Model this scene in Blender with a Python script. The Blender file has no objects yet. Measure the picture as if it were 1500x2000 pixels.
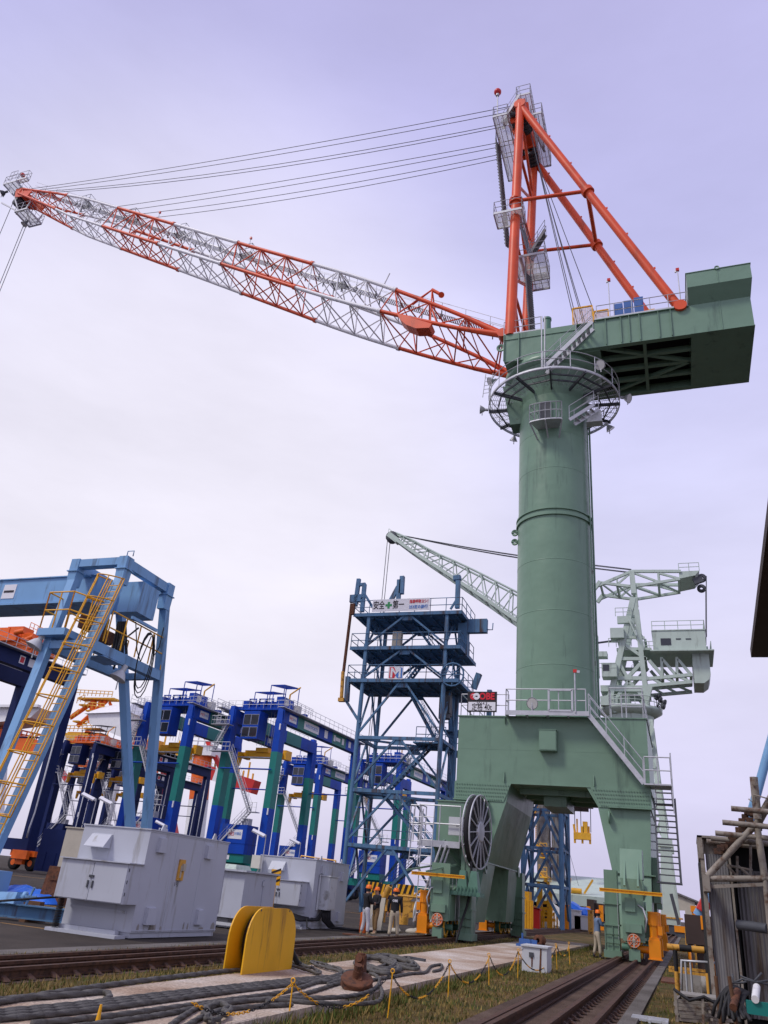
import bpy, bmesh, math, random
from mathutils import Vector, Matrix
random.seed(11)
S = bpy.context.scene
COL = S.collection
R_ = math.radians
# ------------------------------------------------------------------ camera
H, FPX = 1.6, 1500.0
def cam_matrix(yaw, pitch, roll):
    yaw, pitch, roll = R_(yaw), R_(pitch), R_(roll)
    fw = Vector((math.sin(yaw)*math.cos(pitch), math.cos(yaw)*math.cos(pitch), math.sin(pitch)))
    rt = Vector((math.cos(yaw), -math.sin(yaw), 0)); up = rt.cross(fw)
    c, s = math.cos(roll), math.sin(roll)
    r2 = rt*c+up*s; u2 = up*c-rt*s
    return Matrix((r2, u2, -fw)).transposed()
CR = cam_matrix(-21.9, 26.2, 5.64)
EYE = Vector((0, 0, H))
def ray(px, py): return (CR @ Vector((px-750, 1000-py, -FPX))).normalized()
def PY(px, py, Y): d = ray(px, py); return EYE+d*(Y/d.y)          # photo point on the plane y = Y (metres)
def PX(px, py, X): d = ray(px, py); return EYE+d*(X/d.x)
def PZ(px, py, Z=0.0): d = ray(px, py); return EYE+d*((Z-H)/d.z)
cd = bpy.data.cameras.new('camera'); co = bpy.data.objects.new('camera', cd); COL.objects.link(co)
co.matrix_world = Matrix.Translation(EYE) @ CR.to_4x4()
cd.sensor_fit = 'VERTICAL'; cd.sensor_height = 36; cd.lens = 36*FPX/2000
cd.clip_start = 0.05; cd.clip_end = 4000
S.camera = co
# ------------------------------------------------------------------ materials
def nt(name):
    m = bpy.data.materials.new(name); m.use_nodes = True
    t = m.node_tree; return m, t, t.nodes['Principled BSDF']
def rgb(c): return (c[0], c[1], c[2], 1)
def paint(name, col, rough=0.5, var=0.12, scale=1.5, dirt=None, dirt_amt=0.0, metal=0.0, spec=0.35, bump=0.0, streak=False, dscale=None, buckle=0.0):
    m, t, b = nt(name); N, L = t.nodes, t.links
    tc = N.new('ShaderNodeTexCoord')
    n1 = N.new('ShaderNodeTexNoise'); n1.inputs['Scale'].default_value = scale; n1.inputs['Detail'].default_value = 6
    L.new(tc.outputs['Object'], n1.inputs['Vector'])
    r1 = N.new('ShaderNodeMapRange'); r1.inputs['From Min'].default_value = .3; r1.inputs['From Max'].default_value = .7
    r1.inputs['To Min'].default_value = 1-var; r1.inputs['To Max'].default_value = 1+var
    L.new(n1.outputs['Fac'], r1.inputs['Value'])
    hs = N.new('ShaderNodeHueSaturation'); hs.inputs['Color'].default_value = rgb(col)
    L.new(r1.outputs['Result'], hs.inputs['Value']); out = hs.outputs['Color']
    if dirt and dirt_amt > 0:
        n2 = N.new('ShaderNodeTexNoise'); n2.inputs['Scale'].default_value = dscale or scale*2.2; n2.inputs['Detail'].default_value = 9
        n2.inputs['Roughness'].default_value = .65
        if streak:
            mp = N.new('ShaderNodeMapping'); mp.inputs['Scale'].default_value = (1, 1, .12)
            L.new(tc.outputs['Object'], mp.inputs['Vector']); L.new(mp.outputs['Vector'], n2.inputs['Vector'])
        else: L.new(tc.outputs['Object'], n2.inputs['Vector'])
        r2 = N.new('ShaderNodeMapRange'); r2.inputs['From Min'].default_value = .62-dirt_amt*.35; r2.inputs['From Max'].default_value = .72-dirt_amt*.2
        L.new(n2.outputs['Fac'], r2.inputs['Value'])
        mx = N.new('ShaderNodeMix'); mx.data_type = 'RGBA'; mx.inputs['B'].default_value = rgb(dirt)
        L.new(r2.outputs['Result'], mx.inputs['Factor']); L.new(out, mx.inputs['A']); out = mx.outputs['Result']
    L.new(out, b.inputs['Base Color'])
    b.inputs['Roughness'].default_value = rough; b.inputs['Metallic'].default_value = metal
    b.inputs['Specular IOR Level'].default_value = spec
    if buckle > 0:
        bq = N.new('ShaderNodeBump'); bq.inputs['Strength'].default_value = buckle; bq.inputs['Distance'].default_value = .25
        n4 = N.new('ShaderNodeTexNoise'); n4.inputs['Scale'].default_value = .7; n4.inputs['Detail'].default_value = 2
        L.new(tc.outputs['Object'], n4.inputs['Vector']); L.new(n4.outputs['Fac'], bq.inputs['Height']); L.new(bq.outputs['Normal'], b.inputs['Normal'])
    if bump > 0:
        bp = N.new('ShaderNodeBump'); bp.inputs['Strength'].default_value = bump; bp.inputs['Distance'].default_value = .02
        n3 = N.new('ShaderNodeTexNoise'); n3.inputs['Scale'].default_value = scale*12; n3.inputs['Detail'].default_value = 6
        L.new(tc.outputs['Object'], n3.inputs['Vector']); L.new(n3.outputs['Fac'], bp.inputs['Height']); L.new(bp.outputs['Normal'], b.inputs['Normal'])
    return m
RUST = (.12, .045, .018); GRIME = (.06, .055, .05)
K = dict(
 green=paint('sage_green_paint', (.168,.275,.192), .36, .06, .5, (.105,.172,.125), .15, streak=True, dscale=1.3, buckle=.25),
 dgreen=paint('dark_green_paint', (.13,.22,.16), .5, .1, .8, GRIME, .18),
 orange=paint('orange_red_paint', (.70,.085,.022), .45, .12, .8, (.42,.07,.03), .22, streak=True),
 white=paint('white_paint', (.80,.80,.80), .45, .04, 1, (.5,.5,.48), .08),
 galv=paint('galvanised_steel', (.50,.51,.53), .45, .1, 3, (.33,.33,.34), .1, metal=.25),
 stairsteel=paint('dull_stair_steel', (.20,.205,.22), .5, .12, 3),
 darksteel=paint('dark_steel', (.07,.075,.085), .55, .15, 3),
 black=paint('black_rubber', (.018,.018,.02), .65, .2, 4),
 rope=paint('steel_wire_rope', (.10,.105,.115), .5, .2, 3),
 guardyellow=paint('chipped_yellow_paint', (.78,.41,.012), .5, .08, 1.4, (.32,.15,.02), .20, bump=.08, streak=True, dscale=3.0),
 yellow=paint('yellow_paint', (.80,.40,.015), .42, .08, 1.6, (.42,.17,.02), .12),
 fadedyellow=paint('faded_yellow_paint', (.62,.32,.05), .55, .12, 2, RUST, .25),
 motor=paint('amber_motor_paint', (.80,.26,.008), .4, .06, 2),
 blue=paint('royal_blue_paint', (.009,.062,.40), .45, .14, .5, (.03,.06,.22), .2, spec=.15, streak=True),
 teal=paint('teal_green_paint', (.010,.185,.160), .45, .08, .6),
 navy=paint('navy_blue_paint', (.010,.020,.088), .5, .1, .6, spec=.15),
 lblue=paint('light_blue_paint', (.19,.38,.62), .45, .06, .8, (.11,.19,.30), .2, streak=True, dscale=2.0),
 tblue=paint('worn_steel_blue_paint', (.085,.19,.32), .6, .18, 1, (.06,.035,.03), .34, streak=True),
 rust=paint('rusty_steel', (.14,.055,.028), .85, .3, 4, (.06,.03,.02), .4, bump=.4),
 railrust=paint('rusty_rail', (.085,.040,.022), .7, .25, 5, (.035,.02,.015), .4, bump=.3),
 pale=paint('pale_grey_green_paint', (.45,.54,.47), .5, .06, .8, (.30,.35,.30), .16, streak=True),
 grey=paint('light_grey_paint', (.47,.49,.54), .45, .05, .7, (.27,.26,.24), .15, streak=True, dscale=2.5, buckle=.12),
 lgrey=paint('pale_cabinet_paint', (.55,.57,.58), .45, .05, 1, (.3,.3,.28), .1),
 beige=paint('beige_painted_board', (.48,.44,.36), .6, .08, 1),
 cream=paint('cream_plastic', (.62,.60,.52), .5, .05, 2),
 mach=paint('machine_blue_paint', (.05,.13,.36), .45, .1, 1.5),
 mgreen=paint('machine_green_paint', (.09,.20,.14), .45, .1, 1.5),
 red=paint('red_paint', (.55,.03,.025), .4, .08, 1),
 craneorange=paint('bright_orange_paint', (.78,.14,.015), .45, .12, 1),
 craneyellow=paint('crane_yellow_paint', (.72,.38,.03), .5, .15, 1),
 tarp=paint('blue_tarpaulin', (.02,.14,.62), .45, .15, 2),
 wood=paint('old_brown_timber', (.12,.06,.03), .8, .25, 3, bump=.3),
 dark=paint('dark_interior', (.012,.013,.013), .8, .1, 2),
 sign_black=paint('sign_black', (.02,.015,.015), .4, .05, 2), sign_white=paint('sign_white', (.78,.78,.80), .4, .02, 2),
 sign_red=paint('sign_red', (.62,.02,.035), .4, .03, 2), sign_green=paint('sign_green', (.04,.30,.10), .4, .03, 2),
 sign_blue=paint('sign_blue', (.06,.20,.55), .4, .03, 2),
 concrete=paint('bare_concrete', (.30,.285,.26), .85, .18, .9, (.14,.12,.10), .25, bump=.3),
 corr=paint('weathered_corrugated_steel', (.19,.185,.185), .6, .18, 1.2, (.085,.06,.045), .3, metal=.2, streak=True),
 brown=paint('dark_brown_sheet', (.05,.032,.026), .7, .2, 1),
 pipe=paint('weathered_pipe_paint', (.26,.23,.19), .6, .2, 3, (.11,.06,.035), .35),
 skin=paint('skin', (.52,.29,.19), .5, .05, 6), helmet=paint('orange_helmet', (.85,.17,.01), .3, .03, 3),
 jacket=paint('black_jacket', (.014,.014,.017), .8, .15, 6), trouser=paint('white_work_trousers', (.50,.50,.53), .8, .12, 6),
 trouser2=paint('beige_work_trousers', (.42,.36,.26), .8, .12, 6), brownt=paint('brown_work_trousers', (.20,.12,.05), .8, .12, 6),
 bluejacket=paint('blue_grey_jacket', (.13,.19,.30), .8, .12, 6), boot=paint('dusty_boots', (.30,.24,.15), .8, .15, 6), shoe=paint('dark_shoes', (.03,.03,.03), .6, .1, 6),
 glass=paint('dark_window_glass', (.02,.025,.035), .08, .05, 1, spec=.6),
 lampglass=paint('lamp_glass', (.55,.55,.52), .15, .1, 2, spec=.6),
)
# ------------------------------------------------------------------ mesh builder
Z = Vector((0, 0, 1))
def wloc(o):
    v = Vector((0, 0, 0))
    while o: v += o.location; o = o.parent
    return v
class MB:
    def __init__(s): s.v = []; s.f = []; s.mi = []; s.sm = []; s.m = 0
    def add(s, vs, fs, smooth=False):
        n = len(s.v); s.v += [Vector(v) for v in vs]
        for f in fs: s.f.append([i+n for i in f]); s.mi.append(s.m); s.sm.append(smooth)
        return s
    def hexa(s, q):   # 8 corners, bottom 4 then top 4
        return s.add(q, [(3,2,1,0),(4,5,6,7),(0,1,5,4),(1,2,6,5),(2,3,7,6),(3,0,4,7)])
    def box(s, lo, hi):
        (a,b,c),(d,e,f) = lo, hi
        return s.hexa([(a,b,c),(d,b,c),(d,e,c),(a,e,c),(a,b,f),(d,b,f),(d,e,f),(a,e,f)])
    def cbox(s, c, sz): return s.box([c[i]-sz[i]/2 for i in range(3)], [c[i]+sz[i]/2 for i in range(3)])
    def bar(s, a, b, w, h=None, up=Z):
        a, b = Vector(a), Vector(b); h = h or w; d = (b-a)
        if d.length < 1e-6: return s
        d.normalize(); up = Vector(up)
        if abs(d.dot(up)) > .98: up = Vector((0,1,0)) if abs(d.y) < .9 else Vector((1,0,0))
        x = d.cross(up).normalized()*(w/2); y = x.cross(d).normalized()*(h/2)
        return s.hexa([a-x-y, a+x-y, a+x+y, a-x+y, b-x-y, b+x-y, b+x+y, b-x+y])
    def ibar(s, a, b, w, h, t=None, up=Z):   # I section
        a, b = Vector(a), Vector(b); t = t or h*.1; d = (b-a).normalized(); up = Vector(up)
        if abs(d.dot(up)) > .98: up = Vector((0,1,0))
        x = d.cross(up).normalized(); y = x.cross(d).normalized()
        o = y*(h/2-t/2)
        s.bar(a+o, b+o, w, t, up); s.bar(a-o, b-o, w, t, up); return s.bar(a, b, t, h-2*t, up)
    def tube(s, a, b, r, n=8, r2=None, cap=True):
        a, b = Vector(a), Vector(b); d = b-a
        if d.length < 1e-6: return s
        d.normalize(); r2 = r if r2 is None else r2
        u = d.orthogonal().normalized(); w = d.cross(u)
        ring = [(math.cos(2*math.pi*i/n), math.sin(2*math.pi*i/n)) for i in range(n)]
        vs = [a+(u*c+w*q)*r for c,q in ring]+[b+(u*c+w*q)*r2 for c,q in ring]
        s.add(vs, [(i,(i+1)%n,n+(i+1)%n,n+i) for i in range(n)], n > 5)
        if cap: s.add(vs[:n], [tuple(range(n-1,-1,-1))]); s.add(vs[n:], [tuple(range(n))])
        return s
    def path(s, pts, r, n=6, closed=False):
        pts = [Vector(p) for p in pts]; m = len(pts); base = None; rings = []
        for i, p in enumerate(pts):
            d = (pts[(i+1)%m] if (closed or i < m-1) else p)-(pts[i-1] if (closed or i > 0) else p)
            d.normalize()
            if base is None: base = d.orthogonal().normalized()
            base = (base-d*base.dot(d))
            if base.length < 1e-4: base = d.orthogonal()
            base.normalize(); w = d.cross(base)
            rings.append([p+(base*math.cos(2*math.pi*k/n)+w*math.sin(2*math.pi*k/n))*r for k in range(n)])
        vs = [v for q in rings for v in q]; fs = []
        for i in range(m if closed else m-1):
            j = (i+1)%m
            for k in range(n): fs.append((i*n+k, i*n+(k+1)%n, j*n+(k+1)%n, j*n+k))
        if not closed: fs += [tuple(range(n-1,-1,-1)), tuple((m-1)*n+k for k in range(n))]
        return s.add(vs, fs, True)
    def prism(s, pts, vec):
        pts = [Vector(p) for p in pts]; vec = Vector(vec); n = len(pts)
        return s.add(pts+[p+vec for p in pts], [tuple(range(n-1,-1,-1)), tuple(range(n,2*n))]+[(i,(i+1)%n,n+(i+1)%n,n+i) for i in range(n)])
    def lathe(s, c, prof, n=32, axis=Z, smooth=True, a0=0, a1=2*math.pi):
        c = Vector(c); ax = Vector(axis).normalized(); u = ax.orthogonal().normalized(); w = ax.cross(u)
        full = abs(a1-a0-2*math.pi) < 1e-6; k = n if full else n+1
        vs = []
        for r, h in prof:
            for i in range(k):
                a = a0+(a1-a0)*i/n; vs.append(c+ax*h+(u*math.cos(a)+w*math.sin(a))*r)
        fs = []
        for j in range(len(prof)-1):
            for i in range(n):
                i2 = (i+1)%k; fs.append((j*k+i, j*k+i2, (j+1)*k+i2, (j+1)*k+i))
        return s.add(vs, fs, smooth)
    def sphere(s, c, r, n=10, sc=(1,1,1)):
        c = Vector(c); vs = []; fs = []; m = n//2
        for j in range(m+1):
            t = math.pi*j/m
            for i in range(n): a = 2*math.pi*i/n; vs.append(c+Vector((math.sin(t)*math.cos(a)*r*sc[0], math.sin(t)*math.sin(a)*r*sc[1], math.cos(t)*r*sc[2])))
        for j in range(m):
            for i in range(n): fs.append((j*n+i, j*n+(i+1)%n, (j+1)*n+(i+1)%n, (j+1)*n+i))
        return s.add(vs, fs, True)
    def rail(s, pts, h=1.05, sp=1.5, r=.025, mids=1, posts=True, closed=False, n=5):   # tubular guard rail along floor points
        pts = [Vector(p) for p in pts]; q = pts+[pts[0]] if closed else pts
        for k in range(1, mids+2):
            hh = h*k/(mids+1)
            for a, b in zip(q, q[1:]): s.tube(a+Z*hh, b+Z*hh, r, n, cap=False)
        if posts:
            for a, b in zip(q, q[1:]):
                c = max(1, round((b-a).length/sp))
                for i in range(c+1): p = a.lerp(b, i/c); s.tube(p, p+Z*h, r, n, cap=False)
        return s
    def stair(s, a, b, w, side, n=None, hr=True, t=.05, d=.2):   # stringers and treads from a up to b; side = width direction
        a, b, side = Vector(a), Vector(b), Vector(side).normalized()
        n = n or max(3, int(abs(b.z-a.z)/.25))
        for o in (0, w): s.bar(a+side*o, b+side*o, t, d)
        run = Vector((b.x-a.x, b.y-a.y, 0)); run = run.normalized() if run.length > 1e-3 else side.cross(Z)
        for i in range(1, n):
            p = a.lerp(b, i/n); c = p+side*(w/2)
            e = run*.11; f = side*(w/2-t/2)
            s.hexa([c-e-f-Z*.02, c+e-f-Z*.02, c+e+f-Z*.02, c-e+f-Z*.02, c-e-f+Z*.02, c+e-f+Z*.02, c+e+f+Z*.02, c-e+f+Z*.02])
        if hr:
            for o in (0, w): s.rail([a+side*o, b+side*o], 1.0, 1.4, .022)
        return s
    def ladder(s, a, b, w, side, r=.02, sp=.3, cage=None, rc=.02, csp=.9):
        a, b, side = Vector(a), Vector(b), Vector(side).normalized()
        for o in (-w/2, w/2): s.tube(a+side*o, b+side*o, r*1.4, 6)
        n = int((b-a).length/sp)
        for i in range(1, n): p = a.lerp(b, i/n); s.tube(p-side*w/2, p+side*w/2, r, 5, cap=False)
        if cage is not None:
            out = Vector(cage).normalized(); L = (b-a).length; c0 = 2.2; k = max(1, int((L-c0)/csp)); hoops = []
            for i in range(k+1):
                p = a.lerp(b, (c0+(L-c0)*i/k)/L); q = []
                for j in range(9):
                    t = math.pi*j/8; q.append(p+side*(math.cos(t)*.46)+out*(math.sin(t)*.95))
                hoops.append(q); s.path(q, rc, 5)
            for j in (0, 2, 4, 6, 8): s.path([h[j] for h in hoops], rc*.8, 4)
        return s
    def build(s, name, mat, parent=None, label=None, cat=None, group=None, kind=None, origin=None):
        me = bpy.data.meshes.new(name)
        off = wloc(parent)
        if parent is None and origin is not None: off = Vector(origin)
        me.from_pydata([tuple(v-off) for v in s.v], [], s.f)
        mats = mat if isinstance(mat, (list, tuple)) else [mat]
        for m in mats: me.materials.append(K[m] if isinstance(m, str) else m)
        if len(mats) > 1: me.polygons.foreach_set('material_index', s.mi)
        me.polygons.foreach_set('use_smooth', s.sm)
        bm = bmesh.new(); bm.from_mesh(me); bmesh.ops.recalc_face_normals(bm, faces=bm.faces); bm.to_mesh(me); bm.free()
        o = bpy.data.objects.new(name, me); COL.objects.link(o)
        if parent: o.parent = parent
        elif origin is not None: o.location = off
        return tag(o, label, cat, group, kind)
def tag(o, label=None, cat=None, group=None, kind=None):
    if label: o['label'] = label
    if cat: o['category'] = cat
    if group: o['group'] = group
    if kind: o['kind'] = kind
    return o
def thing(name, label, cat, loc=(0,0,0), group=None):
    o = bpy.data.objects.new(name, None); COL.objects.link(o); o.location = Vector(loc); o.empty_display_size = .5
    return tag(o, label, cat, group)
def copy_tree(o, parent=None):
    c = o.copy(); COL.objects.link(c)
    if parent: c.parent = parent
    for ch in list(o.children): copy_tree(ch, c)
    return c
def text(name, body, size, mat, origin, xdir, ydir, parent, ext=.004, align='CENTER', bold=0.0, width=None):
    """lettering lying in the plane of xdir, ydir, its centre at origin"""
    cu = bpy.data.curves.new(name, 'FONT'); cu.body = body; cu.size = size; cu.align_x = 'CENTER'; cu.align_y = 'CENTER'
    cu.extrude = ext; cu.offset = bold; cu.resolution_u = 3
    t = bpy.data.objects.new(name, cu); COL.objects.link(t)
    bpy.context.view_layer.update()
    dg = bpy.context.evaluated_depsgraph_get(); me = bpy.data.meshes.new_from_object(t.evaluated_get(dg))
    bpy.data.objects.remove(t); bpy.data.curves.remove(cu)
    x, y = Vector(xdir).normalized(), Vector(ydir).normalized(); z = x.cross(y).normalized()
    xs = [v.co.x for v in me.vertices] or [0]
    cx = (max(xs)+min(xs))/2; sx = (width/(max(xs)-min(xs))) if width and len(xs) > 1 else 1
    off = wloc(parent)
    for v in me.vertices: v.co = Vector(origin)+x*((v.co.x-cx)*sx)+y*v.co.y+z*v.co.z-off
    me.materials.clear(); me.materials.append(K[mat])
    o = bpy.data.objects.new(name, me); COL.objects.link(o); o.parent = parent
    return o
# ------------------------------------------------------------------ sky and light
SUN_EL, SUN_AZ = R_(52), R_(222)       # azimuth clockwise from +Y: sun behind the camera, to its left
w = bpy.data.worlds.new('World'); S.world = w; w.use_nodes = True
t = w.node_tree; N, L = t.nodes, t.links; bg = N['Background']
sk = N.new('ShaderNodeTexSky'); sk.sky_type = 'NISHITA'; sk.sun_disc = False; sk.sun_elevation = SUN_EL; sk.sun_rotation = SUN_AZ
sk.air_density = 1.0; sk.dust_density = 2.0
tc = N.new('ShaderNodeTexCoord')
sp = N.new('ShaderNodeSeparateXYZ'); L.new(tc.outputs['Generated'], sp.inputs['Vector'])
ramp = N.new('ShaderNodeValToRGB'); cr = ramp.color_ramp       # a veil of thin cloud, by elevation
stops = [(0.0, (.62,.58,.80)), (.10, (.70,.665,.90)), (.28, (.775,.75,.965)), (.45, (.75,.74,1.02)), (.70, (.595,.59,.94)), (.87, (.515,.495,.82)), (1.0, (.42,.40,.72))]
cr.elements[0].position = 0; cr.elements[0].color = rgb(stops[0][1]); cr.elements[1].position = 1; cr.elements[1].color = rgb(stops[-1][1])
for p_, c_ in stops[1:-1]: e = cr.elements.new(p_); e.color = rgb(c_)
L.new(sp.outputs['Z'], ramp.inputs['Fac'])
mp = N.new('ShaderNodeMapping'); mp.inputs['Scale'].default_value = (1, 1, 3.2); L.new(tc.outputs['Generated'], mp.inputs['Vector'])
nz = N.new('ShaderNodeTexNoise'); nz.inputs['Scale'].default_value = 1.7; nz.inputs['Detail'].default_value = 8; nz.inputs['Roughness'].default_value = .55
L.new(mp.outputs['Vector'], nz.inputs['Vector'])
mr = N.new('ShaderNodeMapRange'); mr.inputs['From Min'].default_value = .3; mr.inputs['From Max'].default_value = .7; mr.inputs['To Min'].default_value = .88; mr.inputs['To Max'].default_value = 1.10
L.new(nz.outputs['Fac'], mr.inputs['Value'])
# brighter cloud low in the west (left of the view)
dp = N.new('ShaderNodeVectorMath'); dp.operation = 'DOT_PRODUCT'; gl = ray(330, 960); dp.inputs[1].default_value = gl
L.new(tc.outputs['Generated'], dp.inputs[0])
mg = N.new('ShaderNodeMapRange'); mg.interpolation_type = 'SMOOTHSTEP'; mg.inputs['From Min'].default_value = .84; mg.inputs['From Max'].default_value = 1.0; mg.inputs['To Min'].default_value = 0; mg.inputs['To Max'].default_value = .65
L.new(dp.outputs['Value'], mg.inputs['Value'])
mxg = N.new('ShaderNodeMix'); mxg.data_type = 'RGBA'; mxg.inputs['B'].default_value = (1.03,.985,1.03,1)
L.new(mg.outputs['Result'], mxg.inputs['Factor']); L.new(ramp.outputs['Color'], mxg.inputs['A'])
vm = N.new('ShaderNodeVectorMath'); vm.operation = 'SCALE'; L.new(mxg.outputs['Result'], vm.inputs[0]); L.new(mr.outputs['Result'], vm.inputs['Scale'])
vs = N.new('ShaderNodeVectorMath'); vs.operation = 'SCALE'; vs.inputs['Scale'].default_value = 10.0; L.new(vm.outputs['Vector'], vs.inputs[0])
mx = N.new('ShaderNodeMix'); mx.data_type = 'RGBA'; mx.inputs['Factor'].default_value = .94
L.new(sk.outputs['Color'], mx.inputs['A']); L.new(vs.outputs['Vector'], mx.inputs['B'])
L.new(mx.outputs['Result'], bg.inputs['Color']); bg.inputs['Strength'].default_value = .1
sl = bpy.data.lights.new('sun', 'SUN'); sl.energy = 2.0; sl.angle = R_(12); sl.color = (1, .95, .87)
so = bpy.data.objects.new('sun', sl); COL.objects.link(so)
sdir = Vector((math.sin(SUN_AZ)*math.cos(SUN_EL), math.cos(SUN_AZ)*math.cos(SUN_EL), math.sin(SUN_EL)))
so.rotation_euler = sdir.to_track_quat('Z', 'Y').to_euler(); so.location = (0, 0, 90)
S.view_settings.view_transform = 'Standard'; S.view_settings.look = 'None'; S.view_settings.exposure = 0; S.view_settings.gamma = 1
# ------------------------------------------------------------------ ground
def ground_mat(name, stops, scale, rough=.95, bump=.5, fine=60):
    m, t, b = nt(name); N, L = t.nodes, t.links
    tc = N.new('ShaderNodeTexCoord'); a = N.new('ShaderNodeTexNoise'); a.inputs['Scale'].default_value = scale; a.inputs['Detail'].default_value = 12; a.inputs['Roughness'].default_value = .62
    L.new(tc.outputs['Object'], a.inputs['Vector'])
    r = N.new('ShaderNodeValToRGB'); els = r.color_ramp.elements
    els[0].position = stops[0][0]; els[0].color = rgb(stops[0][1]); els[1].position = stops[-1][0]; els[1].color = rgb(stops[-1][1])
    for p_, c_ in stops[1:-1]: e = els.new(p_); e.color = rgb(c_)
    L.new(a.outputs['Fac'], r.inputs['Fac'])
    f = N.new('ShaderNodeTexNoise'); f.inputs['Scale'].default_value = fine; f.inputs['Detail'].default_value = 4; L.new(tc.outputs['Object'], f.inputs['Vector'])
    q = N.new('ShaderNodeMapRange'); q.inputs['From Min'].default_value = .3; q.inputs['From Max'].default_value = .7; q.inputs['To Min'].default_value = .6; q.inputs['To Max'].default_value = 1.4; L.new(f.outputs['Fac'], q.inputs['Value'])
    h = N.new('ShaderNodeHueSaturation'); L.new(r.outputs['Color'], h.inputs['Color']); L.new(q.outputs['Result'], h.inputs['Value'])
    L.new(h.outputs['Color'], b.inputs['Base Color']); b.inputs['Roughness'].default_value = rough; b.inputs['Specular IOR Level'].default_value = .2
    bp = N.new('ShaderNodeBump'); bp.inputs['Strength'].default_value = bump; bp.inputs['Distance'].default_value = .03; L.new(f.outputs['Fac'], bp.inputs['Height']); L.new(bp.outputs['Normal'], b.inputs['Normal'])
    return m
K['asphalt'] = ground_mat('worn_asphalt', [(.3,(.030,.025,.020)),(.5,(.050,.041,.033)),(.7,(.072,.058,.046))], .35, .9, .3, 40)
K['turf'] = ground_mat('dry_turf_soil', [(.28,(.026,.034,.006)),(.42,(.058,.054,.012)),(.54,(.125,.080,.028)),(.72,(.19,.12,.052))], .55, .95, .8, 45)
K['gravel'] = ground_mat('track_bed', [(.3,(.055,.037,.027)),(.5,(.10,.066,.048)),(.7,(.14,.098,.073))], .8, .95, .6, 50)
K['slab'] = ground_mat('stained_concrete', [(.28,(.17,.10,.06)),(.42,(.36,.265,.19)),(.55,(.46,.385,.31)),(.70,(.58,.53,.47))], .55, .85, .25, 25)
K['edge'] = ground_mat('grey_concrete_edge', [(.3,(.085,.075,.065)),(.5,(.135,.122,.108)),(.7,(.18,.165,.15))], .8, .9, .3, 40)
def sheet(name, x0, x1, y0, y1, z, mat, label, nx=1, ny=1):
    b = MB(); b.add([(x0,y0,z),(x1,y0,z),(x1,y1,z),(x0,y1,z)], [(0,1,2,3)])
    return b.build(name, mat, None, label, None, None, 'structure')
sheet('ground', -900, 900, -60, 1800, 0, 'asphalt', 'dark worn asphalt of the crane yard reaching to the horizon')
sheet('grass_verge', -11.2, 1.9, -10, 170, .004, 'turf', 'rough turf and bare soil between the two crane tracks')
sheet('track_bed', -2.95, -1.2, -10, 170, .008, 'gravel', 'reddish brown bed under the right hand crane rails')
sheet('track_bed', -10.5, -8.85, -10, 170, .008, 'gravel', 'brown bed under the left hand crane rails')
b = MB(); b.box((-1.2,-10,0), (-.93,170,.05)); b.build('kerb_strip', 'edge', None, 'pale concrete strip beside the right hand rails', None, None, 'structure')
b = MB(); b.box((-3.2,-10,0), (-2.9,170,.03)); b.build('kerb_strip', 'gravel', None, 'thin dusty concrete strip left of the right hand rails', None, None, 'structure')
b = MB(); b.box((-11.75,-10,0), (-11.2,170,.05)); b.build('kerb_strip', 'edge', None, 'pale concrete strip between asphalt yard and left hand rails', None, None, 'structure')
b = MB()
yy = 6.0
while yy < 47.4:
    b.box((-7.2,yy+.012,0), (-4.78,min(yy+6,45)-.012,.16)); yy += 6
b.build('concrete_slab', 'slab', None, 'long stained concrete platform between the two crane tracks', None, None, 'structure')
b = MB()
for x0, x1, y0, y1 in ((-60,-18.3,26.6,26.75),(-60,-15.4,18.05,18.12),(-90,-20,60,60.3)): b.add([(x0,y0,.004),(x1,y0,.004),(x1,y1,.004),(x0,y1,.004)], [(0,1,2,3)])
b.build('yard_marking', 'fadedyellow', None, 'worn painted lines on the asphalt yard', None, None, 'structure')
# grass tufts
def tufts(name, zones, label, cols):
    b = MB(); rnd = random.Random(5)
    for (x0,x1,y0,y1,n,h) in zones:
        cl = [(rnd.uniform(x0,x1), y0+(y1-y0)*rnd.random()**1.6) for _ in range(max(1,n//14))]
        for _ in range(n):
            cx, cy = rnd.choice(cl); s_ = .08+.25*rnd.random()
            x = min(max(cx+rnd.gauss(0,s_), x0), x1); y = min(max(cy+rnd.gauss(0,s_*1.8), y0), y1)
            hh = h*rnd.uniform(.35,1.2); a = rnd.uniform(0,6.28); wd = .006+.012*rnd.random(); l = hh*rnd.uniform(.1,.7)
            dx, dy = math.cos(a)*wd, math.sin(a)*wd; a2 = rnd.uniform(0,6.28)
            b.m = 0 if rnd.random() < (.7 if h > .12 else .33) else 1
            b.add([(x-dx,y-dy,0),(x+dx,y+dy,0),(x+math.cos(a2)*l,y+math.sin(a2)*l,hh)], [(0,1,2)])
    return b.build(name, cols, None, label, 'grass', None, 'stuff')
K['blade'] = paint('green_grass_blade', (.075,.10,.014), .7, .35, 1.2); K['straw'] = paint('dry_grass_blade', (.23,.165,.05), .8, .3, 1.2)
tufts('grass', [(-4.75,-3.2,8.5,40,11000,.075),(-4.77,-4.45,8.5,46,4200,.17)], 'green and straw coloured grass growing between slab and right hand rails', ['blade','straw'])
tufts('grass', [(-8.8,-7.25,7,46,9000,.09),(-11.15,-10.55,8,40,6000,.10)], 'short green grass growing along the left hand rails', ['blade','straw'])
tufts('grass', [(-.85,1.6,12,60,5000,.08)], 'sparse grass on the soil right of the right hand rails', ['blade','straw'])
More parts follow.
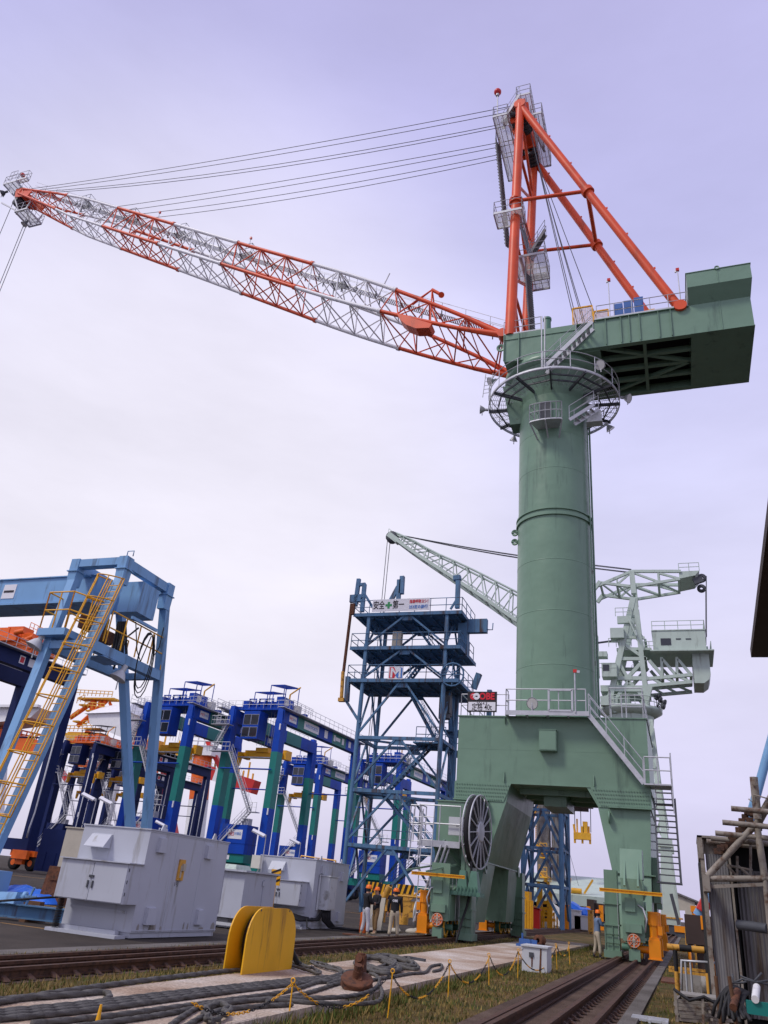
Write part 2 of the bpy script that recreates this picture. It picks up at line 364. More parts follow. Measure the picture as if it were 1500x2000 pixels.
# ------------------------------------------------------------------ rails
def crane_rail(x, label, grp, clips=True, y1=170):
    b = MB()
    for (w_, z0, z1) in ((.16,.02,.045),(.03,.045,.13),(.085,.13,.175)): b.box((x-w_/2,-6,z0), (x+w_/2,y1,z1))
    o = b.build('crane_rail', 'railrust', None, label, 'rail', grp, None, (x,30,0))
    if clips:
        c = MB(); y = 9.0
        while y < 62:
            for s_ in (-1, 1): c.hexa([(x+s_*.08,y,.02),(x+s_*.17,y,.02),(x+s_*.17,y+.12,.02),(x+s_*.08,y+.12,.02),(x+s_*.05,y+.02,.085),(x+s_*.10,y+.02,.06),(x+s_*.10,y+.10,.06),(x+s_*.05,y+.10,.085)])
            y += .5
        c.build('rail_clip', 'railrust', o, kind='stuff')
crane_rail(-2.69, 'rusty rail nearest the concrete slab in the right hand track', 'rusty crane rails')
crane_rail(-2.57, 'rusty guard rail tight beside the slab side rail of the right hand track', 'rusty crane rails', False)
crane_rail(-1.95, 'rusty middle rail of the right hand track', 'rusty crane rails')
crane_rail(-1.42, 'rusty outermost rail of the right hand track, along the pale concrete strip', 'rusty crane rails')
crane_rail(-10.2, 'rusty rail nearest the grey electrical houses in the left hand track', 'rusty crane rails')
crane_rail(-9.65, 'rusty middle rail of the left hand track', 'rusty crane rails', False)
crane_rail(-9.12, 'rusty rail nearest the concrete slab in the left hand track', 'rusty crane rails')
# ------------------------------------------------------------------ the tall green slewing crane
AX, AY = -5.86, 42.0
def A(x=0, y=0, z=0): return Vector((AX+x, AY+y, z))
crane = thing('jib_crane', 'tall sage green column crane with long orange and white lattice boom', 'crane', (AX, AY, 0))
def part(b, name, mat, par=None, **k): return b.build(name, mat, par or crane, **k)
# portal beam
b = MB(); x0, x1, y0, y1, z0, z1 = -10.26, -1.22, 38.5, 45.5, 6.8, 9.93
b.box((x0,y0,z0), (x1,y1,z1)); b.box((x0-.05,y0-.05,z1), (x1+.05,y1+.05,z1+.05)); b.box((x0-.03,y0-.03,z0-.04), (x1+.03,y1+.03,z0))
for x in (-7.9, -3.7):
    b.prism([(x,y0-.16,z0+.02),(x,y0-.002,z0+.02),(x,y0-.002,z0+.5),(x,y0-.05,z0+.5)], (.03,0,0))
    b.prism([(x,y0-.05,z1-.35),(x,y0-.002,z1-.35),(x,y0-.002,z1-.02),(x,y0-.18,z1-.02)], (.03,0,0))
for y in (40, 42, 44): b.box((-7.4,y-.06,z0-.3), (-4.0,y+.06,z0-.04))
b.box((-6.3,40.4,z0-.75), (-5.2,43.4,z0-.04))
for x in (-6.0, -2.4): b.box((x-.012,y0-.006,z0), (x+.012,y0,z1-.01))
for z in (8.35,): b.box((x0,y0-.005,z-.012), (x1,y0,z+.012))
beam = part(b, 'portal_beam', 'green')
b = MB(); c0, c1 = PY(1054,1427,38.3), PY(1088,1468,38.3)
b.box((c0.x,38.08,c1.z), (c1.x,38.5,c0.z)); b.box((c0.x-.02,38.05,c0.z), (c1.x+.02,38.5,c0.z+.03)); b.box((c0.x+.03,38.06,c1.z+.04), (c1.x-.03,38.08,c0.z-.04))
part(b, 'junction_box', 'green')
# bolted splice plates and bolts
bo = MB()
for (xa, xb, xc, xd) in ((-10.33,-7.55,-10.33,-7.9), (-3.85,-1.2,-3.5,-1.2)):
    b = MB(); b.prism([(xa,38.46,6.76),(xb,38.46,6.76),(xd,38.46,5.92),(xc,38.46,5.92)], (0,.04,0))
    part(b, 'splice_plate', 'green')
    for r in range(5):
        f = r/4; l = xa+.12+(xc-xa)*f; q = xb-.12+(xd-xb)*f; z = 6.66-.66*f; n = 20
        for i in range(n+1): bo.tube((l+(q-l)*i/n,38.46,z), (l+(q-l)*i/n,38.425,z), .032, 5)
part(bo, 'splice_bolt', 'dgreen', kind='stuff')
# legs: one A shaped pair of feet per rail
def leg(sgn, name):
    xm = -9.65 if sgn < 0 else -2.0
    X = (lambda d: xm+sgn*d)          # d > 0 points outward
    b = MB(); o, i_, l = X(.62), X(-1.88), X(-1.0)
    if sgn > 0: i_ = X(-1.55); o = X(.73)
    q = lambda x, y, z: (x, y, z)
    b.hexa([q(X(.6),38.3,3.25),q(l,38.3,3.25),q(l,46.2,3.25),q(X(.6),46.2,3.25), q(o,38.5,5.95),q(i_,38.5,5.95),q(i_,45.5,5.95),q(o,45.5,5.95)])
    b.hexa([q(o,38.5,5.95),q(i_,38.5,5.95),q(i_,45.5,5.95),q(o,45.5,5.95), q(o,38.5,6.76),q(X(-1.88-.15),38.5,6.76),q(X(-1.88-.15),45.5,6.76),q(o,45.5,6.76)])
    for z in (3.2, 5.9): b.box((min(o,l)-.05,38.2,z), (max(o,l)+.05,46.3,z+.05))
    for (ya, yb, yc, yd) in ((37.2,39.6,38.3,40.4), (44.4,46.6,43.8,46.2)):
        b.hexa([q(X(.55),ya,.75),q(X(-.75),ya,.75),q(X(-.75),yb,.75),q(X(.55),yb,.75), q(X(.6),yc,3.2),q(l,yc,3.2),q(l,yd,3.2),q(X(.6),yd,3.2)])
    for y, z in ((38.35,5.5),(46.1,5.2),(38.2,3.0),(46.3,3.2)):      # lifting lugs
        b.tube((X(-1.02),y,z), (X(-1.08),y,z), .26, 14); 
    for z, y in ((4.6,38.9),(4.75,38.9)): b.tube((X(-1.22),38.6,z), (X(-1.25),45.0,z-.35), .045, 6)
    for (xx) in (X(.62),):
        b.box((min(xx,xx+sgn*.3),39.0,2.2), (max(xx,xx+sgn*.3),40.2,4.0)); b.box((min(xx,xx+sgn*.22),43,2.0), (max(xx,xx+sgn*.22),44.2,3.6))
    o_ = part(b, 'portal_leg', 'green')
    h = MB(); h.tube((X(-1.09),38.2,3.0), (X(-1.1),38.2,3.0), .09, 12); h.build('lug_hole', 'dark', o_)
    return X
def bogies(X, sgn):
    for (yc, front) in ((36.0, -1), (47.2, 1)):
        b = MB(); L_ = 3.2; ya, yb = yc-L_/2, yc+L_/2
        fr = ya if front < 0 else yb
        # bogie box with sloping top, side plates, end plate
        for s_ in (-.36, .26): b.prism([(X(s_),ya,.78),(X(s_),yb,.78),(X(s_),yb,1.5),(X(s_),yc+.6,2.1),(X(s_),yc-.6,2.1),(X(s_),ya,1.7)], (.09,0,0))
        b.box((min(X(-.3),X(.3)),ya+.1,1.1), (max(X(-.3),X(.3)),yb-.1,1.45))
        b.box((X(0)-.4,fr-.05,.75), (X(0)+.4,fr+.05,2.9)); b.box((X(0)-.28,fr-.12,1.75), (X(0)+.1,fr-.05,2.25))
        b.box((X(0)-.30,fr-.22,1.05), (X(0)+.30,fr+.1,1.35)); b.box((X(0)-.2,fr-.2,.12), (X(0)+.2,fr+.1,.5))
        if sgn > 0 or front > 0: b.hexa([(X(0)-.42,fr-.04,2.9),(X(0)+.42,fr-.04,2.9),(X(0)+.42,fr+1.2,2.9),(X(0)-.42,fr+1.2,2.9),(X(0)-.42,fr+.5,4.0),(X(0)+.42,fr+.5,4.0),(X(0)+.42,fr+1.6,4.0),(X(0)-.42,fr+1.6,4.0)] if front < 0 else
               [(X(0)-.42,fr-1.2,2.9),(X(0)+.42,fr-1.2,2.9),(X(0)+.42,fr+.04,2.9),(X(0)-.42,fr+.04,2.9),(X(0)-.42,fr-1.6,4.0),(X(0)+.42,fr-1.6,4.0),(X(0)+.42,fr-.5,4.0),(X(0)-.42,fr-.5,4.0)])
        for s_ in ((-.25, .25) if sgn > 0 else ()): b.bar((X(0)+s_,fr+front*.3,2.62), (X(0)+s_,fr-front*.45,3.75), .07)
        b.box((min(X(.3),X(.55)),ya+.4,.9), (max(X(.3),X(.55)),ya+1.2,1.5)); b.tube((X(0)-.42,yc,2.0), (X(0)+.42,yc,2.0), .16, 12)
        bg_ = part(b, 'bogie', 'green')
        wv = MB(); vm_ = MB()
        for y in (yc-1.0, yc+.15, yc+1.15):
            wv.m = 0; wv.tube((X(0)-.12,y,.52), (X(0)+.12,y,.52), .33, 22); wv.m = 1
            for e in (-.15,.15): wv.lathe((X(0)+e,y,.52), [(.39,-.022),(.39,.022),(.26,.022),(.26,-.022),(.39,-.022)], 24, (1,0,0))
            wv.m = 0; wv.tube((X(0)-.5,y,.52), (X(0)+.42,y,.52), .12, 12)
        wv.build('wheel', ['mgreen','yellow'], bg_)
        if front < 0:
            # patterned round guard plate on the nose
            g = MB(); g.m = 0; g.tube((X(0),fr-.22,.78), (X(0),fr-.26,.78), .24, 20); g.m = 1; g.tube((X(0),fr-.262,.78), (X(0),fr-.264,.78), .07, 12)
            for k in range(8): a = k*math.pi/4; g.bar((X(0),fr-.268,.78), (X(0)+.22*math.cos(a),fr-.268,.78+.22*math.sin(a)), .05, .012)
            for rr in (.13,.22): g.path([(X(0)+rr*math.cos(a*.3927),fr-.266,.78+rr*math.sin(a*.3927)) for a in range(16)], .012, 4, True)
            g.build('guard_disc', ['craneorange','beige'], bg_)
            # buffer bar
            y_ = fr-.35; bb = MB(); bb.ibar((X(0)-1.18,y_,2.42), (X(0)+1.12,y_,2.42), .16, .13, .03)
            bb.build('safety_bar', 'yellow', bg_)
        # anchor box beside the foot (on the inner side)
        ab = MB(); yq = fr-front*1.35; q0, q1 = sorted((X(-.62),X(-1.12)))
        ab.box((q0,yq-.4,.35), (q1,yq+.4,3.2)); ab.box((q0-.08,yq-.48,.1), (q1+.08,yq+.48,.35)); ab.box((q0-.05,yq-.45,1.2), (q1+.05,yq+.45,1.26)); ab.box((q0-.05,yq-.45,1.95), (q1+.05,yq+.45,2.0))
        for xx in (q0-.03, (q0+q1)/2, q1): ab.box((xx,yq-.44,.35), (xx+.03,yq-.4,1.2))
        for xx in (q0, q1): 
            for zz in (.6,.9): ab.tube((q0,yq-.47,zz), (q1,yq-.47,zz), .018, 5)
        part(ab, 'storm_anchor', 'green')
        # drive motors outboard
        for y in ((ya+.25,) if front < 0 else (ya+.3,)):
            mo = MB(); c = Vector((X(.72),y,0))
            mo.cbox(c+Z*.55, (.42,.46,.62)); mo.cbox(c+Z*.9, (.36,.4,.1)); mo.tube(c+Z*.95, c+Z*1.35, .17, 16); mo.tube(c+Z*1.35, c+Z*1.75, .2, 16); mo.tube(c+Z*1.75, c+Z*1.82, .215, 16)
            for k in range(12): a = k*math.pi/6; mo.bar(c+Vector((.2*math.cos(a),.2*math.sin(a),1.38)), c+Vector((.2*math.cos(a),.2*math.sin(a),1.72)), .02)
            mo.cbox(c+Vector((sgn*.22,-.05,1.2)), (.16,.2,.3)); mo.tube((X(.1),y,.52), (X(.55),y,.52), .13, 12)
            mo.box((c.x-.25,y-.27,.22), (c.x+.25,y+.27,.26))
            mo.build('drive_motor', 'motor', bg_)
        cb = MB(); yq2 = ya+.5
        cb.tube((X(.3),yq2,.2), (X(.3),yq2,2.7), .03, 6); cb.path([(X(.2),fr+front*.05,2.0),(X(.38),fr+front*.14,1.9),(X(.5),fr+front*.2,1.55),(X(.42),fr+front*.16,1.1)], .03, 6)
        for k in range(4): cb.tube((X(-.62+.17*k),fr-front*.9,.75), (X(-.62+.17*k),fr-front*.9,2.45), .012, 5)
        part(cb, 'cable_conduit', 'galv', bg_)
XL = leg(-1, 'l'); XR = leg(1, 'r'); bogies(XL, -1); bogies(XR, 1)
# second outboard motor behind the first on the right rail
b = MB(); c = Vector((XR(.72),37.3,0)); b.cbox(c+Z*.55, (.42,.46,.62)); b.tube(c+Z*.9, c+Z*1.35, .17, 16); b.tube(c+Z*1.35, c+Z*1.82, .2, 16); b.cbox(c+Vector((.22,-.05,1.2)), (.16,.2,.3)); b.tube((XR(.1),37.3,.52), (XR(.55),37.3,.52), .13, 12)
part(b, 'drive_motor', 'motor')
# pipe hoop over the right front bogie
b = MB(); p = PY(1190,1705,37.9); q = PY(1248,1712,37.9); b.path([p, PY(1215,1705,37.9), PY(1240,1707,37.9), PY(1252,1716,37.9), PY(1257,1735,37.9), PY(1257,1760,37.9)], .05, 8); part(b, 'conduit_pipe', 'dgreen')
# ---------------- cable reel group in front of the left leg
b = MB(); b.box((-10.45,36.1,2.95), (-9.05,38.3,5.55)); b.box((-10.5,36.05,5.55), (-9.0,38.35,5.6)); b.box((-10.5,36.05,2.9), (-9.0,38.35,2.95)); b.hexa([(-10.3,36.5,.9),(-9.1,36.5,.9),(-9.1,38.2,.9),(-10.3,38.2,.9),(-10.4,36.2,2.9),(-9.05,36.2,2.9),(-9.05,38.3,2.9),(-10.4,38.3,2.9)])
part(b, 'reel_support_tower', 'green')
rc = PY(932,1624,35.6); rw = MB(); RR = 1.5
axr = Vector((1,-.10,0)).normalized(); u1 = Vector((.10,1,0)).normalized()
for e in (-.16, .16):
    c = rc+axr*e; rw.path([c+(u1*math.cos(a*math.pi/20)+Z*math.sin(a*math.pi/20))*RR for a in range(40)], .035, 6, True)
    for k in range(16): a = k*math.pi/8+.1; d = u1*math.cos(a)+Z*math.sin(a); rw.bar(c+d*.4, c+d*RR, .05, .04)
rw.lathe(rc, [(.42,-.2),(.42,.2),(.36,.22),(0,.22)], 24, axr); rw.lathe(rc, [(0,-.22),(.42,-.2)], 24, axr)
o = part(rw, 'cable_reel', 'galv')
c = MB(); c.lathe(rc, [(RR-.04,-.11),(RR-.04,.11),(.42,.11),(.42,-.11),(RR-.04,-.11)], 40, axr); c.build('wound_cable', 'black', o)
c = MB(); e = PY(893,1737,35); c.path([rc+Vector((.0,-.9,-1.25)), PY(920,1735,35.4), PY(912,1770,35.2), PY(902,1800,34.9), PY(893,1830,34.6), PY(890,1845,34.4)], .05, 8); c.build('hanging_cable', 'black', o)
b = MB(); b.tube(rc-axr*.2, rc-axr*1.1, .13, 12); b.cbox(rc-axr*.55+Z*.25, (.4,.35,.3)); part(b, 'reel_motor', 'red')
p0_, p1_ = PY(822,1636,35.4), PY(902,1641,35.4); fz = p0_.z-.15
b = MB(); b.box((p0_.x,35.0,fz-.1), (p1_.x,36.05,fz)); b.box((p0_.x-.02,34.97,fz-.2), (p1_.x+.02,35.0,fz+.06))
b.rail([(p0_.x,36.0,fz),(p0_.x,35.02,fz),(p1_.x,35.02,fz)], 1.5, .75, .03)
b.rail([(p0_.x-.55,36,fz),(p0_.x-.55,35.4,fz),(p0_.x-.05,35.4,fz)], 1.5, .4, .028)
part(b, 'service_platform', 'galv')
b = MB(); c = PY(893,1614,35.25); b.cbox(c, (.72,.24,.74)); b.cbox(c+Vector((.03,-.125,.05)), (.12,.02,.09)); b.cbox(c+Vector((.26,-.125,0)), (.03,.02,.5)); part(b, 'control_cabinet', 'lgrey')
b = MB()
for px in (846, 898):
    t_ = PY(px,1642,35.2); b.bar(t_, (t_.x+(.4 if px < 870 else .0),36.6,2.2), .1, .14)
b.bar(PY(866,1642,35.2), (-9.0,36.3,2.6), .12, .16); b.bar((-8.95,35.4,fz-.1), (-8.95,35.4,1.7), .16, .2); b.bar((-9.8,35.2,2.9), (-10.9,33.6,2.5), .07); b.bar((-9.2,35.2,2.9), (-10.0,33.4,2.5), .07)
part(b, 'platform_bracket', 'green')
b = MB(); b.ladder(PY(822,1800,34.6), PY(838,1580,34.6), .5, (1,0,0), .018, .3); b.ladder(PY(806,1690,34.9), PY(818,1580,34.9), .4, (1,0,0), .018, .3)
b.tube(PY(808,1800,34.7), PY(862,1650,34.7), .05, 8); b.tube(PY(822,1800,34.9), PY(872,1650,34.9), .05, 8); b.tube(PY(830,1800,34.9), PY(880,1650,35.1), .04, 8)
part(b, 'access_ladder', 'galv')
b = MB(); c = PY(917,1727,34.9)   # twin guide rollers on a bracket
b.box((c.x-.8,34.5,c.z-.45), (c.x+.55,35.3,c.z-.3))
for e in (-.25, .22): b.hexa([(c.x+e-.24,34.55,c.z-.3),(c.x+e+.24,34.55,c.z-.3),(c.x+e+.24,35.1,c.z-.3),(c.x+e-.24,35.1,c.z-.3),(c.x+e-.12,34.65,c.z+.5),(c.x+e+.12,34.65,c.z+.5),(c.x+e+.12,35.0,c.z+.5),(c.x+e-.12,35.0,c.z+.5)])
for k in range(6): b.tube((c.x-.4+.15*k,34.5,c.z-.42), (c.x-.4+.15*k,34.5,c.z-.1), .03, 6)
part(b, 'cable_guide', 'mgreen')
# ---------------- top of the portal: platforms, rails, sign, lamp, stairs
zt = 9.98
b = MB(); a_, c_ = PY(988,1393,37.9).x, PY(1150,1394,37.9).x
b.box((a_,37.85,zt+.05), (c_,38.45,zt+.1)); b.box((a_-.02,37.82,zt-.08), (c_+.02,37.85,zt+.14))
for k in range(5): x = a_+(c_-a_)*k/4; b.box((x-.03,37.85,zt-.1), (x+.03,38.44,zt+.05))
part(b, 'service_platform', 'galv')
b = MB(); b.rail([(a_,38.4,zt+.1),(a_,37.88,zt+.1),(c_-.12,37.88,zt+.1)], 1.1, 1.15, .028)
b.rail([(-10.2,38.6,zt),(a_,38.6,zt)], 1.1, 1.1, .025); b.rail([(-10.2,38.6,zt),(-10.2,45.4,zt),(-1.3,45.4,zt),(-1.3,38.6,zt),(-2.3,38.6,zt)], 1.1, 1.4, .025)
b.rail([(-2.9,40,zt),(-2.9,39.2,zt),(-1.35,39.2,zt)], 1.6, .8, .03)
x_ = PY(1072,1388,37.86).x; x2 = PY(1118,1388,37.86).x
for (p, q) in (((x_,zt+.15),(x2,zt+.15)),((x_,zt+1.15),(x2,zt+1.15)),((x_,zt+.15),(x_,zt+1.15)),((x2,zt+.15),(x2,zt+1.15))): b.bar((p[0],37.84,p[1]), (q[0],37.84,q[1]), .09, .09)
part(b, 'guard_rail', 'galv')
b = MB(); m_ = PY(1124,1392,37.8); b.m = 0; b.tube(m_, m_+Z*1.95, .035, 8); b.m = 1; b.cbox(m_+Vector((.02,0,2.02)), (.18,.1,.16)); b.m = 0; b.cbox(m_+Vector((.17,0,1.98)), (.14,.1,.12)); part(b, 'signal_mast', ['galv','red'])
def flood(par, pos, aim, r=.3, mat='galv', name='floodlight'):
    b = MB(); pos = Vector(pos); d = Vector(aim).normalized()
    b.m = 0; b.lathe(pos, [(.05,-.55*r/.3*.6),(r*.55,-.33*r/.3*.6),(r*.9,0),(r,.04),(r*.97,.05)], 18, d); b.tube(pos-d*.25*r/.3, pos-d*.5*r/.3, r*.3, 10)
    b.m = 1; b.lathe(pos, [(0,.035),(r*.9,.035)], 18, d)
    b.m = 0; b.tube(pos-d*.1, pos-d*.1-Z*r*1.5, .03, 6)
    return b.build(name, [mat,'lampglass'], par)
flood(crane, PY(1040,1374,37.9), (-.2,-1,-.25), .3)
# load sign
c0, c1 = PY(914,1351,38.5), PY(970,1391,38.5); cx = (c0.x+c1.x)/2; cz = (c0.z+c1.z)/2; sw, sh = c1.x-c0.x, c0.z-c1.z
b = MB(); b.box((c0.x,38.46,c1.z), (c1.x,38.52,c0.z)); b.bar((c0.x+.15,38.55,c0.z), (c0.x+.15,38.55,zt), .06); b.bar((c1.x-.15,38.55,c0.z), (c1.x-.15,38.55,zt), .06)
sg = part(b, 'load_sign', 'sign_black')
b = MB(); b.box((c0.x+.06,38.448,c1.z+.06), (c1.x-.06,38.462,cz-.02)); b.build('sign_panel', 'sign_white', sg)
ys = 38.444
text('sign_lettering', 'OBE', .46, 'sign_red', (cx+.3*sw*.55,ys,cz+sh*.25), (1,0,0), (0,0,1), sg, .004, bold=.018, width=sw*.52)
text('sign_lettering', '2014.3', .2, 'sign_black', (cx,ys,cz-sh*.10), (1,0,0), (0,0,1), sg, .003, width=sw*.36)
text('sign_lettering', '定格 40t', .4, 'sign_black', (cx,ys,cz-sh*.29), (1,0,0), (0,0,1), sg, .003, bold=.003, width=sw*.68)
b = MB(); b.m = 0
for i, (e, m) in enumerate(((-.30,0),(-.19,1))):
    b.m = m; b.tube((cx+sw*e,ys+.006-.001*i,cz+sh*.26), (cx+sw*e,ys-.004-.002*i,cz+sh*.26), sh*.17, 20)
b.m = 1; b.path([(cx+sw*(-.31)+.07*math.cos(a),ys-.006,cz+sh*.27+.09*math.sin(a)) for a in [k*.6-1.6 for k in range(9)]], .018, 4)
b.m = 2; b.box((cx-sw*.19-.06,ys-.012,cz+sh*.26-.03), (cx-sw*.19+.06,ys-.008,cz+sh*.26+.03))
b.build('sign_emblem', ['sign_red','sign_white','sign_black'], sg)
# outside stair from portal top down to the landing, then the steep flight to the ground
b = MB(); ta, tb = PY(1150,1396,37.9), PY(1258,1530,37.9)
b.stair(tb, ta, .75, (0,1,0), 13, True, .04, .22); part(b, 'outside_stair', 'galv')
b = MB(); la, lb = PY(1258,1530,37.9), PY(1312,1531,37.9); lz = la.z
b.box((la.x,37.85,lz-.06), (lb.x,39.3,lz)); b.rail([(la.x+.05,37.88,lz),(lb.x,37.88,lz),(lb.x,39.3,lz)], 1.15, .55, .03); b.tube((lb.x+.02,37.86,lz-1.2), (lb.x+.02,37.86,lz+1.35), .03, 6)
for k in range(3): b.box((la.x+.45,38.4+.1*k,lz-.3-.25*k), (lb.x,38.7+.1*k,lz-.27-.25*k))
for e in (.45, lb.x-la.x-.04): b.bar((la.x+e,38.55,lz-.05), (la.x+e,38.75,lz-.85), .04, .2)
part(b, 'stair_landing', 'galv')
b = MB(); s0 = PY(1308,1722,37.6); s1 = PY(1297,1560,38.6); wd_ = .86
b.stair((s0.x-wd_/2,s0.y,s0.z), (s1.x-wd_/2,s1.y,s1.z), wd_, (1,0,0), 14, False, .05, .1); b.box((s0.x-.5,s0.y-.3,s0.z-.1), (s0.x+.5,s0.y+.2,s0.z-.03))
b.tube((s0.x+.47,s0.y-.2,s0.z), (s1.x+.47,s1.y-.2,s1.z), .025, 6)
for k in range(5): f = k/4; p = Vector((s0.x+.47,s0.y,s0.z)).lerp(Vector((s1.x+.47,s1.y,s1.z)), f); b.tube(p, p-Vector((0,.2,0)), .02, 5)
part(b, 'access_stair', 'darksteel')
b = MB(); c = PY(1270,1640,38.9); b.ladder((c.x,39.2,2.6), (c.x,39.2,6.4), .55, (1,.3,0), .03, .32); part(b, 'access_ladder', 'galv')
# ---------------- column
b = MB(); r = 2.15
prof = [(r+.12,zt),(r+.12,zt+.12),(r,zt+.16),(r,21.75),(r+.10,21.76),(r+.10,21.95),(r+.02,21.97),(r+.02,22.12),(r+.10,22.13),(r+.10,22.2),(r,22.24),(r,22.6),(r-.03,22.8),(r-.03,30.2),(r+.12,30.9),(r+.62,32.0),(r+.70,32.3),(r+.70,32.68)]
for seg in ([(r+.12,zt),(r+.12,zt+.12),(r,zt+.12)],[(r,zt+.12),(r,21.75)],[(r,21.75),(r+.1,21.75)],[(r+.1,21.75),(r+.1,21.95)],[(r+.1,21.95),(r+.02,21.96)],[(r+.02,21.96),(r+.02,22.12)],[(r+.02,22.12),(r+.1,22.12)],[(r+.1,22.12),(r+.1,22.2)],[(r+.1,22.2),(r-.03,22.24)],[(r-.03,22.24),(r-.03,30.2)],[(r-.03,30.2),(r+.12,30.9),(r+.62,32.0)],[(r+.62,32.0),(r+.70,32.3)],[(r+.7,32.3),(r+.7,32.68)]): b.lathe(A(), seg, 72)
for zw in (13.0,16.0,19.0): b.lathe(A(), [(r,zw),(r+.008,zw+.005),(r+.008,zw+.035),(r,zw+.04)], 72)
for zw in (24.9,27.4): b.lathe(A(), [(r-.03,zw),(r-.022,zw+.005),(r-.022,zw+.035),(r-.03,zw+.04)], 72)
for z in (20.9, 21.5): b.tube(A(-r+.05,-.55,z), A(-r-.32,-.55,z), .05, 8); b.lathe(A(-r-.12,-.5,z), [(.2,-.06),(.2,.06),(.09,.06),(.09,-.06),(.2,-.06)], 16, (0,1,0))
part(b, 'column', 'green')
b = MB(); b.tube(A(r+.12,-.6,zt), A(r+.12,-.6,29), .06, 6); b.tube(A(r+.02,-.8,zt), A(r+.02,-.8,29), .04, 6); part(b, 'cable_conduit', 'dgreen')
# door balcony
bz = 27.7; b = MB(); ang0, ang1 = -math.pi/2-.32, -math.pi/2+.30
pts = [A(2.1*math.cos(a),2.1*math.sin(a),bz) for a in [ang0+(ang1-ang0)*k/6 for k in range(7)]]; out = [A(3.15*math.cos(a),3.15*math.sin(a),bz) for a in [ang0+(ang1-ang0)*k/6 for k in range(7)]]
b.prism(pts+out[::-1], (0,0,-.08)); b.rail([pts[0]]+out+[pts[-1]], 1.15, .8, .028)
for k in (0, 3, 6): b.bar(out[k]-Z*.1, pts[k]-Z*.75, .07)
part(b, 'door_balcony', 'galv')
b = MB(); a = -math.pi/2-.09; d = Vector((math.cos(a),math.sin(a),0)); s_ = Vector((-d.y,d.x,0)); c = A()+d*2.16
b.m = 0; b.hexa([c-s_*.42+Z*bz, c+s_*.42+Z*bz, c+s_*.42+d*.05+Z*bz, c-s_*.42+d*.05+Z*bz, c-s_*.42+Z*(bz+1.9), c+s_*.42+Z*(bz+1.9), c+s_*.42+d*.05+Z*(bz+1.9), c-s_*.42+d*.05+Z*(bz+1.9)])
b.m = 1; e = c+d*.05; b.hexa([e-s_*.34+Z*(bz+.08), e+s_*.34+Z*(bz+.08), e+s_*.34+d*.02+Z*(bz+.08), e-s_*.34+d*.02+Z*(bz+.08), e-s_*.34+Z*(bz+1.8), e+s_*.34+Z*(bz+1.8), e+s_*.34+d*.02+Z*(bz+1.8), e-s_*.34+d*.02+Z*(bz+1.8)])
part(b, 'column_door', ['green','darksteel'])
b = MB(); b.stair(PY(1112,820,39.3), PY(1160,790,39.9), .6, (.4,1,0), 5, True); part(b, 'outside_stair', 'galv')
b = MB(); c = PY(1161,816,40.9); b.cbox(c, (.85,.5,.75)); b.cbox(c-Z*.42, (.95,.6,.06)); part(b, 'equipment_box', 'lgrey')
# ring platform under the slewing house
rz, RO, RI = 30.62, 4.15, 2.35; b = MB()
b.lathe(A(z=rz), [(RO-.05,-.09),(RO,-.09),(RO,.10),(RO-.05,.10),(RO-.05,-.09)], 64)
for rr in [RI+.12*k for k in range(1, 15)]: b.lathe(A(z=rz), [(rr-.012,0),(rr+.012,0)], 48)
for k in range(48): a = k*math.pi/24; d = Vector((math.cos(a),math.sin(a),0)); b.bar(A(z=rz)+d*RI, A(z=rz)+d*RO, .02, .03)
part(b, 'ring_platform', 'galv')
b = MB()
for k in range(12): a = k*math.pi/6+.1; d = Vector((math.cos(a),math.sin(a),0)); b.bar(A(z=rz-.1)+d*2.1, A(z=rz-.1)+d*RO, .1, .2)
for k in range(12):
    a = k*math.pi/6+.1; a2 = a+math.pi/6; d = Vector((math.cos(a),math.sin(a),0)); e = Vector((math.cos(a2),math.sin(a2),0))
    for rr in (3.0, 3.6): b.bar(A(z=rz-.06)+d*rr, A(z=rz-.06)+e*rr, .06, .1)
part(b, 'platform_beam', 'darksteel')
b = MB(); pts = [A(RO*math.cos(k*math.pi/24),RO*math.sin(k*math.pi/24),rz+.1) for k in range(48)]
b.rail(pts, 1.15, 9, .028, 1, False, True)
for k in range(0, 48, 3): b.tube(pts[k], pts[k]+Z*1.15, .03, 6)
part(b, 'guard_rail', 'galv')
b = MB(); b.hexa([A(-2.6,-.9,29.0),A(-1.9,-.9,29.0),A(-1.9,.2,29.0),A(-2.6,.2,29.0),A(-3.1,-1.1,31.9),A(-1.9,-1.1,31.9),A(-1.9,.5,31.9),A(-3.1,.5,31.9)]); part(b, 'slew_gear_cover', 'dgreen')
for (px, py, y, d, r_) in ((1172,713,39.2,(-.4,-1,-.5),.34), (957,745,41,(-1,-.6,-.7),.3), (939,800,41.5,(-1,-.2,.05),.3), (1228,778,42.5,(1,-.3,-.5),.33), (1192,838,44,(.6,.4,-1),.3), (1003,860,45,(-.3,.4,-1),.28)): flood(crane, PY(px,py,y), d, r_)
b = MB(); b.ladder(PY(950,775,41), PY(956,730,41), .5, (1,0,0), .02, .3); part(b, 'access_ladder', 'galv')
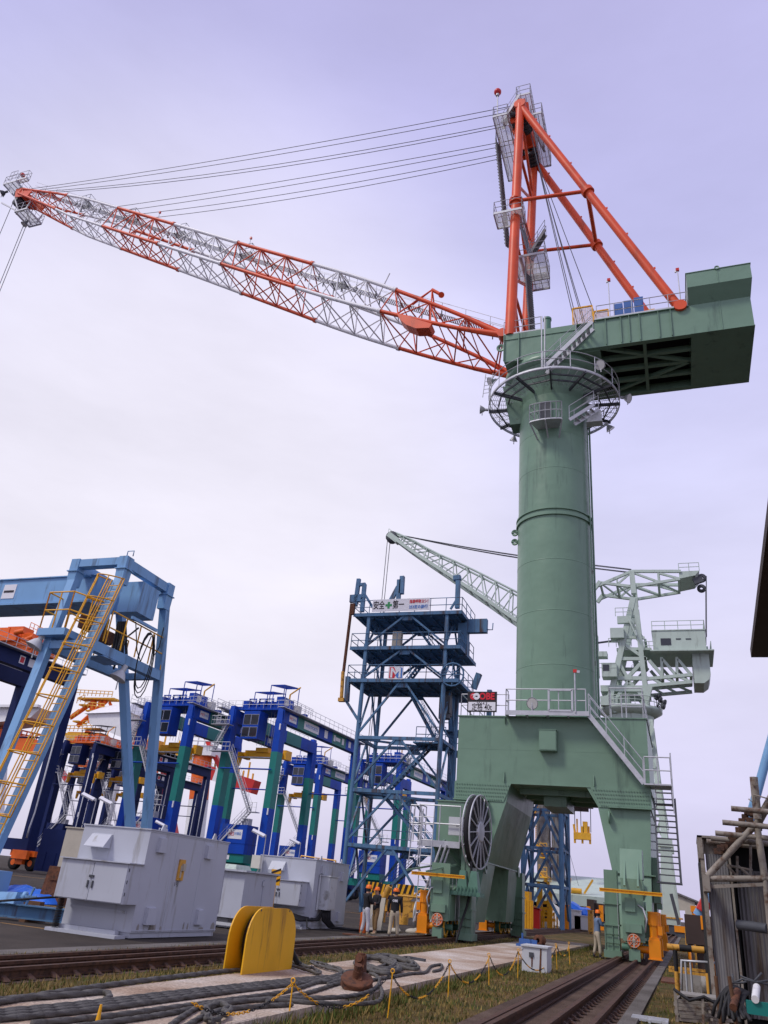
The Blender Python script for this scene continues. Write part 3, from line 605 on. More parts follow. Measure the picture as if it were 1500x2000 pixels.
# ---------------- slewing house
YN, YF = 39.2, 44.8; hb, ht = 32.72, 34.74
b = MB()
for (y, s_) in ((YN, 1), (YF, -1)):
    b.prism([(-4.59,y,hb),(2.66,y,hb),(2.66,y,ht),(-2.75,y,ht)], (0,s_*.3,0))
    for x in [-3.2,-2.2,-1.3,-.8,-.2,.9,1.6]: b.bar((x,y-s_*.05,max(hb+.03, hb+.03+0*x)), (x,y-s_*.05,ht), .04, .1, (0,1,0)) if x > -2.8 else None
    b.box((-2.9,min(y-s_*.12,y),ht), (2.66,max(y-s_*.12,y),ht+.04)); b.box((-4.55,min(y-s_*.03,y+s_*.3),hb-.05), (2.66,max(y-s_*.03,y+s_*.3),hb))
b.box((-8.0,YN+.01,ht-.03), (2.66,YF-.01,ht))                                                # deck plate
b.prism([(-8.55,YN+.25,hb-.1),(-2.6,YN+.25,hb-.1),(-2.6,YN+.25,ht-.04),(-8.55,YN+.25,ht-.04)], (0,YF-YN-.5,0))
b.prism([(-8.6,YN,ht-.45),(-4.0,YN,ht-.45),(-4.0,YN,ht),(-8.6,YN,ht)], (0,.25,0)); b.prism([(-8.6,YF,ht-.45),(-4.0,YF,ht-.45),(-4.0,YF,ht),(-8.6,YF,ht)], (0,-.25,0))
b.hexa([(-8.55,YN+.05,hb-.15),(-4.2,YN+.05,hb-.15),(-4.2,YN+.25,hb-.15),(-8.55,YN+.25,hb-.15),(-8.55,YN+.05,ht-.45),(-3.6,YN+.05,ht-.45),(-3.6,YN+.25,ht-.45),(-8.55,YN+.25,ht-.45)])
for x in (-8.56, -7.6): b.bar((x,YN-.02,hb-.1), (x,YN-.02,ht), .05, .12, (0,1,0))
b.lathe(A(z=hb-.1), [(2.9,-.0),(3.1,.0),(3.1,-.45),(2.7,-.62)], 48)
for y in (YN+1.6, 42, YF-1.6): b.bar((-2.6,y,hb+.2), (2.66,y,hb+.2), .25, .3)
b.bar((-2.6,YN+.3,hb+.15), (2.6,42,hb+.15), .2, .25); b.bar((-2.6,YF-.3,hb+.15), (2.6,42,hb+.15), .2, .25)
b.bar((0,YN+.3,hb+.12), (0,YF-.3,hb+.12), .2, .25)
for s_, y in ((1,YN),(-1,YF)): b.lathe((-8.85,y+s_*.35,34.0), [(.28,-.05),(.28,.05),(.12,.05),(.12,-.05),(.28,-.05)], 14, (0,1,0))
b.box((-4.59,YN+.3,hb+.4), (2.66,YF-.3,ht-.04)) if False else None
house = part(b, 'machinery_deck', 'green')
b = MB(); b.box((-2.55,YN+.31,ht-.5), (2.65,YF-.31,ht-.04)); b.box((-2.55,YN+.305,hb+.5), (2.65,YN+.33,ht-.5)); b.box((-2.55,YF-.33,hb+.5), (2.65,YF-.305,ht-.5)); part(b, 'deck_shade_panel', 'dark')  # added near-black sheets that paint deep shade into the underside opening
b = MB(); b.box((2.66,YN,hb), (6.05,YF,35.5))                                                 # counterweight
b.box((2.64,YN-.03,hb-.04), (6.08,YF+.03,hb)); b.box((4.35,YN-.04,hb), (4.39,YN,34.9))
b.hexa([(2.66,YN+.002,34.85),(6.08,YN+.002,34.85),(6.08,YF-.002,34.85),(2.66,YF-.002,34.85),(2.66,YN-.75,35.62),(6.2,YN-.75,35.62),(6.2,YF+.75,35.62),(2.66,YF+.75,35.62)])
b.box((2.66,YN-.75,35.62), (6.2,YF+.75,36.7)); b.box((2.62,YN-.79,36.7), (6.24,YF+.79,36.74)); b.box((4.37,YN-.78,35.6), (4.41,YN-.75,36.7)); b.lathe((4.39,YN-.8,36.75), [(.14,-.03),(.14,.03),(.06,.03),(.06,-.03),(.14,-.03)], 12, (0,1,0))
part(b, 'counterweight', 'green')
b = MB(); dz = ht+.04
b.rail([(-8.6,YN+.05,ht),(-6.2,YN+.05,ht)], 1.1, 1.1, .028); b.rail([(-2.7,YN-.08,dz),(2.6,YN-.08,dz)], 1.1, 1.1, .028); b.rail([(-8.6,YF-.05,ht),(2.6,YF-.05,ht)], 1.1, 1.3, .025)
b.bar((-8.6,YN+.02,ht+.04), (-6.2,YN+.02,ht+.04), .04, .1); b.bar((-2.7,YN-.1,dz+.05), (2.6,YN-.1,dz+.05), .04, .1)
for px, py, t_ in ((1188,548,600), (1323,528,580)):
    p = PY(px,py,YN+.4); b.tube((p.x,p.y,ht), p, .03, 6)
part(b, 'guard_rail', 'galv')
b = MB()
for px, py in ((1189,547), (1323,527)): p = PY(px,py,YN+.4); b.m = 0; b.cbox(p, (.2,.15,.2)); b.m = 1; b.cbox(p+Vector((-.12,0,-.12)), (.1,.1,.14))
part(b, 'wind_sensor', ['red','white'])
# stair from ring to deck
b = MB(); s0, s1 = PY(1064,716,38.35), PY(1156,628,38.45)
b.stair(s0, s1, .7, (0,1,0), 10, True, .04, .26); part(b, 'outside_stair', 'galv')
b = MB(); 
for px in (1058, 1064): b.tube(PY(px,718,38.3), PY(px,618,38.3), .045, 6)
part(b, 'stair_post', 'galv')
# deck machinery
b = MB(); c0, c1 = PY(1197,590,40.2), PY(1259,610,40.2)
for k in range(3): x = c0.x+(c1.x-c0.x)*k/3; w3 = (c1.x-c0.x)/3; b.box((x+.03,39.9,ht+.35), (x+w3-.03,41.2,ht+1.75+.14*k)); b.box((x+.1,39.86,ht+1.3), (x+w3-.1,39.9,ht+1.5+.1*k))
b.tube((c0.x,40.1,ht+.5), (c1.x,40.1,ht+.5), .2, 10)
part(b, 'hoist_drive', 'mach')
b = MB(); b.box((c0.x-.2,39.8,ht), (c1.x+.6,41.4,ht+.33)); b.tube((c0.x-.2,40.4,ht+.35), (c0.x+.05,40.4,ht+.35), .3, 14); b.tube((-1.2,40.3,ht+.6), (-1.2,43.6,ht+.6), .55, 18); b.tube((.5,41.6,ht+.6), (.5,43.8,ht+.6), .55, 18); part(b, 'winch_drum', 'mgreen')
b = MB(); c = PY(1270,603,40.2); b.box((c.x-.15,39.9,ht+.2), (c.x+.25,40.7,ht+.9)); part(b, 'brake_unit', 'yellow')
b = MB(); p = PY(1069,640,40.2); b.tube((p.x,40.2,ht), (p.x,40.2,ht+1.5), .24, 16); b.tube((p.x,40.2,ht+1.5), (p.x,40.2,ht+1.65), .28, 16); b.tube((p.x,40.2,ht+.45), (p.x,40.2,ht+.5), .29, 16); part(b, 'slew_motor', 'mgreen')
b = MB()
for (pa, pb, y) in ((1119,1157,40.0), (1160,1188,40.6)):
    a_ = PY(pa,626,y).x; c_ = PY(pb,612,y).x; h_ = 2.0
    for (p, q) in (((a_,ht),(a_,ht+h_)),((c_,ht),(c_,ht+h_)),((a_,ht+h_),(c_,ht+h_)),((a_,ht+.08),(c_,ht+.08))): b.bar((p[0],y,p[1]), (q[0],y,q[1]), .08)
fr_ = part(b, 'machine_guard', 'yellow')
b = MB()
for (pa, pb, y) in ((1119,1157,40.0), (1160,1188,40.6)):
    a_ = PY(pa,626,y).x; c_ = PY(pb,612,y).x
    for k in range(1, 12): x = a_+(c_-a_)*k/12; b.tube((x,y,ht+.1), (x,y,ht+1.98), .012, 4)
    for k in range(1, 20): b.tube((a_,y,ht+.1*k), (c_,y,ht+.1*k), .012, 4)
b.build('guard_mesh', 'fadedyellow', fr_)
# ---------------- A frame
NY, FY = 39.45, 44.55
nb, na = PY(993,648,NY), PY(1010,222,NY); 
apexN, apexF = PY(1016,207,NY), PY(1043,312,FY)
legN0 = Vector((nb.x+.12,NY,ht)); legF0 = Vector((legN0.x,FY,ht))
for (p, q) in ((legN0, apexN), (legF0, apexF)):
    b = MB(); b.tube(p, q, .37, 20, .32); m_ = p.lerp(q, .56)
    for e in (.0,.012): b.tube(p.lerp(q,.53+e), p.lerp(q,.536+e), .5, 20)
    part(b, 'mast_leg', 'orange')
stN0 = PY(1328,598,NY); stN0.z = ht+.15; stF0 = Vector((stN0.x,FY,stN0.z))
kN = apexN.lerp(stN0, .48); kF = apexF.lerp(stF0, .48)
for (p, q, k_) in ((stN0, apexN, kN), (stF0, apexF, kF)):
    b = MB(); b.tube(p, q, .28, 18); b.tube(p.lerp(q,.51), p.lerp(q,.525), .43, 18); b.tube(p-Vector((0,.45,0)), p+Vector((0,.45,0)), .38, 14)
    for k in (.15,.3,.42,.65,.8,.9): r_ = p.lerp(q,k); b.cbox(r_+Vector((.25,0,.25)), (.12,.06,.12))
    part(b, 'back_stay', 'orange')
b = MB(); mN = legN0.lerp(apexN, .545); mF = legF0.lerp(apexF, .545)
b.tube(mN, kN, .14, 10); b.tube(mF, kF, .14, 10); b.tube(kN, kF, .15, 10)
for i in range(5):
    f0, f1 = i/5+.02, (i+1)/5-.01; p, q = legN0.lerp(apexN,f0), legF0.lerp(apexF,f1); p2, q2 = legN0.lerp(apexN,f1), legF0.lerp(apexF,f0)
    (b.tube(p, q, .11, 8) if i % 2 else b.tube(p2, q2, .11, 8)); b.tube(p2, q, .12, 8)
part(b, 'mast_brace', 'orange')
b = MB(); up = Vector((0,0,1)); hd = PY(1020,178,41.0)
b.tube(apexN-Vector((0,.3,0)), apexF+Vector((0,.3,0)), .45, 16)
for y in (40.2, 41.2, 42.8, 43.8):
    a_ = Vector((apexN.x,y,apexN.z)); b.prism([a_+Vector((-.9,0,-.7)), a_+Vector((.7,0,-.7)), a_+Vector((.5,0,1.3)), a_+Vector((-.5,0,1.5)), a_+Vector((-1.3,0,.5))], (0,.09,0))
b.bar(apexN+Vector((0,.2,.4)), apexN+Vector((.1,.8,1.5)), .4, .5); b.bar(apexN+Vector((.1,.6,1.4)), apexF+Vector((.1,-.6,1.3)), .3, .4)
part(b, 'mast_head', 'orange')
for y in (40.0,40.45,40.75,41.0,43.0,43.4,43.7,44.1):
    b = MB(); b.lathe((apexN.x-.5,y,apexN.z+.35), [(.25,-.09),(.62,-.09),(.55,0),(.62,.09),(.25,.09),(.25,-.09)], 24, (0,1,0)); part(b, 'rope_sheave', 'darksteel')
    b = MB(); b.lathe((apexN.x+.2,y,apexN.z-.9), [(.2,-.09),(.5,-.09),(.44,0),(.5,.09),(.2,.09),(.2,-.09)], 20, (0,1,0)); part(b, 'rope_sheave', 'darksteel')
def gplat(b, lo, hi, z, h=1.05, sides='1111'):
    (xa, ya), (xb, yb) = lo, hi
    n_ = max(4, int((yb-ya)/.09)); m_ = max(3, int((xb-xa)/.5))
    for k in range(n_+1): y = ya+(yb-ya)*k/n_; b.box((xa,y-.012,z-.04), (xb,y+.012,z))
    for k in range(m_+1): x = xa+(xb-xa)*k/m_; b.box((x-.02,ya,z-.1), (x+.02,yb,z-.04))
    for (p, q) in (((xa,ya),(xb,ya)),((xa,yb),(xb,yb)),((xa,ya),(xa,yb)),((xb,ya),(xb,yb))): b.bar((p[0],p[1],z-.03), (q[0],q[1],z-.03), .06, .2)
    c4 = [(xa,ya,z),(xb,ya,z),(xb,yb,z),(xa,yb,z)]
    for k in range(4):
        if sides[k] == '1': b.rail([c4[k],c4[(k+1)%4]], h, .9, .025)
b = MB(); az_ = apexN.z
gplat(b, (apexN.x-2.0,NY-.6), (apexN.x-.9,FY+.5), az_-1.3, 1.1); gplat(b, (apexN.x-.4,NY+.3), (apexN.x+.7,FY-.3), az_+1.75, 1.1); gplat(b, (apexN.x+.75,NY+.3), (apexN.x+1.6,FY+.2), az_-.9, 1.1)
b.stair((apexN.x-1.5,NY+.2,az_-1.2), (apexN.x-.1,NY+.2,az_+1.7), .55, (0,1,0), 9)
b.stair((apexN.x+1.3,YF-2,az_-1), (apexN.x+.5,YF-2,az_+1.7), .5, (0,1,0), 9)
part(b, 'mast_platform', 'galv')
b = MB(); p = PY(972,215,NY-.2); q = PY(972,180,NY-.2); b.m = 0; b.tube(p-Z*1.0, q, .05, 8); b.m = 1; b.sphere(q, .3, 14, (1,1,1)); b.m = 0; b.tube(q-Z*.45, q-Z*.25, .14, 10); part(b, 'beacon_lamp', ['galv','red'])
# mast stairs: three flights with landings
def flight(par, a, c, w_, side, n): b = MB(); b.stair(a, c, w_, side, n, True, .05, .22); part(b, 'mast_stair', 'stairsteel')
f1a, f1b = PY(988,480,41.2), PY(968,272,41.2); flight(crane, f1a, f1b, .6, (.25,1,0), 34)
z1_ = PY(1000,425,NY).z; b = MB(); gplat(b, (f1a.x-.4,NY-.7), (f1a.x+1.6,NY+.7), z1_, 1.1); part(b, 'mast_landing', 'galv'); b = MB(); gplat(b, (legN0.x-.2,41.0), (legN0.x+2.0,43.6), PY(1040,500,41.2).z, 1.1, '1111'); part(b, 'mast_landing', 'galv')
z2 = PY(1040,500,41.2).z
flight(crane, Vector((legN0.x+.9,41.1,z2)), Vector((f1a.x+1.2,40.2,z1_)), .55, (.3,1,0), 16)
flight(crane, PY(1034,648,41.6), PY(1026,530,41.6), .6, (.5,1,0), 26)
flight(crane, PY(1036,492,43.0), PY(1064,448,43.0), .6, (0,1,0), 9)
b = MB(); gplat(b, (PY(1040,548,44).x-.4,43.6), (PY(1056,540,44).x+.5,45.2), PY(1040,545,44).z, 1.1); part(b, 'mast_landing', 'galv')
# ---------------- boom
foot = Vector((-8.75,42,35.15)); tip = Vector((-63.6,42,67.0)); bd = (tip-foot).normalized(); bu = bd.cross(Vector((0,1,0))).normalized()
if bu.z < 0: bu = -bu
BL = (tip-foot).length
def prof_w(t): return 2.35-1.2*t if t < .88 else (2.35-1.2*.88)-(t-.88)/.12*.45
def prof_d(t):
    if t < .28: return .12+(1.32-.12)*math.sin(t/.28*math.pi/2)**.9
    if t < .80: return 1.32
    return 1.32-(t-.80)/.20*.95
def bp(t, sy, su): return foot+bd*(BL*t)+Vector((0,sy*prof_w(t),0))+bu*(su*prof_d(t)-(.22*min(1,t/.4) if su > 0 else 0))
bounds = [0, .157, .293, .434, .572, .712, .85, .985]; nb_ = 3
for si in range(7):
    t0, t1 = bounds[si], bounds[si+1]; b = MB(); ts = [t0+(t1-t0)*k/nb_ for k in range(nb_+1)]
    mid = [(ts[k]+ts[k+1])/2 for k in range(nb_)]
    rc_, rl = (.145, .055) if t0 < .7 else (.12, .048)
    allt = sorted(ts+mid)
    for sy in (-1, 1):
        for su in (-1, 1):
            for a_, c_ in zip(allt, allt[1:]): b.tube(bp(a_,sy,su), bp(c_,sy,su), rc_, 10)
            if si > 0: b.tube(bp(t0,sy,su)-bd*.12, bp(t0,sy,su)+bd*.12, rc_*1.5, 12)
    first = si == 0
    for k in range(nb_):
        a_, m, c_ = ts[k], mid[k], ts[k+1]
        for sy in (-1, 1):
            if not (first and k == 0):
                b.tube(bp(a_,sy,1), bp(m,sy,-1), rl, 6); b.tube(bp(m,sy,-1), bp(c_,sy,1), rl, 6)
            b.tube(bp(c_,sy,1), bp(c_,sy,-1), rl*.85, 6)
        for su in (-1, 1):
            b.tube(bp(a_,-1,su), bp(m,1,su), rl, 6); b.tube(bp(m,1,su), bp(c_,-1,su), rl, 6); b.tube(bp(c_,-1,su), bp(c_,1,su), rl*.85, 6)
            if su < 0: pass
    if first:
        for sy in (-1, 1):
            p = bp(0,sy,0); b.tube(p-Vector((0,.3,0)), p+Vector((0,.3,0)), .34, 16)
            for su in (-1,1): b.tube(p, bp(.052,sy,su), .22, 12, .16)
    part(b, 'boom_section', 'orange' if si % 2 == 0 else 'white')
# boom walkway
b = MB(); bg2 = MB(); wk = []
for k in range(31):
    t_ = .0+.97*k/30; c = foot+bd*(BL*t_)+bu*max(.95,prof_d(t_)-.25 if t_ > .15 else 1.15-.2*t_/.15)
    c += Vector((0,-.55,0))*(1 if t_ < .2 else max(0, 1-(t_-.2)*4)); wk.append(c)
for a_, c_ in zip(wk, wk[1:]):
    for e in (-.32, .32): b.bar(a_+Vector((0,e,0)), c_+Vector((0,e,0)), .04, .07)
    n = 10
    for i in range(n): p = a_.lerp(c_, i/n); b.bar(p+Vector((0,-.32,0)), p+Vector((0,.32,0)), .10, .025, bu)
    for e in (-.42, .42):
        for h_ in (.5, 1.0): b.tube(a_+Vector((0,e,h_)), c_+Vector((0,e,h_)), .018, 4, cap=False)
        bg2.bar(a_+Vector((0,e,-.35)), a_+Vector((0,e,.25)), .07, .07); b.tube(a_+Vector((0,e,0)), a_+Vector((0,e,1.0)), .022, 5)
part(b, 'boom_walkway', 'galv'); part(bg2, 'walkway_bracket', 'darksteel')
for t_ in (.25, .42, .56, .68, .80):
    b = MB(); c = foot+bd*(BL*t_)+bu*(prof_d(t_)*.55)+Vector((0,-.9,0)); [b.bar(c+Vector((-.55,-.35+.1*k,0)), c+Vector((.55,-.35+.1*k,0)), .03, .04) for k in range(8)]; b.bar(c+Vector((-.55,-.4,0)), c+Vector((-.55,.4,0)), .06); b.bar(c+Vector((.55,-.4,0)), c+Vector((.55,.4,0)), .06); b.rail([c+Vector((-.55,-.35,0)),c+Vector((.55,-.35,0)),c+Vector((.55,.35,0))], 1.0, .6, .022); b.bar(c+Vector((-.5,0,-.1)), c+Vector((-.5,0,-.9)), .06); b.bar(c+Vector((.5,0,-.1)), c+Vector((.5,0,-.9)), .06); part(b, 'boom_landing', 'stairsteel')
# curved rope guide plate and little derrick near the root
b = MB(); q = [PY(px,py,39.6) for px, py in ((775,612),(843,632),(838,640),(812,641),(793,634),(781,624))]; b.prism(q, (0,.9,0))
ta_ = PY(844,566,40.4); 
for px, py, y in ((779,611,39.7),(840,635,39.7),(800,600,41.3),(850,612,41.3)): b.tube(PY(px,py,y), ta_, .06, 6)
b.tube(ta_, PY(862,576,40.4), .13, 8); b.tube(PY(862,576,40.2), PY(862,576,40.6), .22, 12); b.tube(PY(843,600,39.7), PY(850,600,41.4), .05, 6)
part(b, 'rope_guide', 'orange')
b = MB(); b.tube(PY(738,580,40.5), PY(761,534,40.5), .05, 6); b.tube(PY(838,628,40), PY(800,617,40), .04, 6); part(b, 'antenna_pole', 'galv')
b = MB()
for t_ in (.41, .61): p = bp(t_,-1,1); b.m = 0; b.tube(p, p+Z*.8, .025, 5); b.m = 1; b.cbox(p+Z*.9, (.16,.16,.2))
part(b, 'warning_lamp', ['galv','red'])
# boom head
b = MB(); T = foot+bd*BL*.985
for sy in (-1, 1): b.prism([bp(.95,sy,.8), bp(.95,sy,-.8), T+Vector((0,sy*.75,0))-bu*1.0+bd*.2, T+Vector((0,sy*.7,0))+bd*1.2, T+Vector((0,sy*.75,0))+bu*.5], (0,.08*sy,0))
b.bar(T-Vector((0,.8,0)), T+Vector((0,.8,0)), .5, .5); part(b, 'boom_head', 'orange')
for y in (-.45, -.15, .15, .45):
    b = MB(); b.lathe(T+Vector((0,y,0))+bd*.9, [(.2,-.1),(.65,-.1),(.56,0),(.65,.1),(.2,.1),(.2,-.1)], 24, (0,1,0)); part(b, 'rope_sheave', 'darksteel')
    b = MB(); b.lathe(T+Vector((0,y,0))-bu*1.2, [(.2,-.1),(.55,-.1),(.48,0),(.55,.1),(.2,.1),(.2,-.1)], 24, (0,1,0)); part(b, 'rope_sheave', 'darksteel')
b = MB(); c = T+Vector((.5,0,.8)); gplat(b, (c.x-3.1,40.7), (c.x-1.3,43.3), c.z+.5, 1.1); gplat(b, (c.x+.2,40.9), (c.x+1.9,43.1), c.z-4.4, 1.1); gplat(b, (c.x-1.0,40.6), (c.x+.3,41.0), c.z+.4, 1.1)
for y in (41.1, 42.9): b.bar((c.x+.5,y,c.z-4.3), T+Vector((-.6,y-42,-.8)), .12); b.bar((c.x+1.4,y,c.z-4.3), T+Vector((2.2,y-42,-2.4)), .1); b.bar((c.x-2.6,y,c.z+.3), T+Vector((-1.2,y-42,-.2)), .12)
b.bar((c.x+.5,41.1,c.z-4.3), T+Vector((-1.9,.9,-1.2)), .1); b.bar(T+Vector((-2.2,-.9,-1.3)), (c.x+.3,41.1,c.z-4.2), .14); b.rail([(c.x-2.9,40.9,c.z+1.2),(c.x-1.9,40.9,c.z+1.2)], 1.3, .5, .03)
part(b, 'boom_head_platform', 'galv')
b = MB(); p = Vector((c.x-2.0,41.6,c.z+2.6)); b.m = 0; b.tube(p-Z*1.6, p, .05, 6); b.m = 1; b.sphere(p, .27, 12); part(b, 'beacon_lamp', ['galv','red'])
flood(crane, (c.x+1.4,41.6,c.z-5.9), (-.3,-.2,-1), .36, 'darksteel'); flood(crane, (c.x-3.2,41.0,c.z-.6), (-1,-.3,-.6), .42, 'darksteel')
# ---------------- ropes
def rope(name, a, c, r=.03, sag=0.0, n=12):
    b = MB(); a, c = Vector(a), Vector(c)
    b.path([a.lerp(c, k/n)-Z*(sag*4*(k/n)*(1-k/n)) for k in range(n+1)], r, 5); return part(b, name, 'rope')
for i, y in enumerate((40.0,40.45,40.75,41.0)): rope('luffing_rope', (apexN.x-.6,y,apexN.z+1.0-.9*(i > 1)), bp(.965-.006*i,(y-42)/2.2,1)+Z*.2, .028, .5+.15*i+.3*(i > 1))
for i, y in enumerate((43.0,43.4,43.7,44.1)): rope('luffing_rope', (apexN.x-.6,y,apexN.z+.9-.5*(i > 1)), bp(.85-.014*i,(y-42)/1.5,1), .028, .4+.12*i+.2*(i > 1))
for i, (y, dx) in enumerate(((41.0,1126),(41.3,1132),(42.6,1150),(43.1,1156),(43.4,1186))): rope('hoist_rope', (apexN.x+.5,y,apexN.z-1.0), (PY(dx,592,y).x,y,ht+.6), .03)
lp = T+Vector((-.2,0,-1.4))
for (dy, px, py) in ((-.45,0,452),(.15,0,538),(.45,0,545)):
    a_ = T+Vector((0,dy,0))+bd*1.3; c_ = Vector((a_.x,a_.y,a_.z-22)); rope('hoist_rope', a_-Vector((0 if dy < 0 else -2.2,0,0)), c_-Vector((0 if dy < 0 else -2.2,0,0)), .035)
# ------------------------------------------------------------------ rubber tyred yard cranes
RW, RS, RH = 7.9, 23.5, 22.4
def make_rtg(name, label, group, c1, c2, cm, gcol, bog, sign=True, full=True):
    r = thing(name, label, 'crane', (0,0,0), group); HX = RW/2
    for (x, y) in ((-HX,0),(HX,0),(-HX,RS),(HX,RS)):
        b = MB(); s_ = 1 if x > 0 else -1
        for (za, zb, m, wa, wb) in ((2.6,9.8,0,.80,.80),(9.8,16.8,1,.80,.80),(16.8,20.8,0,.80,.80),(20.8,22.9,0,.80,.5)):
            b.m = m; b.hexa([(x-wa*.62,y-wa*.85,za),(x+wa*.62,y-wa*.85,za),(x+wa*.62,y+wa*.85,za),(x-wa*.62,y+wa*.85,za),(x-wb*.62,y-wb*.85,zb),(x+wb*.62,y-wb*.85,zb),(x+wb*.62,y+wb*.85,zb),(x-wb*.62,y+wb*.85,zb)])
        b.build('leg', [c1,c2], r)
    for s_ in (-1, 1):
        b = MB(); x = s_*HX
        for k, (ya, yb, m) in enumerate(((-.4,3.4,0),(3.4,9.2,1),(9.2,14.0,0),(14.0,18.6,1),(18.6,RS+.4,0))):
            b.m = m; b.box((x-.55,ya,RH-1.75), (x+.55,yb,RH))
        g = b.build('girder', [c1,gcol], r)
        w_ = MB(); xo = x+s_*.55
        w_.box((min(xo,xo+s_*.9),-2.2,RH-.12), (max(xo,xo+s_*.9),RS+.6,RH-.02)); 
        w_.rail([(xo+s_*.88,-2.2,RH),(xo+s_*.88,RS+.6,RH)], 1.1, 1.5, .03); w_.build('girder_walkway', 'galv', g)
        if sign and s_ > 0:
            xq = x+.552
            for (ya, yb, h_) in ((1.0,3.0,.9),(5.2,9.6,1.1),(11.4,12.4,1.1),(14.4,15.0,.9),(15.1,16.6,.5),(17.2,17.9,.9),(19.5,20.3,.9)): w_ = MB(); w_.box((xq,ya,RH-.88-h_/2), (xq+.02,yb,RH-.88+h_/2)); w_.build('sign_plate', 'sign_white', g)
            text('sign_lettering', 'WESTPORTS', .62, 'sign_blue', (xq+.025,7.4,RH-.9), (0,1,0), (0,0,1), g, .004, bold=.01, width=3.6)
            text('sign_lettering', 'MES', .55, 'sign_red', (xq+.025,1.6,RH-.9), (0,1,0), (0,0,1), g, .004, width=.9)
            text('sign_lettering', 'HYBRID', .4, 'sign_blue', (xq+.025,2.45,RH-.9), (0,1,0), (0,0,1), g, .004, width=.95)
    for y in (0, RS):
        b = MB(); b.box((-HX-.6,y-.7,2.0), (HX+.6,y+.7,3.2)); b.m = 0; b.build('sill_beam', c2, r)
        for x in (-HX, HX):
            b = MB(); b.m = 0; b.cbox((x,y,1.75), (3.6,1.0,.6)); b.cbox((x,y,1.1), (1.0,1.5,1.0)); b.cbox((x+.2,y-.9,1.6), (2.2,.5,.9)); b.m = 1
            for e in (-1.25, 1.25): b.lathe((x+e,y,.78), [(.3,-.3),(.72,-.3),(.78,-.2),(.78,.2),(.72,.3),(.3,.3)], 22, (0,1,0))
            b.m = 0
            for e in (-1.25, 1.25): b.tube((x+e,y-.33,.78), (x+e,y+.33,.78), .32, 14); 
            b.build('bogie', [bog,'black'], r)
    if not full: pass
    b = MB(); ty = 3.2                                            # trolley with machinery
    b.box((-HX-.6,ty-2.6,RH+.15), (HX+.6,ty-2.0,RH+.6)); b.box((-HX-.6,ty+2.0,RH+.15), (HX+.6,ty+2.6,RH+.6)); b.box((-HX+.2,ty-2.0,RH+.25), (HX-.2,ty+2.0,RH+.4))
    b.box((-1.0,ty-1.6,RH+.4), (1.8,ty+1.2,RH+1.5)); b.box((2.2,ty-2.4,RH+.4), (3.3,ty+.5,RH+2.0)); b.tube((-2.2,ty,RH+1.1), (-.9,ty,RH+1.1), .7, 16); b.cbox((-3.0,ty-1,RH+1.0), (1.2,1.6,1.2)); b.cbox((-1.6,ty+1.4,RH+1.0), (1.0,.8,1.3))
    for x in (-2.2,-.6,.6): b.path([(x,ty-2.3,RH+.4),(x,ty-2.3,RH+1.7),(x+1.0,ty-2.3,RH+1.7),(x+1.0,ty-2.3,RH+.4)], .14, 6)
    b.build('trolley', cm, r)
    b = MB(); b.rail([(-HX-1.4,ty-2.8,RH+.3),(HX+1.2,ty-2.8,RH+.3),(HX+1.2,ty+2.8,RH+.3)], 1.1, 1.2, .03); b.box((-HX-2.2,ty-3.2,RH-.1), (-HX-.4,ty-1.0,RH)); b.rail([(-HX-2.2,ty-1,RH),(-HX-2.2,ty-3.2,RH),(-HX-.4,ty-3.2,RH)], 1.1, .7, .03)
    b.build('trolley_rail', 'galv', r)
    b = MB()                                                      # canopy frames and jib
    for (xa, xb, ya, yb, z) in ((1.0,3.2,ty-2.4,ty+1.6,RH+3.6),(-1.6,1.4,ty-2.2,ty+1.0,RH+2.7)):
        for k in range(6): x = xa+(xb-xa)*k/5; b.bar((x,ya,z), (x,yb,z+.5), .06, .1)
        for y in (ya, yb): b.bar((xa,y,z+(.5 if y == yb else 0)), (xb,y,z+(.5 if y == yb else 0)), .09, .12); 
        for x in (xa, xb): b.bar((x,ya,RH+.5), (x,ya,z), .09); b.bar((x,yb,RH+.5), (x,yb,z+.5), .09)
    b.build('canopy', 'darksteel' if gcol != 'teal' else c1, r)
    b = MB(); b.bar((2.4,ty+.6,RH+.4), (2.4,ty+.6,RH+3.0), .16); b.bar((2.4,ty+.6,RH+3.0), (4.2,ty+.2,RH+3.9), .14); b.build('service_jib', 'yellow', r)
    b = MB(); b.cbox((3.0,ty-1.6,RH+1.0), (1.0,.8,1.3)); b.build('electrical_cabinet', 'cream', r); b = MB(); b.cbox((3.2,ty+1.7,RH+1.0), (.9,1.0,1.2)); b.build('electrical_cabinet', 'cream', r)
    # operator cab
    b = MB(); cx_, cy_ = -.4, ty-2.6; b.box((cx_-1.6,cy_-.9,RH-3.9), (cx_+1.0,cy_+1.2,RH-.2)); cab = b.build('operator_cab', c1, r)
    for (xa, xb, za, zb) in ((-1.45,-.4,-2.0,-.7),(-.25,.85,-2.0,-.7),(-1.45,-.4,-3.6,-2.4),(-.25,.85,-3.6,-2.4)):
        b = MB(); b.m = 0; b.box((cx_+xa-.04,cy_-.94,RH+za-.04), (cx_+xb+.04,cy_-.9,RH+zb+.04)); b.m = 1; b.box((cx_+xa,cy_-.96,RH+za), (cx_+xb,cy_-.94,RH+zb)); b.build('window', ['galv','glass'], cab)
    # spreader
    b = MB(); zs = RH-5.9; b.box((-3.2,ty-.5,zs), (3.2,ty+.5,zs+.7)); b.box((-1.0,ty-.8,zs+.7), (1.0,ty+.8,zs+1.3)); b.box((-3.0,ty-.3,zs+.7), (-1.4,ty+.3,zs+1.0))
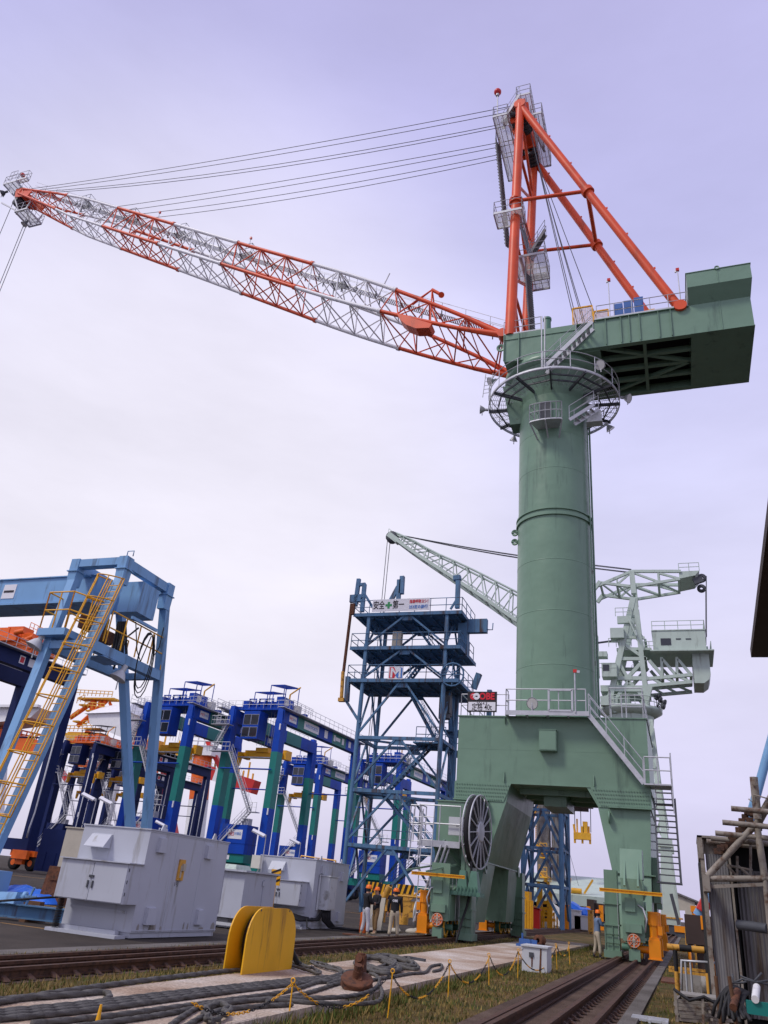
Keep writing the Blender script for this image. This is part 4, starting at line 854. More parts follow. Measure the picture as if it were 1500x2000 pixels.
    for x in (-3.2, 3.2): b.box((x-.25,ty-1.2,zs-.1), (x+.25,ty+1.2,zs+.4)); b.hexa([(x-.2,ty-1.3,zs-1.2),(x+.2,ty-1.3,zs-1.2),(x+.2,ty-1.0,zs-1.2),(x-.2,ty-1.0,zs-1.2),(x-.3,ty-1.3,zs+.6),(x+.3,ty-1.3,zs+.6),(x+.3,ty-.7,zs+.6),(x-.3,ty-.7,zs+.6)])
    b.box((3.4,ty-.9,zs-.2), (4.0,ty+.6,zs+1.0))
    sp_ = b.build('spreader', 'yellow', r)
    b = MB(); b.box((-3.4,ty-1.3,zs-.15), (3.4,ty-1.25,zs+.0)); 
    for x in (-1.1,-.6,.6,1.1):
        for y in (-.6,.6): b.tube((x,ty+y,zs+1.6), (x,ty+y,RH+.3), .03, 5)
    b.build('hoist_rope', 'galv', sp_)
    # access stairs and platforms on the near frame
    b = MB(); zp = 16.6; b.box((-HX-1.6,-1.9,zp-.08), (-HX+1.6,-.9,zp)); b.rail([(-HX-1.6,-.9,zp),(-HX-1.6,-1.9,zp),(-HX+1.6,-1.9,zp)], 1.1, .7, .03)
    b.box((-HX-1.9,-2.1,20.0), (-HX+1.0,-.95,20.08)); b.rail([(-HX-1.9,-.95,20.08),(-HX-1.9,-2.1,20.08),(-HX+1.0,-2.1,20.08)], 1.1, .7, .03)
    b.stair((-HX-1.2,-1.8,zp), (-HX+.4,-1.8,20.0), .6, (0,1,0), 12); b.stair((HX-1.9,-1.8,9.2), (-HX+1.5,-1.8,zp), .7, (0,1,0), 24); b.box((HX-2.1,-1.9,9.1), (HX-.7,-.9,9.2)); b.rail([(HX-2.0,-1.9,9.2),(HX-.7,-1.9,9.2)], 1.1, .7, .03)
    b.stair((-HX+.6,-1.8,3.4), (HX-1.9,-1.8,9.2), .7, (0,1,0), 20); b.ladder((-HX-1.2,-1.5,20), (-HX-1.2,-1.5,RH), .5, (1,0,0), .02, .3)
    b.build('access_stair', 'galv', r)
    b = MB(); b.tube((-HX,-.9,14.5), (HX,-.9,14.5), .1, 8); b.tube((-HX,RS,14.5), (HX,RS,14.5), .1, 8); b.build('tie_pipe', c1, r)
    # power pack on the sill
    b = MB(); b.box((-1.9,-1.6,4.2), (2.2,1.0,7.6)); b.box((-1.95,-1.65,5.4), (2.25,1.0,5.46)); pp = b.build('power_pack', c1, r)
    b = MB(); b.box((-1.9,-1.45,3.2), (2.2,.9,4.2)); b.build('power_pack_base', gcol, pp)
    b = MB(); b.cbox((1.4,-.6,8.0), (1.0,.8,.8)); b.build('exhaust_unit', 'galv', pp)
    if sign:
        b = MB(); b.box((-.5,-1.62,5.9), (1.6,-1.6,7.0)); b.build('sign_plate', 'sign_white', pp); b = MB(); b.box((-1.1,-1.47,3.5), (.1,-1.45,4.0)); b.build('sign_plate', 'sign_white', pp)
        text('sign_lettering', 'MES', .62, 'sign_red', (-.02,-1.64,6.45), (1,0,0), (0,0,1), pp, .004, width=.8)
        text('sign_lettering', 'HYBRID', .5, 'sign_blue', (.95,-1.64,6.5), (1,0,0), (0,0,1), pp, .004, width=1.0)
    for za, zb in ((9.0,9.8),(19.6,20.4)): b = MB(); b.box((HX+.3,-.86,za), (HX+.45,-.70,zb)); b.build('number_plate', 'sign_white', r)
    return r
def place(r, p, az, zrot=0):   # p: photo foot of the near right leg's girder corner
    a = R_(az); r.rotation_euler = (0,0,-a); dx = RW/2*math.cos(a); r.location = (p[0]-dx, p[1]+RW/2*math.sin(a), 0); return r
G1 = 'blue and teal rubber tyred yard cranes'
rt2 = make_rtg('yard_crane', 'blue and teal yard crane left of the tower', G1, 'blue', 'teal', 'blue', 'teal', 'navy')
rt1 = copy_tree(rt2); rt1['label'] = 'blue and teal yard crane partly hidden behind the light blue gantry legs'
rt3 = copy_tree(rt2); rt3['label'] = 'smaller, farther blue and teal yard crane seen left of the blue test tower legs'
rt4 = copy_tree(rt2); rt4['label'] = 'far blue and teal yard crane seen through the lattice of the blue test tower'
rt2['label'] = 'blue and teal yard crane standing just left of the worn blue test tower'
place(rt2, (-49.6,94), 4); place(rt1, (-62.6,92.2), 4); place(rt3, (-64.5,141), 4); place(rt4, (-46.3,135), 4)
G2 = 'navy yard cranes with orange machinery'
rn = make_rtg('yard_crane', 'big navy blue yard crane cut off by the left edge', G2, 'navy', 'navy', 'craneorange', 'navy', 'craneorange', sign=False)
for (y0, y1, m) in ((6.0,6.9,'sign_white'),(7.6,8.5,'sign_white'),(14.2,15.0,'sign_white'),(15.6,16.6,'sign_white')):
    b = MB(); b.box((RW/2+.552,y0,RH-1.3), (RW/2+.57,y1,RH-.4)); b.build('sign_plate', m, rn)
    if y0 in (6.0,14.2): b = MB(); b.box((RW/2+.571,y0+.12,RH-1.18), (RW/2+.58,y1-.12,RH-.52)); b.build('sign_emblem', 'sign_red', rn)
b = MB()   # cable trays and hose down the far right leg
for (x, y) in ((RW/2+.7,RS-1.0),(RW/2+.7,-.95)): b.path([(x,y,20),(x,y,6),(x+.1,y-.3,4.4),(x+.1,y-.3,3.3)], .09, 6)
b.build('conduit_pipe', 'galv', rn)
rn2 = copy_tree(rn); rn3 = copy_tree(rn)
rn2['label'] = 'navy yard crane with orange trolley seen behind the yellow ladder of the light blue gantry'
rn3['label'] = 'navy yard crane farther back beneath the orange topped quay crane'
# the nearest navy crane: its far frame is in view, the rest is outside the frame
rn.scale = (1.1,1.1,1.1); rn.location = (-82.2, 58.0, 0); rn.rotation_euler = (0,0,R_(-2))
bpy.context.view_layer.update(); inv = rn.matrix_world.inverted()
mq = MB(); rq = random.Random(5)
def wbox(px0, py0, px1, py1, Y, d): p, q = PY(px0,py0,Y), PY(px1,py1,Y); mq.box((min(p.x,q.x),Y,min(p.z,q.z)), (max(p.x,q.x),Y+d,max(p.z,q.z)))
for (a_, b_, c_, d_) in ((-6,1226,14,1244),(16,1224,40,1246),(20,1238,58,1260),(44,1236,52,1262),(58,1248,76,1266),(34,1256,88,1274),(-8,1240,30,1250),(70,1262,90,1280)): wbox(a_, b_, c_, d_, 78.5+rq.uniform(-.4,.4), 2.0)
for (a_, c_) in (((30,1236),(48,1232)),((50,1250),(66,1244)),((60,1260),(82,1256))): mq.tube(PY(*a_,78), PY(*c_,78), .35, 10)
mq.rail([PY(38,1262,77.5),PY(92,1284,77.5)], 1.2, .8, .05); mq.rail([PY(56,1232,78),PY(92,1250,78)], 1.2, .8, .05)
mq.v = [inv @ v for v in mq.v]; o = mq.build('girder_machinery', 'craneorange', None); o.parent = rn
p = PZ(190,1452,RH); place(rn2, (p.x,p.y), 4)
p = PZ(252,1452,RH); place(rn3, (p.x-2,p.y+6), 4)
for k_, (px, dy, lb) in enumerate(((150,52,'navy yard crane in the far back row, left of the orange topped quay crane'),(225,58,'navy yard crane in the far back row, below the white machinery house'))):
    c = copy_tree(rn2); p = PZ(px,1475,RH); place(c, (p.x-8,p.y+dy*.35), 4); c['label'] = lb
# ------------------------------------------------------------------ light blue gantry with the yellow caged ladder
gx0, gx1 = -29.5, -26.4
gan = thing('gantry_crane', 'light blue gantry with splayed legs and yellow caged ladder', 'gantry', (-28,32,0))
Ln, Lf = Vector((gx1,30.25,15.3)), Vector((gx0,30.25,15.3)); Rn, Rf = Vector((gx1,34.1,15.3)), Vector((gx0,34.1,15.3))
feet = (Vector((-26.7,26.9,.4)), Vector((-27.9,26.9,.4)), Vector((-26.7,37.9,.4)), Vector((-27.4,38.2,.4)))
for (p, q) in ((feet[0],Ln),(feet[1],Lf),(feet[2],Rn),(feet[3],Rf)):
    b = MB(); b.bar(p, q, .36, .45, (1,0,0)); b.build('leg', 'lblue', gan)
b = MB()
for y in (26.9, 37.9): b = MB(); b.box((-29.2,y-.4,.25), (-25.5,y+.4,1.0)); [b.tube((x,y-.2,.35), (x,y+.2,.35), .35, 14) for x in (-28.8,-26)]; b.build('travel_truck', 'lblue', gan)
b = MB(); zt_ = 15.75
for (p, q, w_, h_) in (((gx0,30.25,zt_+.1),(gx1,30.25,zt_+.1),.5,.42),((gx1,30.25,zt_+.05),(gx1,34.1,zt_+.05),.4,.5),((gx0,34.1,zt_+.1),(gx1,34.1,zt_+.1),.4,.4),((gx0,30.25,zt_),(gx0,34.1,zt_),.5,.5)): b.bar(p, q, w_, h_)
for (x, y) in ((gx0,30.25),(gx1,30.25),(gx1,34.1),(gx0,34.1)): b.cbox((x,y,zt_), (.54,.57,.7)); b.hexa([(x-.24,y-.26,14.6),(x+.24,y-.26,14.6),(x+.24,y+.26,14.6),(x-.24,y+.26,14.6),(x-.27,y-.29,15.4),(x+.27,y-.29,15.4),(x+.27,y+.29,15.4),(x-.27,y+.29,15.4)]); b.box((x-.34,y-.36,15.38), (x+.34,y+.36,15.43))
b.box((gx1-1.0,31.6,13.6), (gx1+.3,33.1,15.3)); b.box((gx0-.5,32.9,14.0), (gx1-1.0,33.0,15.3)); b.box((gx1+.3,31.3,13.1), (gx1+.42,33.5,13.25))
b.path([(gx1-.1,30.3,16.2),(gx1-.1,30.3,16.5),(gx1+.3,30.3,16.5),(gx1+.3,30.3,16.2)], .03, 5)
b.build('end_frame', 'lblue', gan)
b = MB(); b.box((-72,31.2,14.15), (gx0+.6,32.8,15.6)); b.box((-72,31.1,15.6), (gx0+.6,32.9,15.66)); b.box((-72,31.05,14.05), (gx0+.6,32.95,14.15)); gd = b.build('main_girder', 'lblue', gan)
c = PY(17,1155,31.15); b = MB(); b.box((c.x-.45,31.17,c.z-.42), (c.x+.45,31.2,c.z+.42)); b.build('capacity_plate', 'sign_white', gd); b = MB(); b.box((c.x-.35,31.15,c.z-.06), (c.x+.35,31.17,c.z+.06)); b.build('plate_marking', 'sign_black', gd)
b = MB(); zm = 11.1; pn, pf = Ln.lerp(feet[0], (15.3-zm)/14.9), Rn.lerp(feet[2], (15.3-zm)/14.9); pnf, pff = Lf.lerp(feet[1], (15.3-zm)/14.9), Rf.lerp(feet[3], (15.3-zm)/14.9)
b.bar(pn, pf, .42, .5); b.bar(pnf, pn, .3, .4); b.bar(pff, pf, .3, .35); b.bar(pnf, pff, .4, .5); b.box((pn.x-.9,pn.y+.8,zm-.35), (pn.x+.3,pn.y+2.4,zm-.3))
b.build('cross_beam', 'lblue', gan)
b = MB(); pl_ = Vector((gx0+.1,29.3,zm+.35)); b.box((pl_.x,pl_.y-.6,pl_.z), (pl_.x+1.7,pl_.y+.7,pl_.z+.35)); b.build('platform', 'lblue', gan)
b = MB(); b.rail([(pl_.x+.05,pl_.y+.6,pl_.z+.35),(pl_.x+.05,pl_.y-.55,pl_.z+.35),(pl_.x+1.6,pl_.y-.55,pl_.z+.35),(pn.x+.2,pn.y+.6,zm+.35)], 1.9, .8, .04)
b.rail([(pn.x+.2,pn.y+.8,zm+.3),(pf.x+.2,pf.y-.3,zm+.3)], 1.7, 1.2, .04); b.rail([(pnf.x,pnf.y+.8,zm+.3),(pff.x,pff.y-.3,zm+.3)], 1.7, 1.2, .04)
b.build('guard_rail', 'yellow', gan)
b = MB(); la = feet[0].lerp(Ln,.03)+Vector((.1,-.55,0)); lb = Ln+Vector((.1,-.45,-.6)); b.ladder(la, lb, .62, (1,0,0), .024, .38, (-.8,-.75,.1), .036, 1.25)
b.bar(la+Vector((.5,-.3,.6)), la+Vector((.5,-.3,2.2)), .08); b.bar(la+Vector((-1.4,-.3,.5)), la+Vector((.5,-.3,.5)), .08); b.bar(la+Vector((-1.4,-.3,1.2)), la+Vector((.5,-.3,2.0)), .08)
b.build('caged_ladder', 'yellow', gan)
b = MB(); hx, hy, hz_ = gx1-.3, 31.7, 12.9
for k in range(3): 
    cx_, cy_ = gx1+.4, 33.0; b.path([(cx_+.05*k,cy_+(.55+.05*k)*math.sin(a),11.1-.15*k+(1.5+.1*k)*math.cos(a)+.3) for a in [j*math.pi/8-.0 for j in range(17)]], .03, 5)
b.path([(cx_,33.4,12.9),(cx_,33.7,11.8),(cx_,34.0,12.4),(gx1+.1,34.4,13.8),(gx1+.1,34.5,15.6)], .03, 5); b.path([(hx,31.7,13.0),(hx+.2,31.4,11.4),(hx-.2,31.9,10.6),(hx+.4,31.6,12.2),(hx+.5,32.2,12.9)], .05, 5)
b.path([(gx1+.5,31.5,13),(gx1+.6,32,11.6),(gx1+.5,32.6,11.2),(gx1+.5,33.0,12.7)], .03, 5)
for k in range(5): b.tube((hx-.2+.1*k,31.4,13.0), (hx-.5+.22*k,31.9,10.8+.15*k), .07, 6)
b.build('power_cable', 'black', gan)
b = MB(); b.cbox((-28.4,31.3,12.9), (1.2,.9,.7)); b.tube((-28.6,31.6,12.4), (-27.5,31.9,12.2), .35, 12); b.build('hoist_trolley', 'rust', gan)
flood(gan, (-29.4,28.8,10.9), (-.3,-.3,-1), .45, 'lgrey'); flood(gan, pn.lerp(pf,.42)+Vector((.1,0,-1.0)), (-.2,-.3,-1), .45, 'lgrey')
# ------------------------------------------------------------------ worn blue test tower
TY = 60.0; txa, txb = PY(722,1200,TY).x, PY(874,1195,TY).x; TD = 4.4
tow = thing('test_tower', 'worn steel blue lattice tower with three railed floors and a safety banner', 'tower', ((txa+txb)/2,TY+TD/2,0))
zs = [PY(800,y,TY).z for y in (1198,1264,1328)]; zm_ = [PY(790,1440,TY).z, PY(790,1545,TY).z, PY(790,1655,TY).z]
for (x, y) in ((txa,TY),(txb,TY),(txa,TY+TD),(txb,TY+TD)):
    b = MB(); b.tube((x,y,0), (x,y,zs[2]), .18, 10); b.bar((x,y,zs[2]), (x,y,zs[0]), .28, .28); b.build('tower_leg', 'tblue', tow)
def brace(b, p, q, w_=.16): b.bar(p, q, w_, w_)
b = MB(); lv = [0]+zm_[::-1]+zs[::-1]
for za, zb in zip(lv, lv[1:]):
    for y in (TY, TY+TD):
        xm = (txa+txb)/2; brace(b, (txa,y,za+.2), (xm-.25,y,zb-.2)); brace(b, (txb,y,za+.2), (xm+.25,y,zb-.2)); b.bar((txa,y,zb-.1), (txb,y,zb-.1), .2, .26); b.cbox((xm,y,zb-.4), (.9,.06,.45))
    for x in (txa, txb):
        ym = TY+TD/2; brace(b, (x,TY,za+.2), (x,ym,zb-.2), .14); brace(b, (x,TY+TD,za+.2), (x,ym,zb-.2), .14); b.bar((x,TY,zb-.1), (x,TY+TD,zb-.1), .2, .26)
    b.bar((txa,TY,zb-.2), (txb,TY+TD,zb-.2), .16)
b.build('tower_brace', 'tblue', tow)
for i, z in enumerate(zs):
    fx0, fx1 = txa-1.4, txb+1.3
    b = MB(); b.box((fx0,TY-.2,z-.18), (fx1,TY+TD+.8,z)); b.box((fx0-.03,TY-.26,z-.24), (fx1+.03,TY-.2,z+.06)); b.box((fx1,TY-.2,z-.24), (fx1+.06,TY+TD+.8,z+.06))
    for k in range(9): x = fx0+(fx1-fx0)*(k+.5)/9; b.bar((x,TY,z-.28), (x,TY+TD,z-.28), .08, .18)
    fl = b.build('tower_floor', 'tblue', tow)
    b = MB(); b.rail([(fx0,TY+TD,z),(fx0,TY-.15,z),(fx1,TY-.15,z),(fx1,TY+TD,z)], 1.25, 1.5, .035); b.build('guard_rail', 'tblue', fl)
for (za, zb, xa, xb, y) in ((zs[1],zs[0],txb-1.4,txb-3.8,TY+2.6),(zs[2],zs[1],txa+2.6,txa+4.6,TY+2.6),(zm_[0],zs[2],txb-1.0,txb-4.0,TY+2.4),(zm_[1],zm_[0],txa+1.8,txb-1.4,TY+2.4),(zm_[2],zm_[1],txb-1.0,txa+1.6,TY+2.4),(.2,zm_[2],txa+1.0,txb-1.2,TY+2.4)):
    b = MB(); b.stair((xa,y,za), (xb,y,zb), .7, (0,1,0), None, True, .05, .2); b.build('tower_stair', 'tblue', tow)
b = MB(); b.box((txb-2.8,TY+1.6,zm_[0]-.12), (txb-.1,TY+TD,zm_[0])); b.rail([(txb-2.6,TY+1.7,zm_[0]),(txb-.1,TY+1.7,zm_[0])], 1.2, .9, .035); b.build('stair_landing', 'tblue', tow)
b = MB(); b.box((txa,TY+1.4,zm_[2]-.1), (txb-2.4,TY+3.6,zm_[2])); b.rail([(txa,TY+1.45,zm_[2]),(txb-2.4,TY+1.45,zm_[2])], 1.2, 1.2, .03); b.build('stair_landing', 'tblue', tow)
b = MB(); b.box((txa,TY+1.2,zm_[1]-.1), (txa+2.4,TY+3.6,zm_[1])); b.build('stair_landing', 'tblue', tow)
def tcol(*bars):
    b = MB()
    for (a_, c_, d_, w_, h_) in bars: b.bar(PY(*a_,TY+d_), PY(*c_,TY+d_), w_, h_)
    b.build('test_column', 'tblue', tow)
tcol(((694,1184),(701,1131),0,.34,.3),((707,1195),(712,1141),0,.34,.3),((696,1143),(714,1141),0,.25,.25),((712,1160),(729,1188),0,.2,.2),((684,1170),(712,1168),0,.3,.7))
tcol(((893,1188),(895,1130),.6,.36,.36),((886,1130),(900,1128),.6,.45,.4),((880,1190),(895,1166),.6,.16,.16))
tcol(((778,1172),(780,1133),5,.36,.4),((784,1160),(786,1126),5,.42,.4),((764,1172),(778,1146),5,.26,.4))
tcol(((680,1322),(677,1370),-.1,.36,.4),((676,1369),(703,1412),-.1,.2,.2))
tcol(((906,1220),(905,1284),2,.8,.9))
b = MB(); b.tube(PY(687,1180,TY-.3), PY(671,1312,TY-.3), .14, 10); b.cbox(PY(688,1190,TY-.3), (.4,.3,1.0)); b.build('hydraulic_cylinder', 'rust', tow)
b = MB(); b.tube(PY(670,1312,TY-.3), PY(667,1362,TY-.3), .16, 10); b.cbox(PY(667,1367,TY-.3), (.5,.4,.3)); b.build('hydraulic_rod', 'fadedyellow', tow)
b = MB(); a_, c_ = PY(917,1222,TY+2), PY(952,1227,TY+2); b.box((a_.x-.3,TY+1.7,a_.z-.7), (c_.x,TY+2.2,a_.z+.5)); b.path([PY(952,1230,TY+2),PY(962,1230,TY+2),PY(963,1217,TY+2)], .05, 5); b.build('test_arm', 'tblue', tow)
b = MB(); b.tube(PY(870,1360,TY+2), PY(868,1404,TY+2), .5, 14); b.tube(PY(876,1352,TY+2.2), PY(876,1400,TY+2.2), .3, 10); b.cbox(PY(872,1378,TY+1.8), (.7,.6,1.3)); b.build('winch_unit', 'darksteel', tow)
b = MB(); b.cbox(PY(776,1252,TY+1), (.8,.5,1.6)); b.build('covered_bundle', 'beige', tow)
b = MB(); wc = PY(884,1318,TY-.1); b.path([(wc.x+.95*math.cos(k*.3927),TY-.2,wc.z+.95*math.sin(k*.3927)) for k in range(16)], .07, 6, True)
for k in range(4): b.bar((wc.x-.9*math.cos(k*.785),TY-.2,wc.z-.9*math.sin(k*.785)), (wc.x+.9*math.cos(k*.785),TY-.2,wc.z+.9*math.sin(k*.785)), .06)
b.build('hand_wheel', 'tblue', tow)
c0, c1 = PY(729,1172,TY-.25), PY(839,1192,TY-.25); b = MB(); b.box((c0.x,TY-.32,c1.z), (c1.x,TY-.29,c0.z)); ban = b.build('safety_banner', 'sign_white', tow)
bw, bh, yb_ = c1.x-c0.x, c0.z-c1.z, TY-.335; zc = (c0.z+c1.z)/2
text('banner_lettering', '安全', .82, 'sign_black', (c0.x+bw*.12,yb_,zc-.02), (1,0,0), (0,0,1), ban, .003, bold=.012, width=bw*.2)
text('banner_lettering', '第一', .82, 'sign_black', (c0.x+bw*.46,yb_,zc-.02), (1,0,0), (0,0,1), ban, .003, bold=.012, width=bw*.2)
text('banner_lettering', '指差呼称ヨシ！', .36, 'sign_red', (c0.x+bw*.81,yb_,zc+bh*.22), (1,0,0), (0,0,1), ban, .003, bold=.008, width=bw*.32)
text('banner_lettering', '2S3定の励行', .36, 'sign_blue', (c0.x+bw*.81,yb_,zc-bh*.22), (1,0,0), (0,0,1), ban, .003, bold=.008, width=bw*.32)
b = MB(); x = c0.x+bw*.29; b.box((x-.1,yb_-.006,zc-.3), (x+.1,yb_+.004,zc+.3)); b.box((x-.3,yb_-.008,zc-.1), (x+.3,yb_+.002,zc+.1)); b.build('green_cross', 'sign_green', ban)
c0, c1 = PY(760,1302,TY-.25), PY(787,1327,TY-.25); b = MB(); b.box((c0.x,TY-.32,c1.z), (c1.x,TY-.29,c0.z)); ms = b.build('emblem_board', 'sign_white', tow)
sx, sz, mw, mh = c0.x, c1.z, c1.x-c0.x, c0.z-c1.z
b = MB(); qq = lambda u, v, d=0: (sx+mw*u, TY-.33-d, sz+mh*v)
b.prism([qq(.08,.08),qq(.42,.08),qq(.5,.3),qq(.5,.62),qq(.36,.94),qq(.08,.94)], (0,-.006,0)); b.build('emblem_letter', 'sign_red', ms)
b = MB(); b.prism([qq(.5,.3),qq(.62,.08),qq(.94,.08),qq(.94,.86),qq(.78,.94),qq(.5,.56)], (0,-.006,0)); b.build('emblem_letter', 'sign_blue', ms)
b = MB(); off = (0,0); m = 3
for poly in (((.16,.12),(.29,.12),(.29,.88),(.16,.88)),((.71,.12),(.84,.12),(.84,.88),(.71,.88)),((.29,.88),(.29,.64),(.5,.32),(.5,.53)),((.71,.88),(.71,.64),(.5,.32),(.5,.53))): b.prism([(sx+mw*v[0],TY-.35,sz+mh*v[1]) for v in poly], (0,-.004,0))
b.build('emblem_letter', 'sign_white', ms)
# small blue platforms between the tower and the green crane
b = MB(); 
for (px, py, w_) in ((898,1360,3.0),(900,1430,2.6),(902,1470,2.6)):
    p = PY(px,py,TY+9); b.box((p.x-w_/2,TY+8,p.z-.15), (p.x+w_/2,TY+11,p.z)); b.rail([(p.x-w_/2,TY+8,p.z),(p.x+w_/2,TY+8,p.z)], 1.2, 1, .035)
p = PY(935,1318,TY+9); b.bar(PY(925,1345,TY+9), PY(936,1316,TY+9), .5, .5); b.bar(PY(880,1345,TY+9), (PY(905,1345,TY+9).x,TY+9,0), .4)
b.bar(PY(888,1345,TY+9), (PY(888,1345,TY+9).x,TY+9,0), .5); b.bar((PY(888,1345,TY+9).x+3.2,TY+9.5,0), (PY(888,1345,TY+9).x+3.2,TY+9.5,PY(900,1345,TY+9).z), .4)
b.build('service_tower', 'tblue', None, 'blue railed platforms stacked behind the test tower beside the green portal', 'tower', None, None, (PY(895,1430,TY+9).x,TY+9.5,0))
# ------------------------------------------------------------------ distant pale grey-green luffing crane
QY = 110.0; qn, qf = QY-2.6, QY+2.6
luf = thing('luffing_crane', 'pale grey green level luffing crane far down the same track', 'crane', (-3.6,QY,0))
def pp(b, name, mat='pale'): return b.build(name, mat, luf)
cxl = PY(1230,1390,QY).x
b = MB(); zr = PY(1230,1392,QY).z
for (sx_, sy_) in ((-1,-1),(1,-1),(-1,1),(1,1)):
    xb_ = (-6.4 if sx_ < 0 else -2.0); yb2 = QY+sy_*5.2
    b.hexa([(xb_-1.0,yb2-1.0,1.8),(xb_+1.0,yb2-1.0,1.8),(xb_+1.0,yb2+1.0,1.8),(xb_-1.0,yb2+1.0,1.8),(xb_-.55,yb2-.6,9.5),(xb_+.55,yb2-.6,9.5),(xb_+.55,yb2+.6,9.5),(xb_-.55,yb2+.6,9.5)])
    b.bar((xb_,yb2,9.5), (cxl+sx_*2.6,QY+sy_*2.6,zr-1.5), .7, .7)
b.box((-7,QY-6,9.3), (-1.2,QY-4.6,10.2)); b.box((-7,QY+4.6,9.3), (-1.2,QY+6,10.2))
pp(b, 'portal_leg')
for x in (-6.4,-2.0):
    b = MB(); b.m = 0; b.box((x-1.3,QY-6.5,1.75), (x+1.3,QY+6.5,1.9)); b.m = 1; b.box((x-1.0,QY-6.4,1.1), (x+1.0,QY+6.4,1.75)); b.m = 2
    for k in range(6): b.box((x-.8,QY-6.3+k*2.2,.2), (x+.8,QY-5.0+k*2.2,1.1))
    pp(b, 'travel_truck', ['fadedyellow','pale','darksteel'])
b = MB(); 
for i in range(5):
    za, zb = 10+(zr-12)*i/5, 10+(zr-12)*(i+1)/5
    f0 = i/5; f1 = (i+1)/5; xr = lambda f: -2.0+(cxl+2.6+2.0)*f
    b.bar((xr(f0)-1.3,QY-4,za), (xr(f1),QY-4,zb), .3); b.bar((xr(f0)-1.4,QY-4.1,za), (xr(f0),QY-4.1,za), .3); b.bar((xr(f0),QY-4.1,za), (xr(f1)-1.4,QY-4.1,zb), .25); b.bar((xr(f0)-1.4,QY-4.0,za), (xr(f1)-1.4,QY-4.0,zb), .3)
b.stair((xr(.15)+.6,QY-4.6,11), (xr(.6)+.4,QY-4.6,17), .8, (0,-1,0), 20)
pp(b, 'portal_brace')
b = MB(); rr = abs(PY(1293,1378,QY).x-cxl); b.lathe((cxl,QY,zr), [(0,-.3),(rr*.75,-.7),(rr,-.1),(rr,.3),(0,.3)], 40); b.lathe((cxl,QY,zr), [(2.9,-2.4),(3.1,-.6)], 32); pp(b, 'ring_platform')
b = MB(); b.rail([(cxl+rr*math.cos(k*math.pi/14),QY+rr*math.sin(k*math.pi/14),zr+.3) for k in range(28)], 1.2, 9, .05, 1, False, True)
for k in range(28): p = Vector((cxl+rr*math.cos(k*math.pi/14),QY+rr*math.sin(k*math.pi/14),zr+.3)); b.tube(p, p+Z*1.2, .05, 4)
pp(b, 'guard_rail')
b = MB()
for (px, py) in ((1282,1362),(1290,1367),(1298,1372),(1296,1380),(1288,1360)): p = PY(px,py,QY-2); b.lathe(p, [(.1,-.4),(.4,0),(.42,.1),(0,.1)], 10, (1,-.4,-.4)); b.bar(p, PY(1283,1384,QY-1), .08)
pp(b, 'floodlight', 'darksteel')
def mem(b, a, c, w_=.45, both=True, yn=qn, yf=qf): 
    b.bar(PY(*a,yn), PY(*c,yn), w_, w_)
    if both: p, q = PY(*a,yn), PY(*c,yn); b.bar((p.x,yf,p.z), (q.x,yf,q.z), w_, w_)
b = MB()
for (a, c, w_) in (((1192,1362),(1237,1168),.75),((1262,1360),(1240,1168),.62),((1207,1287),(1262,1287),.45),((1209,1245),(1259,1246),.35),((1224,1205),(1248,1204),.3),((1207,1250),(1256,1284),.4),((1206,1290),(1226,1324),.4),((1226,1324),(1262,1284),.45),((1206,1325),(1266,1325),.5),((1228,1210),(1256,1246),.3),((1228,1330),(1256,1362),.4),((1228,1330),(1205,1362),.4)): mem(b, a, c, w_)
for py in (1250,1288,1325): 
    for px in (1208,1260): p = PY(px,py,qn); b.bar(p, (p.x,qf,p.z), .35)
pp(b, 'mast_frame')
b = MB(); p0, p1 = PY(1203,1245,qn), PY(1272,1262,qn); b.box((p0.x,qn,p1.z-.5), (p1.x,qf,p1.z-.2)); b.rail([(p0.x-1,qn,p1.z),(p0.x+2,qn,p1.z)], 1.2, 1, .05); p2 = PY(1210,1206,qn); b.box((p2.x-.3,qn-.6,p2.z-1), (p2.x+1.6,qn,p2.z)); b.rail([(p2.x-.5,qn-.6,p2.z),(p2.x+1.6,qn-.6,p2.z)], 1.2, 1, .05); p3 = PY(1206,1240,qn); b.cbox(p3, (1.8,2,1.4)); b.stair(PY(1243,1244,qn-.3), PY(1228,1212,qn-.3), .7, (0,-1,0), 10)
for k in range(4): b.stair(PY(1246-4*k,1290+8*k,QY), PY(1232+4*k,1282+8*k,QY), .7, (0,1,0), 6)
pp(b, 'mast_platform')
b = MB()   # luffing head frame
for (a, c, w_) in (((1166,1145),(1234,1116),.38),((1234,1116),(1330,1116),.38),((1172,1138),(1236,1146),.36),((1236,1146),(1328,1131),.36),((1234,1117),(1238,1160),.7),((1205,1128),(1206,1142),.25),((1205,1142),(1234,1117),.25),((1285,1117),(1287,1138),.28),((1240,1120),(1284,1136),.28),((1288,1120),(1326,1130),.28),((1160,1152),(1172,1136),.5)): mem(b, a, c, w_)
for px, py in ((1172,1138),(1205,1142),(1236,1146),(1286,1138),(1326,1131),(1234,1117),(1286,1117)): p = PY(px,py,qn); b.bar((p.x,qn,p.z), (p.x,qf,p.z), .3)
for (a, c) in (((1172,1138),(1205,1142)),((1205,1142),(1236,1146)),((1236,1146),(1286,1138)),((1286,1138),(1326,1131))): p, q = PY(*a,qn), PY(*c,qn); b.bar((p.x,qn,p.z), (q.x,qf,q.z), .2)
pp(b, 'luffing_head')
